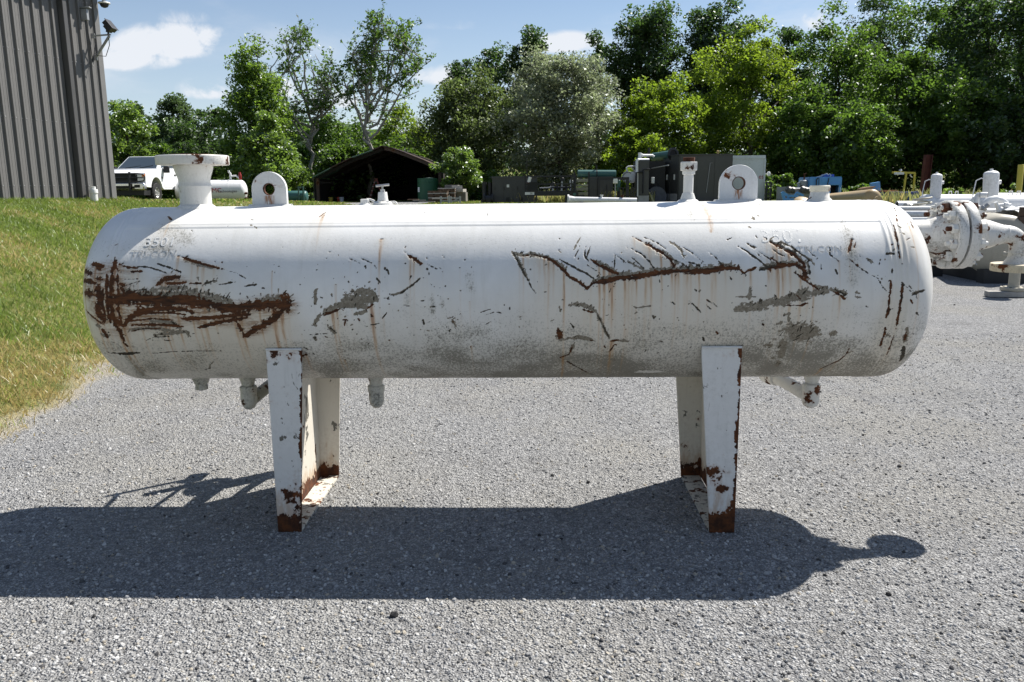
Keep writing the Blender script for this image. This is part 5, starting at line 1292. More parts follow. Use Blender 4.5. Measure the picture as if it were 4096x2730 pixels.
# timber pile: each baulk and plank is a thing of the stack
WOODS = [flat('grey_timber', (.20, .185, .17), .9, 0, .35, 4, .5), flat('brown_timber', (.115, .075, .05), .9, 0, .4, 4, .5), flat('pale_timber', (.38, .36, .33), .9, 0, .25, 4, .4)]
def timber(px0, px1, py0, py1, Y, dep, m, label, ry=0., name='timber_baulk'):
    a = at(px0, py1, Y); b = at(px1, py0, Y)
    T = Thing(name, label, 'timber', ((a.x + b.x) / 2, Y, a.z))
    M_ = Matrix.Translation(((a.x + b.x) / 2, Y + dep / 2, 0)) @ Matrix.Rotation(ry, 4, 'Z')
    w_ = (b.x - a.x) / 2; MB().box(-w_, w_, -dep / 2, dep / 2, a.z, b.z, M_).build('beam', WOODS[m], T, smooth=0, bevel=.012)
    return T
def stack(px0, px1, py0, py1, Y, rows, label, m):
    a = at(px0, py1, Y); b = at(px1, py0, Y); zb = a.z
    T = Thing('pallet_stack', label, 'timber stack', ((a.x + b.x) / 2, Y, zb)); h = (b.z - zb) / rows; W = b.x - a.x
    for k in range(rows):
        for j in range(3):
            x0 = a.x + W * (.0 + .36 * j) + .04 * rng.random(); MB().box(x0, x0 + W * .26, Y + .0, Y + 1.1, zb + k * h, zb + k * h + h * .55).build('bearer', WOODS[m], T, smooth=0)
        for j in range(4):
            y0 = Y - .03 + j * .3; MB().box(a.x - .05 * rng.random(), b.x + .08 * rng.random(), y0, y0 + .2, zb + k * h + h * .57, zb + k * h + h * .97).build('board', WOODS[(m + (k + j) % 2) % 3], T, smooth=0)
stack(984, 1026, 438.5, 464, 50.5, 5, 'brown weathered pallet stack at the front of the timber pile', 1)
stack(1008, 1044, 432, 464, 51.8, 6, 'taller brown pallet stack behind the front stack of the timber pile', 1)
timber(1022, 1052, 425.5, 433.5, 53.4, 2.2, 0, 'long dark squared baulk on the top of the timber pile')
timber(1037, 1061, 427, 434.5, 52.6, .7, 2, 'pale end-sawn squared baulk at the top right of the timber pile', .1)
timber(1043, 1066, 434.8, 442, 52.4, 1.2, 2, 'pale rounded log end below the pale sawn baulk', -.1)
timber(1034, 1070, 442.5, 464, 52.6, 1.5, 0, 'grey bottom baulk carrying the right side of the timber pile')
timber(992, 1016, 455.5, 458.5, 49.2, .4, 2, 'thin pale plank lying in front of the pallet stacks', .05, 'plank')
for i, (x0, x1, y0, y1, lb) in enumerate(((948, 978, 460, 462, 'grey plank lying flattest on the ground left of the pile'), (936, 962, 458, 460, 'dark plank end nearest the shed mouth on the ground'), (962, 1000, 463, 465, 'weathered plank lying lowest beside the timber pile'))):
    timber(x0, x1, y0, y1, 47.5 + .6 * i, .2, i % 2, lb, .15 - .2 * i, 'plank')
# galvanised frames standing in the weeds
for i, (x0, x1) in enumerate(((1013, 1031), (1036, 1057))):
    a = at(x0, 466, 46.5 + i); b = at(x1, 451.5, 46.5 + i); T = Thing('galvanised_stand', 'small galvanised stand standing in weeds %s' % ('by the pallet stacks' if i == 0 else 'with a diagonal brace right of the pallets'), 'stand', (a.x, a.y, a.z - .2))
    for x in (a.x, b.x): MB().bar((x, a.y, a.z - .2), (x, a.y, b.z), .09).build('post', GALV, T, smooth=0)
    for f in (.25, .7): MB().bar((a.x, a.y, a.z + (b.z - a.z) * f), (b.x, a.y, a.z + (b.z - a.z) * f), .06).build('rail', GALV, T, smooth=0)
    if i: MB().bar((a.x, a.y, a.z), (b.x, a.y, b.z - .05), .05).build('brace', GALV, T, smooth=0)

# ------------------------------------------------------------------ dark equipment enclosures
DKG = paint('dark_grey_enclosure_paint', (.060, .060, .056), rust=.05, grime=.15, seed=61., sc_=.7, gcol=(.11, .11, .10))
DKG2 = paint('dark_grey_panel_paint', (.054, .054, .051), rust=.05, grime=.2, seed=63., sc_=.9, gcol=(.11, .11, .10))
VENT = flat('black_louvre', (.016, .016, .016), .7)
def rect(T, x0, x1, y, z0, z1, mat, name, th=.03, parent=None, out=.0, bevel=0):
    return MB().box(x0, x1, y - th - out, y - out - .002, z0, z1).build(name, mat, T, parent, smooth=0, bevel=bevel)
def cab1():
    Y = 47.; a = at(1131.5, 467, Y); b = at(1234, 409, Y); zb = gz(a.x, Y) - .05
    T = Thing('equipment_cabinet', 'dark grey closed equipment cabinet with small louvres behind the tank middle', 'cabinet', ((a.x + b.x) / 2, Y, zb)); W = b.x - a.x
    MB().box(a.x, b.x, Y, Y + 2.2, zb, b.z).build('housing', DKG, T, smooth=0)
    MB().box(a.x - .04, b.x + .04, Y - .05, Y + 2.25, b.z + .002, b.z + .10).build('roof_lip', DKG2, T, smooth=0)
    for f0, f1 in ((.04, .24), (.25, .45), (.54, .735), (.745, .98)):
        d_ = rect(T, a.x + W * f0, a.x + W * f1, Y, zb + .06, b.z - .18, DKG2, 'door')
        MB().bar((a.x + W * f0 + .06, Y - .06, zb + .8), (a.x + W * f0 + .06, Y - .06, zb + 1.0), .03).build('handle', BLK, T, d_)
    for f in (.31, .61):
        v = rect(T, a.x + W * f, a.x + W * (f + .075), Y, zb + .14, zb + .38, VENT, 'louvre', .02, None, .032)
        for k in range(4): MB().box(a.x + W * f, a.x + W * (f + .075), Y - .075, Y - .055, zb + .15 + k * .06, zb + .17 + k * .06).build('slat', DKG, T, v, smooth=0)
    rect(T, a.x + W * .325, a.x + W * .38, Y, b.z - .52, b.z - .36, PVC, 'notice', .006, None, .034)
    T2 = Thing('exhaust_pipes', 'pair of black upright pipes with a flanged foot left of the grey cabinet', 'pipes', (a.x - .6, Y, zb))
    for px in (1113.5, 1126):
        q = at(px, 440, Y + .3); MB().cyl((q.x, Y + .3, zb), (q.x, Y + .3, b.z - .2 - (.02 if px > 1120 else 0)), .13, None, 16).build('pipe', BLK, T2)
    q = at(1116, 440, Y); MB().lathe([(.32, 0), (.32, .08), (.2, .1), (.2, .45), (.3, .46), (.3, .54)], (q.x - .1, Y - .3, zb + .3), (1, 0, 0), 20).box(q.x - .25, q.x + .3, Y - .5, Y + .2, zb, zb + .3).build('foot_flange', BLK, T2)
cab1()
def trailer():
    Y = 43.; a = at(1205, 451, Y); b = at(1329, 440, Y); zd = a.z; zt = at(1205, 405.7, Y).z; g_ = gz(a.x, Y)
    T = Thing('railed_skid', 'black flatbed trailer skid with pipe railings and white post', 'trailer', ((a.x + b.x) / 2, Y, g_))
    MB().box(a.x, b.x, Y, Y + 1.9, zd, zd + .20).box(a.x + .1, b.x - .1, Y + .1, Y + 1.8, zd + .202, zd + .25).build('deck', BLK, T, smooth=0)
    for k in range(9): MB().box(-.03, .03, 0, .02, -.0, .18, Matrix.Translation((a.x + .2 + k * (b.x - a.x - .4) / 8, Y - .022, zd + .01))).build('stake_pocket', BLK, T, smooth=0)
    for x, dy in ((a.x + .05, 0), (a.x + .05, 1.8), (a.x + .3, 0), (b.x - .15, 0), (b.x - .35, 0), (b.x - .15, 1.8)): MB().bar((x, Y + dy + .05, zd + .2), (x, Y + dy + .05, zt), .07).build('rail_post', BLK, T, smooth=0)
    for z in (zt, zd + .2 + (zt - zd - .2) * .5):
        for dy in (0, 1.8): MB().bar((a.x, Y + dy + .05, z), (b.x - .1, Y + dy + .05, z), .06).build('rail', BLK, T, smooth=0)
    m = MB(); m.bar((a.x + .15, Y + .3, zt), (a.x + .15, Y + .3, zt + 1.8), .035).build('mast', BLK, T)
    w_ = at(1216, 415, Y - .05); MB().cyl((w_.x - .03, Y - .02, zd + .70), (w_.x + .05, Y - .02, zt - .04), .085, None, 16).build('white_post', PVC, T)
    MB().cyl((w_.x - .04, Y - .02, zd + .64), (w_.x - .03, Y - .02, zd + .7), .09, None, 16).build('post_foot', RUSTM, T)
    rect(T, a.x + .15, a.x + .72, Y + .3, zd + .26, zd + .72, VENT, 'tool_box', .4)
    pl = rect(T, a.x + .03, a.x + .52, Y, zd + .06, zd + .20, PVC, 'number_plate', .012, None, .02)
    lettering('00', .13, (a.x + .36, Y - .036, zd + .085), (1, 0, 0), (0, 0, 1), BLK, T, pl)
    pp = MB().tube([(a.x + .8, Y + .5, zd + .4), (a.x + 1.4, Y + .5, zd + .42)], .035, 8).lathe([(.09, 0), (.09, .03)], (a.x + 1.38, Y + .5, zd + .42), (1, 0, 0), 14).build('spare_pipe', GALV, T)
    for k in range(6):
        x = a.x + 1.5 + k * .24; MB().bar((x, Y + .9, zd + .25), (x + .03, Y + .9, zd + .55 + .12 * (k % 3)), .09).build('valve_body', BLK if k % 2 else GALV, T)
        if k % 2 == 0: MB().lathe([(.10, 0), (.11, .015), (.10, .03)], (x + .03, Y + .85, zd + .6 + .12 * (k % 3)), (0, 1, 0), 14).build('handwheel', GALV if k == 4 else BLK, T)
    MB().tube([(a.x + 1.3, Y + .9, zd + .42), (b.x - .3, Y + .9, zd + .42)], .06, 10).build('manifold', BLK, T)
    gx = at(1302, 455, Y).x; MB().bar((gx, Y + .2, g_), (gx, Y + .2, zd), .16).bar((b.x + .3, Y + .2, zd - .02), (gx, Y + .2, zd - .06), .14, .1).build('landing_leg', BLK, T, smooth=0)
    MB().box(-.07, .07, -.01, .01, -.07, .07, Matrix.Translation((at(1320, 447, Y).x, Y - .03, zd + .06))).build('tag_plate', TEAL, T)
trailer()
def cab2():
    Y = 45.; a = at(1352, 457, Y); b = at(1409, 406, Y); zb = gz(a.x, Y) - .05
    T = Thing('control_cabinet', 'dark grey control cabinet with framed doors behind the white lying pipe', 'cabinet', ((a.x + b.x) / 2, Y, zb)); W = b.x - a.x
    MB().box(a.x, b.x, Y, Y + 1.8, zb, b.z).build('housing', DKG, T, smooth=0)
    rect(T, a.x + .04, a.x + W * .36, Y, zb + .1 + (b.z - zb) * .45, b.z - .12, DKG2, 'door'); rect(T, a.x + .04, a.x + W * .36, Y, zb + .1, zb + .04 + (b.z - zb) * .45, DKG2, 'door')
    d_ = rect(T, a.x + W * .44, a.x + W * .97, Y, zb + .1, b.z - .12, DKG2, 'door'); MB().bar((a.x + W * .74, Y - .06, zb + .7), (a.x + W * .74, Y - .06, zb + 1.), .04).build('handle', BLK, T, d_)
    for x in (a.x, a.x + W * .40): MB().bar((x, Y - .08, zb), (x, Y - .08, b.z + .02), .09).build('frame_post', BLK, T, smooth=0)
    # cooler: stacked pale finned panels
    T2 = Thing('finned_cooler', 'four pale finned cooler panels stacked beside the control cabinet', 'cooler', (a.x - .4, Y, zb))
    for y0, y1 in ((411.5, 419), (424.5, 429.3), (431, 438.7), (442, 449.3)):
        p = at(1321.5, y1, Y - .3); q = at(1351, y0, Y - .3)
        pn = MB().box(p.x, q.x, Y - .3, Y + .1, p.z, q.z).build('panel', flat('pale_fins', (.42, .41, .30), .6), T2, smooth=0)
        for k in range(11): x = p.x + (q.x - p.x) * (k + .5) / 11; MB().box(x - .012, x + .012, Y - .33, Y - .302, p.z + .01, q.z - .01).build('fin', flat('fin_dark', (.26, .25, .19), .7) if k == 0 and y0 < 412 else bpy.data.materials['fin_dark'], T2, pn, smooth=0)  # fins in a darker tone than their panel
    p = at(1321, 440, Y); q = at(1352.5, 440, Y)
    for x in (p.x - .04, q.x): MB().bar((x, Y - .1, zb), (x, Y - .1, at(1320, 396, Y).z), .08).build('post', BLK, T2, smooth=0)
    # teal pipe across the top
    T3 = Thing('teal_pipe', 'long teal pipe lying across the top of the control cabinet', 'pipe', (a.x, Y + .4, b.z))
    p = at(1327, 400, Y + .4); q = at(1415, 400.5, Y + .4); MB().lathe([(.19, 0), (.215, .02), (.215, (q - p).length - .02), (.19, (q - p).length)], p, q - p, 24).build('barrel', TEAL, T3)
    mx_ = (p + q) / 2; MB().lathe([(.222, -.03), (.222, .03)], mx_, q - p, 20).build('strap', BLK, T3); MB().bar(mx_ + Vector((0, 0, .2)), mx_ + Vector((0, 0, .5)), .06).build('strap_lug', BLK, T3)
    for t in (.1, .9): c_ = p + (q - p) * t; MB().box(-.05, .05, -.2, .2, -.36, -.15, Matrix.Translation(c_)).build('saddle', BLK, T3)
cab2()
def piperack():
    Y = 43.5; zb = gz(5, Y); zt = at(1410, 411, Y).z
    T = Thing('tube_rack', 'black square tube rack in front of the round white cover', 'rack', (at(1410, 411, Y).x, Y, zb))
    x0 = at(1375, 411, Y).x; x1 = at(1442, 411, Y).x
    MB().bar((x0, Y, zt), (x1 + .08, Y, zt), .15).build('beam', BLK, T, smooth=0); MB().bar((x1, Y, zb), (x1, Y, zt - .08), .16).build('post', BLK, T, smooth=0); MB().bar((x0 + .02, Y, zb), (x0 + .02, Y, zt - .08), .1).build('post', BLK, T, smooth=0)
    for zf in (.3, .62): MB().bar((at(1420, 411, Y).x, Y + .3, zb + (zt - zb) * zf), (at(1462, 411, Y).x, Y + .3, zb + (zt - zb) * zf), .05).build('rail', BLK, T, smooth=0)
    for px in (1424, 1432, 1450, 1456): x = at(px, 440, Y + .3).x; MB().bar((x, Y + .3, zb), (x, Y + .3, zb + (zt - zb) * .62), .07).build('picket', BLK, T, smooth=0)
    p = at(1421, 422, Y + .6); T2 = Thing('teal_pot', 'narrow upright teal vessel behind the black tube frame', 'vessel', (p.x, Y + .6, zb)); hvessel(T2, (p.x, Y + .6, zb + .6), (p.x, Y + .6, zt - .05), .10, TEAL); MB().box(p.x - .06, p.x + .06, Y + .54, Y + .66, zb, zb + .62).build('foot', BLK, T2)
    p = at(1414, 416.5, Y); T2 = Thing('meter_box', 'small white meter box by the black tube frame', 'box', (p.x, Y + .1, p.z)); MB().box(-.12, .12, -.08, .08, -.13, .13, Matrix.Translation(p)).build('case', PVC, T2, bevel=.02); MB().bar(p + Vector((0, .05, -.13)), Vector((p.x, p.y + .05, zb)), .05).build('post', GALV, T2)
    # blind flange of a white vessel with its davit
    Y2 = 45.6; c_ = at(1442, 407.5, Y2); r = at(1455.2, 407.5, Y2).x - c_.x
    T3 = Thing('white_closure', 'round white bolted cover on a davit arm beside the dark generator housing', 'flange', (c_.x, Y2, zb))
    fl = MB().lathe([(r * .98, 0), (r, .02), (r, .12), (r * .98, .14)], c_, (.15, 1, 0), 44).build('cover', WFAR, T3)
    for k in range(20):
        a = 2 * PI * k / 20; MB().lathe([(.032, 0), (.032, .03)], c_ + Vector((math.cos(a) * r * .84, -.025, math.sin(a) * r * .84)), (.15, 1, 0), 10).build('bolt', BLK, T3, fl)
    MB().lathe([(r * .98, 0), (r, .03), (r, .14), (r * .7, .16), (r * .66, 1.4)], c_ + Vector((.30, .75, 0)), (.35, 1, 0), 36).build('vessel_end', WFAR, T3)
    d1 = c_ + Vector((-.06, .1, r + .06)); MB().tube([c_ + Vector((0, .08, r)), d1 + Vector((0, 0, .12)), d1 + Vector((.1, 0, .2)), d1 + Vector((.62, .15, .22)), d1 + Vector((.74, .2, .1)), d1 + Vector((.76, .2, -.5))], .045, 8).tube([d1 + Vector((.25, .1, .2)), d1 + Vector((.74, .2, -.3))], .04, 8).build('davit', WFAR, T3)
    MB().box(-.12, .12, -.1, .3, 0, c_.z - r - zb, Matrix.Translation((c_.x + .5, Y2 + .9, zb))).build('support', BLK, T3)
    # white piping
    Y3 = 44.6; T4 = Thing('white_piping', 'white elbowed pipework rising beside the dark generator housing', 'pipes', (at(1463.5, 400, Y3).x, Y3, zb))
    v = [at(1463.5, 452, Y3), at(1463.5, 371, Y3), at(1465, 368, Y3), at(1490, 367.5, Y3 + .6)]; MB().tube(v, .075, 12).build('riser', WFAR, T4)
    t = at(1470, 368, Y3 + .3); u_ = at(1470, 351, Y3 + .3); MB().lathe([(.16, 0), (.10, .1), (.085, .12), (.085, (u_ - t).length)], t, u_ - t, 14).build('branch', WFAR, T4)
    MB().tube([at(1471, 357.5, Y3 + .3), at(1499, 357.5, Y3 + .8), at(1503, 361, Y3 + .8)], .065, 12).lathe([(.1, 0), (.1, .05)], at(1474, 357.5, Y3 + .35), (1, .1, 0), 14).build('crossover', WFAR, T4)
piperack()
def generator():
    Y = 46.; zb = gz(9, Y) - .05
    T = Thing('generator_enclosure', 'large dark grey generator housing behind the capped riser', 'enclosure', (at(1590, 440, Y).x, Y, zb))
    # control bay on the left
    a = at(1466.5, 440, Y - 1.4); b = at(1492, 368, Y - 1.4); b2 = at(1521, 366, Y + 1.2)
    MB().box(a.x, b.x, Y - 1.4, Y + 1.0, zb, b.z).build('control_bay', DKG, T, smooth=0)
    rect(T, a.x + .05, b.x - .05, Y - 1.4, zb + .5, b.z - .1, DKG2, 'bay_door'); rect(T, a.x - .01, b.x + .01, Y - 1.4, zb, zb + .42, flat('faded_primer', (.36, .355, .34), .7, 0, .3, 2), 'kick_panel', .04)
    MB().tube([(a.x + .25, Y - 1.5, zb + .55), (a.x + .25, Y - 1.5, b.z - .5), (a.x + .6, Y - 1.5, b.z - .5)], .045, 8).tube([(a.x - .12, Y - 1.5, zb + .2), (a.x - .12, Y - 1.5, b.z - .65), (a.x + .2, Y - 1.5, b.z - .65)], .05, 8).each('grab_pipe', BLK, T)
    MB().box(b.x + .002, b2.x, Y - .1, Y + 1.0, zb, b.z - .02).build('engine_bay', VENT, T, smooth=0)
    MB().lathe([(.55, 0), (.55, .3)], (b.x + .55, Y - .6, zb + .35), (0, 1, 0), 24).build('fan_guard', flat('grey_fan', (.07, .075, .09), .6), T)
    MB().bar((b.x + .3, Y - .3, b.z - .42), (b2.x, Y - 1.1, b.z - .28), .12, .05).build('awning_bar', GALV, T)
    j = at(1500, 415, Y - .5); jx = MB().box(-.09, .09, -.06, .06, -.17, .17, Matrix.Translation(j)).build('switch_box', PVC, T, bevel=.02)
    MB().tube([j + Vector((.08, 0, 0)), j + Vector((.3, 0, -.15)), j + Vector((.5, .1, -.3))], .015, 6).tube([j + Vector((.08, 0, -.08)), j + Vector((.2, 0, -.3)), j + Vector((.2, 0, -.7))], .015, 6).tube([j + Vector((0, 0, -.17)), j + Vector((0, .05, -.9))], .025, 6).each('cable', BLK, T)
    # main housing: angled end and long front
    l0 = at(1522, 440, Y + .9); c0 = at(1559, 440, Y - .9); r0 = at(1681, 440, Y - .9); zt = at(1600, 357.3, Y - .9).z; zl = at(1522, 367, Y + .9).z
    LB, CB, RB = Vector((l0.x, Y + .9, zb)), Vector((c0.x, Y - .9, zb)), Vector((r0.x, Y - .9, zb)); bk = Y + 3.2
    m = MB(); m.add([LB, CB, RB, (RB.x, bk, zb), (LB.x, bk, zb), (LB.x, LB.y, zt), (CB.x, CB.y, zt), (RB.x, RB.y, zt), (RB.x, bk, zt), (LB.x, bk, zt)], [(0, 1, 6, 5), (1, 2, 7, 6), (2, 3, 8, 7), (3, 4, 9, 8), (4, 0, 5, 9), (5, 6, 7, 8, 9), (4, 3, 2, 1, 0)])
    m.build('housing', DKG, T, smooth=0)
    rm = MB(); o_ = .05; rm.add([(LB.x - o_, LB.y - o_, zt + .003), (CB.x - .02, CB.y - o_, zt + .003), (RB.x + .02, RB.y - o_, zt + .003), (RB.x + .02, bk + o_, zt + .003), (LB.x - o_, bk + o_, zt + .003), (LB.x - o_, LB.y - o_, zt + .06), (CB.x - .02, CB.y - o_, zt + .06), (RB.x + .02, RB.y - o_, zt + .06), (RB.x + .02, bk + o_, zt + .06), (LB.x - o_, bk + o_, zt + .06)], [(0, 1, 6, 5), (1, 2, 7, 6), (2, 3, 8, 7), (3, 4, 9, 8), (4, 0, 5, 9), (5, 6, 7, 8, 9), (4, 3, 2, 1, 0)])
    rm.build('roof_edge', DKG2, T, smooth=0)
    ed = (CB - LB).normalized(); en = Vector((ed.y, -ed.x, 0)); en = en if en.y < 0 else -en; eL = (CB - LB).length
    for f0, f1 in ((.05, .47), (.51, .95)):
        q = LB + ed * eL * f0; q2 = LB + ed * eL * f1
        d_ = MB().prism([q + Vector((0, 0, .12)), q2 + Vector((0, 0, .12)), q2 + Vector((0, 0, zt - zb - .75)), q + Vector((0, 0, zt - zb - .75))], en * .035).build('end_door', DKG2, T, smooth=0)
        h = LB + ed * eL * (f0 + .28) + en * .05; MB().bar(h + Vector((0, 0, 1.25)), h + Vector((0, 0, 1.55)), .1, .04, ed).build('handle', PVC, T, d_)
        MB().prism([q + en * .037 + Vector((0, 0, .05)), q2 + en * .037 + Vector((0, 0, .05)), q2 + en * .037 + Vector((0, 0, .5)), q + en * .037 + Vector((0, 0, .5))], en * .01).build('faded_panel', bpy.data.materials['faded_primer'], T, d_, smooth=0)
    W = RB.x - CB.x
    for k in range(3): rect(T, CB.x + W * (.02 + .325 * k), CB.x + W * (.325 + .325 * k), CB.y, zb + .12, zt - .08, DKG, 'side_panel', .02)
    q = at(1632, 375, CB.y - .06); q2 = at(1623, 443, CB.y - .06); MB().tube([q + Vector((.12, 0, 0)), q, q2], .014, 6).build('stay_rod', GALV, T)
    q = at(1652, 424, CB.y - .06); MB().tube([q, q + Vector((.25, 0, .06)), q + Vector((.25, 0, -.04)), q + Vector((.02, 0, -.08))], .012, 6).build('hasp', GALV, T)
    # muffler
    T2 = Thing('muffler', 'fat teal muffler pipe with a black open end on the generator roof', 'muffler', (at(1525, 360, Y).x, Y + .6, zl))
    p = at(1501, 361.5, Y + 1.9); q = at(1546, 355, Y + .2); dv_ = (q - p).normalized(); L = (q - p).length
    mb = MB().lathe([(.2, 0), (.235, .05), (.235, L)], p, dv_, 28, True).build('barrel', TEAL, T2)
    MB().lathe([(.24, 0), (.36, .002), (.36, .06), (.24, .062), (.24, 0)], p + dv_ * L, dv_, 32, False).build('end_flange', BLK, T2)
    MB().lathe([(.238, 0), (.238, .004)], p + dv_ * (L + .006), dv_, 28).build('bore_shade', DARK, T2)  # black disc over the open end paints the shade inside it
    MB().bar(p + dv_ * .3 + Vector((0, 0, -.5)), p + dv_ * .3, .1).bar(q - dv_ * .3 + Vector((0, 0, -.45)), q - dv_ * .3, .1).each('stand', BLK, T2)
    st = at(1491, 352, Y + .5); T3 = Thing('exhaust_stack', 'thin dark upright exhaust stack behind the white pipework', 'pipe', (st.x, Y + .5, b.z)); MB().cyl((st.x, Y + .5, b.z), (st.x, Y + .5, at(1491, 340, Y + .5).z), .07, None, 12).build('stack', BLK, T3)
    st = at(1649, 357, Y); T3 = Thing('roof_vent', 'small tan vent standing on the generator roof', 'vent', (st.x, Y, zt + .06)); MB().lathe([(.05, 0), (.05, .1), (.08, .12), (.07, .2), (.02, .22)], (st.x, Y, zt + .06), n=14).build('cowl', flat('tan_plastic', (.45, .32, .12), .5), T3)
    # white container
    Y4 = 47.; a = at(1680.5, 440, Y4); b = at(1759, 358.8, Y4)
    T5 = Thing('white_container', 'weathered white container box right of the dark generator housing', 'container', (a.x, Y4, zb)); wm_ = paint('container_paint', (.60, .635, .63), rust=.1, grime=.5, seed=71., sc_=.8, gcol=(.28, .29, .27))
    MB().box(a.x, b.x, Y4, Y4 + 2.4, zb, b.z).build('body', wm_, T5, smooth=0)
    MB().box(a.x, b.x + .05, Y4 - .05, Y4 - .002, b.z - .14, b.z + .04).box(b.x + .002, b.x + .05, Y4 - .05, Y4 + 2.4, b.z - .14, b.z + .04).build('top_rail', wm_, T5, smooth=0)
    MB().box(b.x - .07, b.x + .03, Y4 - .04, Y4 - .002, zb, b.z - .15).build('corner_post', wm_, T5, smooth=0)
    q = at(1749, 411, Y4); lettering('es', .36, (q.x, Y4 - .006, q.z), (1, 0, 0), (0, 0, 1), REDP, T5)
    q = at(1764, 400, Y4 + .4); T6 = Thing('work_lamp', 'round white lamp on the right side of the container', 'lamp', (q.x, Y4 + .3, q.z)); MB().lathe([(.05, 0), (.13, .06), (.13, .1), (.1, .12)], q, (.6, -1, 0), 16).bar(q, q + Vector((-.15, .1, 0)), .04).build('lamp', PVC, T6)
    T7 = Thing('rack', 'dark step rack standing at the right end of the container', 'rack', (at(1765, 440, Y4 - .3).x, Y4 - .3, zb)); p0 = at(1760, 460, Y4 - .3); p1 = at(1772, 419, Y4 - .3)
    for x in (p0.x, p1.x): MB().bar((x, Y4 - .3, zb), (x, Y4 - .3, p1.z), .08).build('upright', BLK, T7, smooth=0)
    for k in range(5): MB().box(p0.x, p1.x, Y4 - .33, Y4 + .1, zb + .2 + k * (p1.z - zb - .2) / 4.2, zb + .26 + k * (p1.z - zb - .2) / 4.2).build('shelf', BLK, T7, smooth=0)
generator()
# long white pipe lying before the cabinets
p = at(1309, 459.5, 36.); q = at(1463, 462.5, 36.); zb = gz((p.x + q.x) / 2, 36.)
T = Thing('lying_pipe', 'long white flanged pipe lying low in front of the dark cabinets', 'pipe', (p.x, 36., zb))
MB().lathe([(.135, 0), (.135, (q - p).length)], p, q - p, 24).build('barrel', WFAR2, T)
MB().lathe([(.23, 0), (.23, .07), (.18, .08), (.14, .32)], p + Vector((-.1, 0, 0)), q - p, 28).build('flange', WFAR2, T)
for t in (1.4, 2.3): MB().lathe([(.05, 0), (.05, .08), (.07, .085), (.07, .12)], p + (q - p).normalized() * t + Vector((0, 0, .125)), n=12).build('nipple', WFAR2 if t < 2 else RUSTM, T)
for t in (.5, 2.6): MB().box(-.1, .1, -.2, .2, 0, p.z - .12 - zb, Matrix.Translation((p.x + t, 36., zb))).build('sleeper', WOODS[1], T)
# ------------------------------------------------------------------ yard on the right: nearer vessels and pipes
TANP = paint('tan_paint', (.42, .31, .17), rust=.35, grime=.3, seed=81., sc_=1.2)
BEIGE = paint('beige_grey_paint', (.40, .37, .30), rust=.15, grime=.35, seed=83., sc_=1.6, gcol=(.2, .19, .15))
SKID = flat('black_skid', (.020, .020, .022), .6)
BLU = paint('sky_blue_paint', (.09, .30, .62), rust=.2, grime=.2, seed=85., sc_=1.2)
BLU2 = paint('deep_blue_paint', (.02, .06, .33), rust=.15, grime=.3, seed=87., sc_=1.4)
YEL = paint('yellow_paint', (.50, .42, .05), rust=.2, grime=.3, seed=89., sc_=2)
GRYP = paint('grey_machine_paint', (.27, .29, .30), rust=.15, grime=.3, seed=91., sc_=1.4)

# beige dished-end tank on a dark skid
c_ = at(2308, 569, 14.4); r = .56
T = Thing('beige_tank', 'big beige tank with a dished end on a dark skid behind the bolted elbow', 'tank', (c_.x, 14.4, 0))
hvessel(T, c_, c_ + Vector((1.5, 4.8, 0)), r, BEIGE, 48, .42)
a = at(2264, 648, 14.3)
MB().box(a.x, a.x + 1.5, 14.35, 14.6, 0, .24).box(a.x + .1, a.x + 2.8, 14.62, 18.8, 0, .22).each('skid', SKID, T, smooth=0)
for k, (dx, dz) in enumerate(((-.40, -.30), (.1, -.2), (-.3, -.42), (.35, .1))): MB().lathe([(.016, 0), (.016, .02)], c_ + Vector((dx, .06 + .25 * (dx * dx + dz * dz), dz)), (0, -1, 0), 10).build('stud', GALV, T)
# open-ended white pipe vessel above it with chain
v0 = at(2312, 523, 15.6); v1 = v0 + Vector((3.2, 4.5, .0)); r = .34
T = Thing('open_vessel', 'white vessel with a cut open end lying above the beige tank', 'tank', (v0.x, 15.6, 0))
MB().lathe([(r, 0), (r, 5.4), (r - .012, 5.4), (r - .012, .0), (r, 0)], v0, v1 - v0, 40, False).build('shell', WFAR2, T)
MB().lathe([(r - .014, 0), (r - .014, .01)], v0 + (v1 - v0).normalized() * .5, v1 - v0, 36).build('inner_bulkhead', BEIGE, T)
for t in (.5, 4.5): MB().box(-.2, .2, -.08, .08, 0, v0.z - r - .0, Matrix.Translation((v0 + (v1 - v0).normalized() * t) * 1.0 - Vector((0, 0, v0.z)))).build('stand', SKID, T)
MB().prism([v0 + Vector((-.14, -.2, r * .93)), v0 + Vector((.12, -.2, r * .98)), v0 + Vector((.16, .25, r + .06)), v0 + Vector((-.08, .25, r + .02))], (0, 0, .015)).build('cover_plate', WFAR, T, smooth=0)
CHN = flat('rusty_chain', (.055, .032, .02), .7, .3, .5, 20)
T = Thing('chain', 'heavy rusty chain with hooks slung across the open vessel end', 'chain', at(2320, 520, 15.2))
cps = [at(x, y, 15.15) for x, y in ((2287, 511), (2296, 516), (2306, 519), (2316, 520.5), (2326, 521.5), (2336, 520), (2343, 515), (2350, 512))]
for i in range(len(cps) - 1):
    for j in range(2):
        a = cps[i] + (cps[i + 1] - cps[i]) * (j / 2); b = cps[i] + (cps[i + 1] - cps[i]) * (j / 2 + .62); d = (b - a).normalized(); u = Vector((0, 0, 1)) if j else Vector((0, 1, 0)); s_ = d.cross(u).normalized() * .028
        MB().tube([a, a + s_, b + s_, b, b - s_, a - s_, a], .011, 6).build('link', CHN, T)
for q in (cps[0], cps[-2]): MB().tube([q, q + Vector((-.05, 0, .06)), q + Vector((.02, 0, .13)), q + Vector((.1, 0, .09)), q + Vector((.08, 0, .0)), q], .022, 8).build('hook', CHN, T)
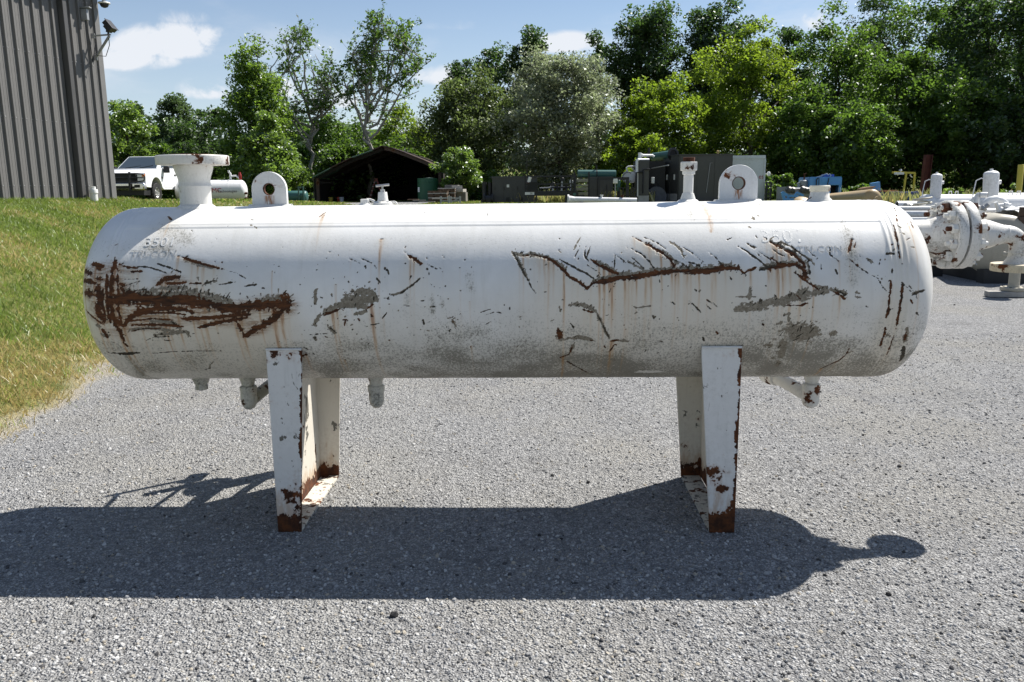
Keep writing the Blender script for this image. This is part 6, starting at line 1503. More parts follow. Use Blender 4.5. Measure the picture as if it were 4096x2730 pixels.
# beige flanged spool standing on a plank
p = at(2328, 668, 12.7); hT = .56
T = Thing('pipe_spool', 'beige flanged pipe spool standing on a grey plank on the gravel', 'pipe', (p.x, 12.7, .09))
MB().lathe([(.10, .03), (.083, .07), (.078, .1), (.078, hT - .06), (.09, hT - .02)], (p.x, 12.7, .09), n=24).build('pipe', BEIGE, T)
for z0 in (.09, .09 + hT - .02):
    f = MB().lathe([(.182, 0), (.186, .005), (.186, .05), (.182, .055), (.09, .055)], (p.x, 12.7, z0), n=32).build('flange', BEIGE, T)
    for k in range(8): a = 2 * PI * k / 8; MB().lathe([(.02, 0), (.02, .004)], (p.x + .145 * math.cos(a), 12.7 + .145 * math.sin(a), z0 + .0555), n=10).build('bolt_hole_shade', DARK, T, f)  # thin black discs, the shade of the holes as colour
T = Thing('plank', 'grey weathered plank lying on gravel under the beige spool', 'plank', (p.x, 12.65, 0))
MB().box(-.42, .75, -.10, .10, .004, .085, Matrix.Translation((p.x, 12.62, 0)) @ Matrix.Rotation(rad(-6), 4, 'Z')).build('board', WOODS[2], T, smooth=0, bevel=.006)
T = Thing('plank', 'second grey plank at the right behind the beige spool', 'plank', (p.x + .9, 13.2, 0))
MB().box(-.5, .6, -.09, .09, .004, .08, Matrix.Translation((p.x + .9, 13.1, 0)) @ Matrix.Rotation(rad(4), 4, 'Z')).build('board', WOODS[0], T, smooth=0, bevel=.006)

def lying(px0, py0, Y0, px1, py1, Y1, r, label, m=WFAR, name='pipe_run', cat='pipe', head=0., stand=True):
    a = at(px0, py0, Y0); b = at(px1, py1, Y1)
    T = Thing(name, label, cat, (a.x, a.y, gz(a.x, a.y)))
    if head: hvessel(T, a, b, r, m, 36, head)
    else: MB().lathe([(r, 0), (r, (b - a).length), (r - .012, (b - a).length), (r - .012, 0), (r, 0)], a, b - a, 30, False).build('barrel', m, T)
    L = (b - a).length; d = (b - a).normalized()
    if stand:
        for t in (L * .18, L * .8):
            q = a + d * t; z = gz(q.x, q.y); MB().box(-.12, .12, -.1, .1, z, q.z - r + .02, Matrix.Translation((q.x, q.y, 0))).build('stand', SKID, T, smooth=0)
    return T, a, b
# stacked white pipes left of the bolted flange
lying(2030, 480, 19., 2170, 479.5, 19., .055, 'topmost thin white pipe just above the tank right shoulder')
lying(2050, 493, 17.2, 2175, 493.5, 16.6, .075, 'middle white pipe with a rust ring left of the bolted flange', WFAR2)
lying(2078, 507, 16., 2176, 507, 15.6, .06, 'lowest white pipe left of the bolted flange', WFAR2)
T, a, b = lying(2060, 473.5, 24., 2130, 473.5, 24., .14, 'short white pipe with an open dark end at the tank shoulder', WFAR)
MB().lathe([(.128, 0), (.128, .01)], a + Vector((.03, 0, 0)), (1, 0, 0), 20).build('bore_shade', DARK, T)  # disc closing the pipe, inner shade painted black
# junk of hoses between
T = Thing('pipe_end', 'grey pipe end with clamp ring among the white pipes', 'pipe', at(2085, 476, 21.)); q = at(2080, 478, 21.)
MB().lathe([(.11, 0), (.12, .02), (.12, .1), (.10, .12), (.10, .6)], q, (1, .4, 0), 20).build('body', GALV, T); MB().lathe([(.128, .03), (.128, .06)], q, (1, .4, 0), 20).build('clamp', BLK, T)
T = Thing('hose_coil', 'pale coiled hose lying on the white pipes', 'hose', at(2115, 475, 20.)); q = at(2118, 477, 20.)
MB().tube([q + Vector((.2 * math.cos(a), .2 * math.sin(a), .02 * a)) for a in np.linspace(0, 12, 60)], .022, 6).build('coil', flat('pale_hose', (.42, .40, .33), .6), T)
# horizontal vessels with upright pots
def pot_vessel(px, pyt, pyb, wpx, Yp, vx0, vx1, vy, rv, Yv, label, tilt=0.):
    T, a, b = lying(vx0, vy, Yv, vx1, vy - .5, Yv + .4, rv, label, WFAR, 'separator_vessel', 'vessel', .5)
    t = at(px + 4 * tilt, pyt, Yp); q = at(px, pyb + 8, Yp); r = at(px + wpx / 2, 430, Yp).x - at(px, 430, Yp).x; L = (t - q).length
    pt = MB().lathe([(r, 0), (r, L - r * .55)] + [(r * math.cos(a_), L - r * .55 + r * .5 * math.sin(a_)) for a_ in np.linspace(.1, PI / 2 - .02, 8)], q, t - q, 28).build('upright_pot', WFAR2 if tilt else WFAR, T)
    MB().lathe([(r * .22, 0), (r * .22, .05)], t - (t - q).normalized() * .02, t - q, 14).build('top_boss', WFAR, T, pt)
    MB().lathe([(.03, 0), (.045, .01), (.045, .06)], q + (t - q) * .62 + Vector((r * .95, 0, 0)), (1, -.2, 0), 12).build('side_nipple', WFAR, T, pt)
    s = q + (t - q) * .72 + Vector((-r, 0, 0))
    MB().tube([s, s + Vector((-.05, 0, .02)), s + Vector((-.16, 0, -.03)), s + Vector((-.20, 0, -.3)), s + Vector((-.26, -.1, -.75)), s + Vector((-.27, -.15, -1.15))], .012, 6).build('sense_line', WFAR, T, pt)
    for tt in (.45, .55): m_ = a + (b - a) * tt + Vector((0, 0, rv)); MB().tube([m_ + Vector((-.04, 0, -.01)), m_ + Vector((-.03, 0, .08)), m_ + Vector((.03, 0, .08)), m_ + Vector((.04, 0, -.01))], .014, 6).build('lift_eye', WFAR, T)
    return T
pot_vessel(2149, 398.5, 447, 24, 22., 2114, 2262, 470, .26, 22., 'white horizontal vessel with the shorter upright pot, nearest the rust red post', 1)
pot_vessel(2275, 391.5, 456, 33, 18., 2236, 2420, 472, .22, 18., 'white horizontal vessel with the taller upright pot near the right edge', .8)
lying(2276, 457.5, 24., 2420, 457, 24., .17, 'white horizontal vessel farthest back at the right edge', WFAR, 'white_vessel', 'vessel', .5)
q = at(2290, 470, 17.0); T = Thing('u_bend', 'thick white return bend of pipe below the taller upright pot', 'pipe', q)
MB().tube([at(2263, 482, 17.), at(2264, 470, 17.), at(2272, 461, 17.), at(2286, 458, 17.), at(2299, 461, 17.), at(2309, 468, 17.), at(2312, 480, 17.)], .075, 18).build('bend', WFAR, T)
q = at(2244, 474, 16.); T = Thing('elbow_pipe', 'white elbowed riser with a rusty open end above the bolted flange', 'pipe', q)
MB().tube([at(2242, 492, 16.), at(2243.5, 470, 16.), at(2244.5, 452, 16.), at(2247, 448.5, 16.), at(2252, 448, 15.95)], .046, 18).lathe([(.05, 0), (.052, .01), (.052, .11), (.05, .12)], at(2252, 448.5, 15.95), (1, -.35, .0), 20).build('riser', WFAR, T)
e_ = at(2252, 448.5, 15.95) + Vector((1, -.35, 0)).normalized() * .119; MB().lathe([(.049, 0), (.049, .006)], e_, (1, -.35, 0), 18).build('rusty_end', RUSTM, T); MB().lathe([(.034, 0), (.034, .004)], e_ + Vector((1, -.35, 0)).normalized() * .006, (1, -.35, 0), 18).build('bore_shade', DARK, T)  # last disc paints the shade inside the open end
lying(2256, 486.5, 15.8, 2420, 485, 16.4, .06, 'thin white pipe right of the bolted flange with a side valve')
q = at(2290, 480, 15.6); T = Thing('side_valve', 'white angled valve with galvanised nipple on the thin pipe', 'valve', q)
MB().lathe([(.05, 0), (.06, .02), (.045, .06), (.035, .10), (.035, .2)], at(2297, 486, 15.6), (-.6, -.1, 1), 16).tube([at(2288.5, 473, 15.6), at(2300, 471.5, 15.6), at(2322, 472, 15.6)], .032, 12).lathe([(.05, 0), (.055, .01), (.055, .06), (.05, .07)], at(2306, 471.8, 15.6), (1, 0, 0), 14).build('body', WFAR, T)
q = at(2259, 480, 15.7); T = Thing('hex_union', 'dark grey hex union plugged beside the elbowed riser', 'fitting', q)
MB().lathe([(.04, 0), (.07, .02), (.07, .06), (.045, .07), (.045, .14)], at(2256, 482, 15.7), (.6, -.2, .6), 6).build('union', GALV, T, smooth=0)
q = at(2349, 495, 14.5); T = Thing('valve_bonnet', 'brown rusty valve bonnet at the right edge of the yard', 'valve', q); MB().lathe([(.07, -.4), (.07, -.1), (.09, -.09), (.09, -.03), (.06, -.02), (.075, .0), (.075, .14)], q + Vector((.02, 0, 0)), n=14).build('bonnet', flat('brown_valve', (.09, .06, .045), .7, .2), T)

# ------------------------------------------------------------------ far yard on the right
Y = 45.; zb = gz(20, Y) - .03
p = at(2128, 440, Y); T = Thing('rust_red_post', 'tall rust red steel beam post standing by the woods', 'post', (p.x, Y, zb)); RRED = flat('rust_red_oxide', (.075, .018, .014), .8, 0, .4, 3)
tp = at(2133.5, 356, Y); bt = Vector((at(2121, 452, Y).x, Y, zb)); MB().bar(bt + Vector((-.17, 0, 0)), tp + Vector((-.17, 0, 0)), .30, .03, (1, 0, 0)).bar(bt + Vector((.17, 0, 0)), tp + Vector((.17, 0, 0)), .30, .03, (1, 0, 0)).bar(bt, tp, .025, .30, (1, 0, 0)).build('beam', RRED, T, smooth=0)
T = Thing('yellow_gantry', 'light yellow frame with a crossbeam carrying a lamp by the woods', 'frame', (at(2085, 440, Y).x, Y, zb)); z0 = at(2074, 445, Y).z
for px, x2 in ((2074.5, 2082.5), (2098, 2102.5)): MB().bar((at(px, 445, Y).x, Y, zb), (at(x2, 398, Y).x, Y, at(x2, 398, Y).z), .08).build('post', YEL, T, smooth=0)
MB().bar(at(2050, 396.5, Y), at(2103, 398, Y), .10).build('crossbeam', YEL, T, smooth=0)
MB().box(-.22, .22, -.1, .1, -.06, .06, Matrix.Translation(at(2066, 399, Y - .2))).build('lamp_housing', PVC, T); MB().lathe([(.06, 0), (.09, .06), (.04, .14)], at(2069, 395, Y), n=12).build('photocell', GALV, T); MB().tube([at(2094, 399, Y), at(2091, 403, Y), at(2096, 408, Y)], .03, 6).build('loop_cable', PVC, T)
p = at(2346, 380, 26.); q = at(2339, 462, 26.); T = Thing('yellow_post', 'thick yellow bollard post leaning at the right edge', 'post', (q.x, 26., gz(q.x, 26.))); MB().lathe([(.085, 0), (.085, (p - q).length + .6), (.07, (p - q).length + .62)], q + (q - p).normalized() * .6, p - q, 18).build('post', YEL, T)
# blue cabin
Y = 44.; a = at(1859.5, 447, Y); b = at(1935, 408.5, Y); T = Thing('blue_cabin', 'sky blue steel control cabin with a dark opening and cables on top', 'cabin', ((a.x + b.x) / 2, Y, zb)); W = b.x - a.x; o0 = at(1907, 446, Y); o1 = at(1927, 426, Y)
m = MB(); m.box(a.x, o0.x, Y, Y + .06, zb, b.z).box(o1.x, b.x, Y, Y + .06, zb, b.z).box(o0.x, o1.x, Y, Y + .06, o1.z, b.z); m.box(a.x, a.x + .06, Y + .062, Y + 1.8, zb, b.z).box(b.x - .06, b.x, Y + .062, Y + 1.8, zb, b.z).box(a.x, b.x, Y + 1.802, Y + 1.86, zb, b.z).box(a.x + .02, b.x - .02, Y + .02, Y + 1.8, b.z + .002, b.z + .05); m.build('shell', BLU, T, smooth=0)
fr = MB()
for x in (o0.x - .04, o1.x + .04): fr.bar((x, Y - .03, zb), (x, Y - .03, o1.z + .04), .07)
fr.bar((o0.x - .07, Y - .03, o1.z + .06), (o1.x + .07, Y - .03, o1.z + .06), .07).build('opening_frame', BLU, T, smooth=0)
MB().box(o0.x, o1.x, Y + .5, Y + .55, zb, o1.z).build('interior_shade', DARK, T, smooth=0)  # near-black sheet behind the opening, painted in place of the shade inside
MB().lathe([(.16, 0), (.16, .02)], at(1895, 415, Y), (0, -1, 0), 20).build('round_cover', BLU, T); MB().box(-.05, .05, -.03, .03, -.12, .12, Matrix.Translation(at(1929, 436, Y - .03))).build('latch', PVC, T)
MB().tube([at(1880, 409, Y - .1), at(1876, 414, Y - .1), at(1875.5, 427, Y - .1)], .03, 6).tube([at(1882, 409, Y - .1), at(1881.5, 426, Y - .1)], .02, 6).tube([at(1905, 409, Y - .1), at(1903, 418, Y - .1), at(1901, 425, Y - .1)], .025, 6).each('hanging_cable', BLK, T)
MB().tube([at(1870, 409.5, Y + .5), at(1884, 406, Y + .5), at(1896, 401, Y + .5), at(1900, 399.5, Y + .5), at(1903, 403, Y + .5), at(1906, 400, Y + .5), at(1909, 404, Y + .5), at(1906, 408, Y + .5)], .035, 6).build('roof_cable', GALV, T); MB().box(-.3, .3, -.1, .1, 0, .12, Matrix.Translation(at(1902, 406.5, Y + .6))).build('roof_bracket', BLU2, T)
# grey machine: panel, upright vessel, engine block
Y = 44.5; a = at(1792.5, 460, Y); b = at(1836, 429.3, Y); T = Thing('sheet_metal_screen', 'grey sheet metal screen left of the grey upright vessel', 'screen', ((a.x + b.x) / 2, Y + .6, zb))
MB().box(a.x, b.x, Y + .6, Y + .75, zb, b.z).build('sheet', GRYP, T, smooth=0)
for k in range(3): MB().box(a.x + .04 + k * (b.x - a.x) / 3, a.x - .02 + (k + 1) * (b.x - a.x) / 3, Y + .58, Y + .598, zb + .1, b.z - .1).build('rib_panel', GRYP, T, smooth=0)
p = at(1846.5, 436, Y); r = at(1856.5, 436, Y).x - p.x; t = at(1846.5, 414, Y); T = Thing('grey_upright_vessel', 'grey upright domed vessel beside the blue cabin', 'vessel', (p.x, Y, zb))
hvessel(T, (p.x, Y, zb + .05), (p.x, Y, t.z), r, GRYP, 28, .35); MB().cyl((p.x, Y, t.z), (p.x, Y, t.z + .35), .04, None, 8).bar((p.x - .06, Y, t.z + .3), (p.x + .1, Y, t.z + .34), .05).build('vent_pipe', RUSTM, T)
MB().tube([at(1836.5, 447, Y - .1), at(1833, 445, Y - .1), at(1833, 422, Y - .1), at(1838, 420.5, Y - .1)], .05, 8).build('side_pipe', GRYP, T); MB().lathe([(.05, 0), (.05, .12), (.07, .13), (.07, .17)], at(1856, 421, Y), (1, 0, 0), 12).build('nozzle', GRYP, T); MB().lathe([(.12, 0), (.12, .03)], at(1842.5, 431, Y - r * .9), (0, -1, 0), 16).build('manway', BLK, T)
Y = 42.5; T = Thing('compressor_engine', 'grimy small compressor engine with a handwheel in front of the grey panel', 'engine', (at(1835, 445, Y).x, Y, zb)); ENG = flat('oily_metal', (.11, .105, .10), .55, .2, .6, 5)
MB().lathe([(.28, 0), (.3, .05), (.3, 1.6), (.2, 1.65)], at(1822, 445, Y), (1, .1, 0), 20).build('crankcase', GRYP, T)
for px, py, rr in ((1811, 442, .13), (1819, 443, .14), (1842, 441, .15), (1849, 443, .14), (1855, 444, .12)): MB().lathe([(rr * .7, 0), (rr, .03), (rr, .22), (rr * .6, .28)], at(px, py, Y - .3), (.2, -.5, .8), 12).build('cylinder_head', ENG, T)
MB().tube([at(1814, 436.5, Y - .2), at(1834, 436, Y - .2), at(1858, 436.5, Y - .2)], .04, 8).build('fuel_line', ENG, T)
hw = MB(); c0 = at(1813, 436, Y - .35); hw.tube([c0 + Vector((.17 * math.cos(a_), 0, .17 * math.sin(a_))) for a_ in np.linspace(0, 2 * PI, 17)], .02, 6)
for a_ in (0, 1.05, 2.1): hw.bar(c0 + Vector((.17 * math.cos(a_), 0, .17 * math.sin(a_))), c0 - Vector((.17 * math.cos(a_), 0, .17 * math.sin(a_))), .025)
hw.build('handwheel', ENG, T)
Y = 41.; T = Thing('tube_cradle', 'sky blue welded tube cradle in front of the compressor engine', 'cradle', (at(1825, 450, Y).x, Y, gz(17, Y)))
MB().bar(at(1797, 442, Y), at(1811, 450.5, Y), .12).bar(at(1811, 450.5, Y), at(1834, 451, Y), .12).bar(at(1797, 442, Y), at(1802.5, 462, Y), .13).bar(at(1811, 451, Y), at(1811, 462, Y), .10).bar(at(1831, 443, Y), at(1846, 450, Y), .10).bar(at(1831, 443, Y), at(1826, 450, Y), .08).bar(at(1834, 451, Y), at(1834, 462, Y), .10).bar(at(1800, 460, Y), at(1838, 460, Y), .14).build('tubes', BLU, T, smooth=0)
# tan vessel with dished end, tan dish
a = at(2004, 456, 31.5); b = at(1905, 463, 37.); T = Thing('tan_vessel', 'long tan cylindrical vessel lying behind the capped outlet', 'tank', (a.x, 31.5, gz(a.x, 31.5)))
a2 = a + (a - b).normalized() * .15; hvessel(T, a2, b, .34, TANP, 36, .6)
MB().prism([a + Vector((-.55, .05, .335)), a + Vector((-.1, -.12, .33)), a + Vector((.06, -.1, .43)), a + Vector((-.3, .1, .40))], (0, .02, .02)).build('torn_bracket', flat('brown_bracket', (.20, .11, .05), .8), T, smooth=0)
q = a2 + Vector((.02, -.33, -.12)); MB().lathe([(.16, 0), (.20, .0), (.20, .05), (.16, .05)], q, (.3, -1, .0), 24).build('manway_ring', TANP, T)
p = at(1846, 462, 34.); T = Thing('tan_dish', 'tan domed dish end leaning left of the capped outlet', 'dish', (p.x, 34., gz(p.x, 34.)))
MB().lathe([(.40 * math.sin(t_), .17 * math.cos(t_)) for t_ in np.linspace(.03, PI / 2, 10)] + [(.40, -.03)], p + Vector((0, 0, -.08)), (.1, -.5, .85), 32).build('dish', TANP, T); MB().tube([p + Vector((-.05, -.25, .15)), p + Vector((.0, -.2, .19)), p + Vector((.1, -.2, .14)), p + Vector((.14, -.2, .2))], .012, 5).build('twisted_wire', flat('wire', (.16, .13, .07), .8), T)
# blue leaning panel, bins
Y = 43.; q = [at(2005, 442, Y), at(2024, 440.5, Y), at(2022, 418, Y), at(2002.5, 421.5, Y)]; T = Thing('blue_box', 'tilted sky blue metal box left of the grey bins', 'box', (q[0].x, Y, zb)); MB().prism(q, (.1, .5, 0)).build('box', BLU, T, smooth=0); MB().bar((q[0].x + .2, Y + .2, zb), q[0] + Vector((.2, .2, 0)), .12).build('leg', BLU, T, smooth=0)
def bin_(px0, px1, py0, py1, Y, m, label, lidm=None, sticker=False):
    a = at(px0, py1, Y); b = at(px1, py0, Y); z = gz(a.x, Y); T = Thing('storage_bin', label, 'bin', ((a.x + b.x) / 2, Y, z)); cx = (a.x + b.x) / 2; w_ = (b.x - a.x) / 2
    k = MB(); k.add([(cx - w_ * .9, Y + .06, z), (cx + w_ * .9, Y + .06, z), (cx + w_ * .9, Y + .7, z), (cx - w_ * .9, Y + .7, z), (cx - w_, Y, b.z), (cx + w_, Y, b.z), (cx + w_, Y + .76, b.z), (cx - w_, Y + .76, b.z)], [(0, 1, 5, 4), (1, 2, 6, 5), (2, 3, 7, 6), (3, 0, 4, 7), (4, 5, 6, 7), (3, 2, 1, 0)]); k.build('tub', m, T, smooth=0, bevel=.02)
    MB().box(cx - w_ - .04, cx + w_ + .04, Y - .04, Y + .8, b.z + .002, b.z + .05).build('rim', lidm or m, T, smooth=0, bevel=.01)
    if sticker: MB().box(-.1, .1, -.006, 0, -.1, .1, Matrix.Translation((cx - .05, Y - .01, a.z + (b.z - a.z) * .55))).build('sticker', PVC, T)
ORG = flat('orange_lid', (.45, .16, .07), .6)
bin_(2026, 2044, 441, 460, 42.5, BLU2, 'navy blue bin with straps at the left of the row of bins', ORG)
bin_(2045.5, 2064.5, 443, 460, 42., GRYP, 'grey bin with a white sticker beside the dark blue trough', None, True)
bin_(2066, 2116, 443.5, 463, 42., BLU2, 'wide dark blue trough under the yellow gantry')
T = Thing('orange_tray', 'low orange brown tray lying on the grey bin', 'tray', at(2050, 441, 42.4)); MB().box(-.35, .3, 0, .5, 0, .08, Matrix.Translation(at(2050, 441.4, 42.1))).build('tray', ORG, T, smooth=0)
# ------------------------------------------------------------------ trees
BARK = flat('grey_bark', (.11, .095, .078), .95, 0, .4, 6, .8)
BARKD = flat('dark_bark', (.055, .045, .036), .95, 0, .4, 6, .8)
SYC = flat('pale_sycamore_bark', (.31, .30, .265), .85, 0, .45, 1.6, .4)
LEAF = {
    'dark': leafmat('dark_oak_leaves', (0.0227, 0.0428, 0.0139), (0.0359, 0.0690, 0.0129), gloss=.05),
    'mid': leafmat('green_leaves', (0.0312, 0.0602, 0.0129), (0.0680, 0.1231, 0.0149), gloss=.045),
    'lime': leafmat('yellow_green_leaves', (0.0397, 0.0646, 0.0089), (0.1332, 0.1956, 0.0149), gloss=.035),
    'silver': leafmat('silver_willow_leaves', (0.1315, 0.1493, 0.1063), (0.1315, 0.1620, 0.0832), gloss=.06),
    'willow': leafmat('willow_leaves', (0.0435, 0.0611, 0.0228), (0.0747, 0.1065, 0.0277), gloss=.04),
    'fresh': leafmat('fresh_green_leaves', (0.0387, 0.0733, 0.0129), (0.1030, 0.1676, 0.0188), gloss=.06),
    'bush': leafmat('bright_bush_leaves', (0.0482, 0.0838, 0.0178), (0.1153, 0.1842, 0.0257), gloss=.08),
    'bluish': leafmat('far_leaves', (0.0340, 0.0585, 0.0257), (0.0605, 0.0952, 0.0317), gloss=.03),
}
def leaf_arrays(C, size, up=.35, r=None):
    """one rhombic leaf spray per point"""
    r = r or rng; n = len(C)
    N = r.normal(size=(n, 3)); N[:, 2] = np.abs(N[:, 2]) + up; N /= np.linalg.norm(N, axis=1)[:, None]
    A = np.cross(N, r.normal(size=(n, 3))); A /= np.linalg.norm(A, axis=1)[:, None] + 1e-9; B = np.cross(N, A)
    s = (size * (.55 + .9 * r.random(n)))[:, None]
    bend = N * s * .18
    V = np.stack([C + A * s * .62 - bend, C + B * s * .36, C - A * s * .62 - bend, C - B * s * .36], 1).reshape(-1, 3)
    F = np.arange(4 * n).reshape(n, 4); t = np.repeat(r.random(n), 4)
    return V, F, t
def crown_points(w_, h, n, ncl, shape='round', r=None, cl=.26, hollow=.55):
    """leaf positions: clumps spread through an uneven envelope, base at z=0"""
    r = r or rng; k = ncl
    d = r.normal(size=(k, 3)); d /= np.linalg.norm(d, axis=1)[:, None]; rad_ = hollow + (1 - hollow) * r.random(k) ** .6
    P = d * rad_[:, None]
    zf = (P[:, 2] + 1) / 2
    if shape == 'cone': wd = 1.12 - .78 * zf ** 1.3
    elif shape == 'oval': wd = .62 + .75 * np.sin(np.clip(zf, 0, 1) * PI) * .62
    elif shape == 'top': wd = .55 + .55 * zf
    else: wd = np.full(k, 1.)
    lob = 1 + .16 * np.sin(3 * np.arctan2(P[:, 1], P[:, 0]) + r.random() * 6) * r.random() + .10 * r.normal(size=k)
    P[:, :2] *= (wd * lob)[:, None] * w_ / 2; P[:, 2] = zf * h * (1 + .05 * r.normal(size=k))
    wt = r.random(k) ** .7 + .25; idx = r.choice(k, n, p=wt / wt.sum())
    rc = (cl * (w_ * .5) ** .6 * (h * .5) ** .4) * (.55 + .8 * r.random(k))
    q = r.normal(size=(n, 3)); q /= np.linalg.norm(q, axis=1)[:, None]; q *= (r.random(n) ** .45)[:, None]
    return P[idx] + q * rc[idx][:, None] * np.array([1, 1, .72]), P, rc
def limb(m, p0, p1, r0, r1, sag=.0, k=5, n=7):
    p0 = Vector(p0); p1 = Vector(p1); pts = []; d = p1 - p0; L = d.length
    for i in range(k + 1):
        t = i / k; w_ = Vector(rng.normal(size=3)) * L * .035 * (1 if 0 < i < k else 0); pts.append(p0 + d * t + w_ + Vector((0, 0, sag * L * math.sin(PI * t))))
    m.tube(pts, [r0 + (r1 - r0) * i / k for i in range(k + 1)], n)
    return pts

def tree(name, label, group, px, ytop, wpx, Y, kind, shape='round', nleaf=9000, ncl=70, leaf=.22, skirt=.08, cl=.26, bark=None, hollow=.34, lean=0., cat='tree'):
    p = at(px, 400, Y); z = gz(p.x, Y); top_ = at(px, ytop, Y).z; H = top_ - z; w_ = abs(at(px + wpx / 2, 400, Y).x - at(px - wpx / 2, 400, Y).x)
    T = Thing(name, label, cat, (p.x, Y, z - .05), group); r = np.random.default_rng(int(px * 13 + ytop * 7 + Y))
    zc = H * skirt; C, P, rc = crown_points(w_, H - zc, int(nleaf * 1.48), ncl, shape, r, cl, hollow); C[:, 2] += zc; P[:, 2] += zc; C[:, 0] += lean * C[:, 2]
    V, F, t = leaf_arrays(C, leaf * .95, .35, r); t = np.clip(t * .6 + .4 * np.repeat(vnoise(C[:, 0] + 50, C[:, 2], .55, int(px) % 37), 4), 0, 1)
    link('crown', np_mesh('crown', V, F, LEAF[kind], {'tint': ('POINT', t)}), T.root)
    m = MB(); tr = max(.09, H * .016); o = T.o
    limb(m, o + Vector((0, 0, -.1)), o + Vector((lean * H * .8, 0, H * .82)), tr, tr * .22, 0, 8, 9)
    for i in r.choice(len(P), min(12, len(P)), replace=False):
        e = P[i]; zs = max(.25 * H, e[2] * .62); limb(m, o + Vector((lean * zs, 0, zs)), o + Vector((e[0], e[1], e[2])), tr * .42, .02, .03, 4, 5)
    m.build('trunk', bark or BARK, T)
    return T

def open_tree(name, label, group, px, ytop, Y, px0, px1, seed, nlf, fork=.30, lean=0.):
    """sparse sycamore: pale limbs reaching out to an open crown between px0 and px1, leaf tufts on the twigs"""
    r = np.random.default_rng(seed); p = at(px, 400, Y); z = gz(p.x, Y); H = at(px, ytop, Y).z - z; xl = at(px0, 300, Y).x - p.x; xr = at(px1, 300, Y).x - p.x
    T = Thing(name, label, 'tree', (p.x, Y, z - .05), group); m = MB(); o = T.o
    def env(u, v, w_):          # u across -1..1, v height 0..1, w_ depth -1..1
        s_ = math.sin(PI * min(.97, max(.10, v)) ** .8) ** .7
        x = (xl + xr) / 2 + (xr - xl) / 2 * u * s_; return Vector((x, w_ * (xr - xl) / 2 * s_ * .8, H * (fork + .02 + (.98 - fork) * v)))
    def curve(a, b, r0, r1, k=6, n=6, up=.12):
        d = b - a; L = d.length; pts = []
        for i in range(k + 1):
            t = i / k; q = a + d * t + Vector((0, 0, up * L * math.sin(PI * t) * (1 - t))) + (Vector(r.normal(size=3)) * L * .022 if 0 < i < k else Vector()); pts.append(q)
        m.tube([o + q for q in pts], [r0 + (r1 - r0) * (i / k) for i in range(k + 1)], n); return pts
    tr = H * .0135
    trunk = curve(Vector((0, 0, -.1)), Vector((lean * H, 0, H * .62)), tr, tr * .5, 9, 9, 0)
    limbs = [curve(trunk[-1], env(.05, .99, .1), tr * .5, .03, 6, 6, 0)]
    for k in range(10):
        t = fork + (.60 - fork) * (k + .5) / 10; a = trunk[0].lerp(trunk[-1], t / .62); side = 1 if k % 2 else -1
        limbs.append(curve(a, env(side * r.uniform(.45, 1.), r.uniform(.35, .97), r.uniform(-.8, .8)), tr * .6, .036, 7, 6, -.10))
    subs = []
    for k in range(64):
        l = limbs[r.integers(0, len(limbs))]; i = r.integers(2, len(l)); a = l[i]
        for _ in range(20):
            e = env(r.uniform(-1, 1), r.uniform(.0, 1) ** .8, r.uniform(-1, 1))
            if (e - a).length < H * .24 and e.z > a.z - H * .04: break
        else: continue
        subs.append(curve(a, e, .055, .022, 5, 5, .0))
    tips = []
    for k in range(300):
        l = (subs if r.random() < .75 else limbs)[r.integers(0, len(subs if False else limbs))] if False else (subs[r.integers(0, len(subs))] if r.random() < .75 else limbs[r.integers(0, len(limbs))])
        a = l[r.integers(max(1, len(l) - 4), len(l))]; e = a + Vector(r.normal(size=3)) * .55 + Vector((0, 0, .25)); curve(a, e, .016, .008, 3, 4, 0); tips += [a.lerp(e, .6), e]
    m.build('trunk', SYC, T)
    tp = np.array([tuple(q) for q in tips]); dens = r.random(len(tp)) ** 1.5 + .05; idx = r.choice(len(tp), nlf, p=dens / dens.sum()); C = tp[idx] + r.normal(size=(nlf, 3)) * .17
    V, F, t = leaf_arrays(C, .20, .2, r); link('crown', np_mesh('crown', V, F, LEAF['mid'], {'tint': ('POINT', t)}), T.root)
    return T

GB = 'trees behind the yard'
# left of the shed
tree('round_tree', 'broad light green tree just right of the metal building', GB, 292, 226, 150, 58, 'bush', 'round', 9000, 80, .20, .05)
tree('dark_tree', 'dark tree top showing behind the light green tree by the building', GB, 318, 232, 120, 74, 'dark', 'cone', 7000, 80, .25, .0)
tree('airy_tree', 'airy tree with thin top twigs above the truck', GB, 405, 192, 150, 72, 'bluish', 'cone', 9000, 100, .22, .0, .26)
tree('dark_tree', 'dark bushy tree standing above the pickup and nozzle', GB, 445, 262, 170, 66, 'dark', 'round', 9000, 80, .22, .02)
tree('bushy_tree', 'mid green tree right behind the pickup roof', GB, 345, 300, 170, 60, 'mid', 'round', 8000, 70, .2, .0)
tree('far_tree', 'small dark tree top in the gap left of the tall bright tree', GB, 492, 236, 90, 80, 'dark', 'round', 4500, 60, .24, .0)
tree('tall_bright_tree', 'tall bright green oval tree left of the bare limbed sycamores', GB, 598, 108, 180, 62, 'fresh', 'cone', 19000, 190, .20, .0, .26)
tree('bright_tree', 'bright green lower tree in front of the tall oval tree', GB, 618, 262, 150, 57, 'bush', 'cone', 14000, 130, .19, .0, .26)
open_tree('sycamore', 'slender half bare sycamore with a pale trunk, left of the pair', 'half bare sycamores', 718, 56, 66, 606, 794, 12, 3500)
open_tree('sycamore', 'wider half bare sycamore rising over the shed roof, right of the pair', 'half bare sycamores', 852, 32, 66, 764, 1014, 5, 5600)
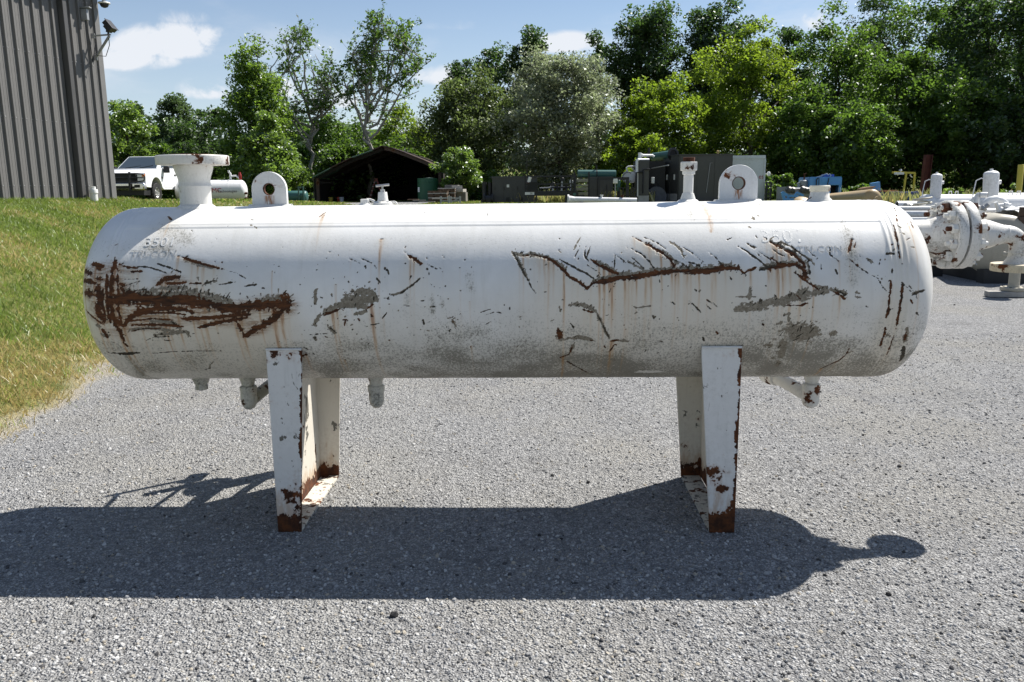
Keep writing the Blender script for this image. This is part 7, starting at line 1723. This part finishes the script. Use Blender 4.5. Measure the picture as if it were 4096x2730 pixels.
# behind the shed
for i, (px, yt, w_, Y, k, lb) in enumerate(((745, 270, 160, 74, 'mid', 'low green tree between the bright tree and left sycamore'), (835, 278, 170, 78, 'mid', 'green tree behind the shed roof peak'), (930, 252, 150, 76, 'lime', 'yellowish green tree behind the shed roof right slope'), (790, 318, 120, 72, 'mid', 'low leafy tree touching the shed roof left slope'), (900, 308, 140, 73, 'mid', 'low leafy tree above the shed roof peak'))):
    tree('leafy_tree', lb, GB, px, yt, w_, Y, k, 'round', 7500, 90, .23, .0, .28)
tree('willow', 'grey green willow right of the wider sycamore', GB, 1080, 172, 215, 66, 'willow', 'round', 19000, 170, .20, .0, .24)
tree('dark_tree', 'dark ragged tree top behind the grey green willow', GB, 1062, 118, 95, 82, 'dark', 'oval', 4500, 60, .25, .50, .3)
tree('dark_tree', 'dark ragged tree top between the two willows', GB, 1140, 105, 135, 84, 'dark', 'oval', 6500, 80, .25, .45, .28)
tree('dark_tree', 'tall dark tree top just left of the silver willow', GB, 1228, 62, 125, 84, 'dark', 'oval', 7500, 90, .25, .42, .28)
tree('silver_willow', 'big silver leaved willow behind the dark cabinets', GB, 1290, 110, 265, 64, 'silver', 'round', 27000, 240, .20, .0, .22)
tree('tall_oak', 'tall dark oak rising above the silver willow right side', 'tall dark oaks', 1478, 14, 180, 80, 'dark', 'top', 19000, 190, .25, .25, .23)
tree('tall_oak', 'tall dark oak next right over the generator housing', 'tall dark oaks', 1640, 10, 175, 82, 'dark', 'top', 18000, 190, .25, .25, .23)
tree('tree_top', 'small dark tree top between silver willow and first oak', GB, 1366, 70, 70, 84, 'dark', 'oval', 3000, 50, .25, .5, .34)
tree('lime_tree', 'yellow green tree with feathery top over the generator housing', 'yellow green trees', 1705, 52, 240, 68, 'lime', 'oval', 22000, 160, .20, .05, .2)
tree('lime_tree', 'lower yellow green tree right of the silver willow', 'yellow green trees', 1520, 175, 200, 64, 'lime', 'round', 17000, 130, .20, .02, .22)
tree('lime_tree', 'dim yellow green tree low between the generator and silver willow', 'yellow green trees', 1445, 285, 170, 61, 'lime', 'round', 8000, 80, .2, .0, .24)
for i, (px, yt, w_, Y, k, sh, lb) in enumerate(((1800, 52, 150, 78, 'dark', 'oval', 'dark tree behind the yellow green tree over the white container'), (1905, 5, 210, 74, 'mid', 'oval', 'tall green tree over the blue cabin'), (2010, -70, 240, 80, 'dark', 'oval', 'very tall dark tree over the tilted blue box'), (2040, 105, 240, 66, 'mid', 'round', 'broad sunlit green tree over the yellow gantry'), (2135, -80, 240, 76, 'mid', 'oval', 'very tall green tree over the rust red post'), (2240, -120, 250, 70, 'dark', 'oval', 'very tall dark tree over the taller upright pot'), (2340, -140, 280, 64, 'dark', 'oval', 'tallest dark tree at the right edge of the woods'), (2210, 140, 230, 62, 'mid', 'round', 'green lower tree right of the broad sunlit tree'), (1850, 195, 200, 64, 'mid', 'round', 'lower green tree over the container right end'), (1950, 230, 210, 61, 'mid', 'round', 'low green tree just behind the blue cabin'), (2330, 210, 210, 58, 'dark', 'round', 'low dark tree behind the yellow bollard post'), (2450, -60, 240, 60, 'mid', 'oval', 'tall green tree beyond the right edge of the woods'))):
    tree('forest_tree', lb, 'trees of the wood on the right', px, yt, w_, Y, k, sh, 15000 if yt < 150 else 11000, 120, .23, .02, .24, BARKD)
# bush and shrubs
tree('flowering_bush', 'pale round bush right of the dark shed behind the timber pile', 'shrubs along the wood edge', 1050, 336, 100, 56.5, 'bush', 'round', 6500, 70, .17, .0, .26, cat='bush')
for px, yt, w_, Y, k, lb in ((692, 372, 60, 60, 'bush', 'leafy shrub beside the shed left eave'), (1120, 392, 90, 60, 'mid', 'dark green shrub left of the grey cabinet'), (655, 415, 90, 60, 'mid', 'low shrub behind the teal vessel'), (1458, 380, 70, 56, 'lime', 'yellow green shrub behind the round white cover'), (1790, 400, 80, 52, 'mid', 'green shrub behind the grey panel'), (1770, 418, 40, 49.5, 'bush', 'grassy shrub right of the white container'), (1980, 425, 80, 52, 'mid', 'low dark shrub behind the tilted blue box')):
    tree('shrub', lb, 'shrubs along the wood edge', px, yt, w_, Y, k, 'round', 2600, 40, .17, .0, .32, cat='bush')
for px, yt, w_, Y, lb in ((2180, 430, 28, 30, 'broad leaved weed between the two upright pots, left one'), (2213, 436, 20, 30, 'weed with white seed heads right of its neighbour between the pots'), (2322, 420, 44, 27, 'big leaved bright weed left of the yellow bollard post')):
    tree('weed', lb, 'weeds behind the white vessels', px, yt, w_, Y, 'bush', 'round', 420, 30, .12, .0, .4, cat='plant')

# the closed wood behind, which reads as one dark mass
def woodland():
    r = np.random.default_rng(77); n = 42000
    x = -70 + 150 * r.random(n); y = 86 + 10 * r.random(n)
    hmax = np.interp(x, [-70, -36, -22, -12, -2, 12, 22, 40, 80], [8, 8.2, 7.8, 6.6, 8.5, 10, 12, 14, 15]) + 2.5 * (vnoise(x, y * 0, .22, 3) - .5) * 2
    z = ground_z(x, y) + hmax * r.random(n) ** .8
    V, F, t = leaf_arrays(np.stack([x, y, z], -1), .46, .3, r)
    me = np_mesh('woodland', V, F, LEAF['dark'], {'tint': ('POINT', t)}); tag(link('woodland', me), kind='stuff')
    n = 15000; x = -36 + 80 * r.random(n); y = 61 + 12 * r.random(n); k = (x < -12.) | (x > 3.5); x = x[k]; y = y[k]
    z = ground_z(x, y) + 2.6 * r.random(len(x)) ** 1.3 * (.4 + vnoise(x, y, .4, 9))
    V, F, t = leaf_arrays(np.stack([x, y, z], -1), .26, .35, r); me = np_mesh('undergrowth', V, F, LEAF['mid'], {'tint': ('POINT', t)}); tag(link('undergrowth', me), kind='stuff')
    # pale weeds round the timber pile and cabinets
    x = np.concatenate([r.uniform(-1.4, 2.2, 1500), r.uniform(3.5, 6.5, 1100), r.uniform(15., 22, 500)]); y = np.concatenate([r.uniform(47, 49.5, 1500), r.uniform(44.8, 47, 1100), r.uniform(38.5, 41, 500)])
    blades('weeds', x, y, .25 + .45 * r.random(len(x)), .06 + .05 * r.random(len(x)), leafmat('dry_weeds', (.20, .21, .09), (.14, .15, .05), dry=.4), .6)
woodland()
# a far wooded ridge
def ridge():
    xs = np.linspace(-420, 420, 150); ys = np.linspace(300, 520, 22); X, Y_ = np.meshgrid(xs, ys)
    Z = 2 + 17 * np.exp(-((X + 92) / 42) ** 2) * sstep(300, 400, Y_) * sstep(560, 420, Y_) + 16 * sstep(300, 400, Y_) + 5 * (vnoise(X, Y_, .06, 3) - .5) + 4 * (vnoise(X, Y_, .2, 5) - .5)
    n = len(xs); I, J = np.meshgrid(np.arange(n - 1), np.arange(len(ys) - 1)); a = (J * n + I).ravel()
    g = G('far_woods'); c = g.mix(g.mr(g.noise(.16, 6, .7, g.pos()), .3, .7), (.030, .058, .036), (.085, .13, .065)); m_ = g.princ(c, .95, 0, g.bump(g.noise(.25, 5, .7, g.pos()), 1., 4.), .1)  # dulled green-blue colour stands in for distance haze
    tag(link('hills', np_mesh('hills', np.stack([X, Y_, Z], -1).reshape(-1, 3), np.stack([a, a + 1, a + n + 1, a + n], -1), m_, None, True)), kind='structure')
ridge()
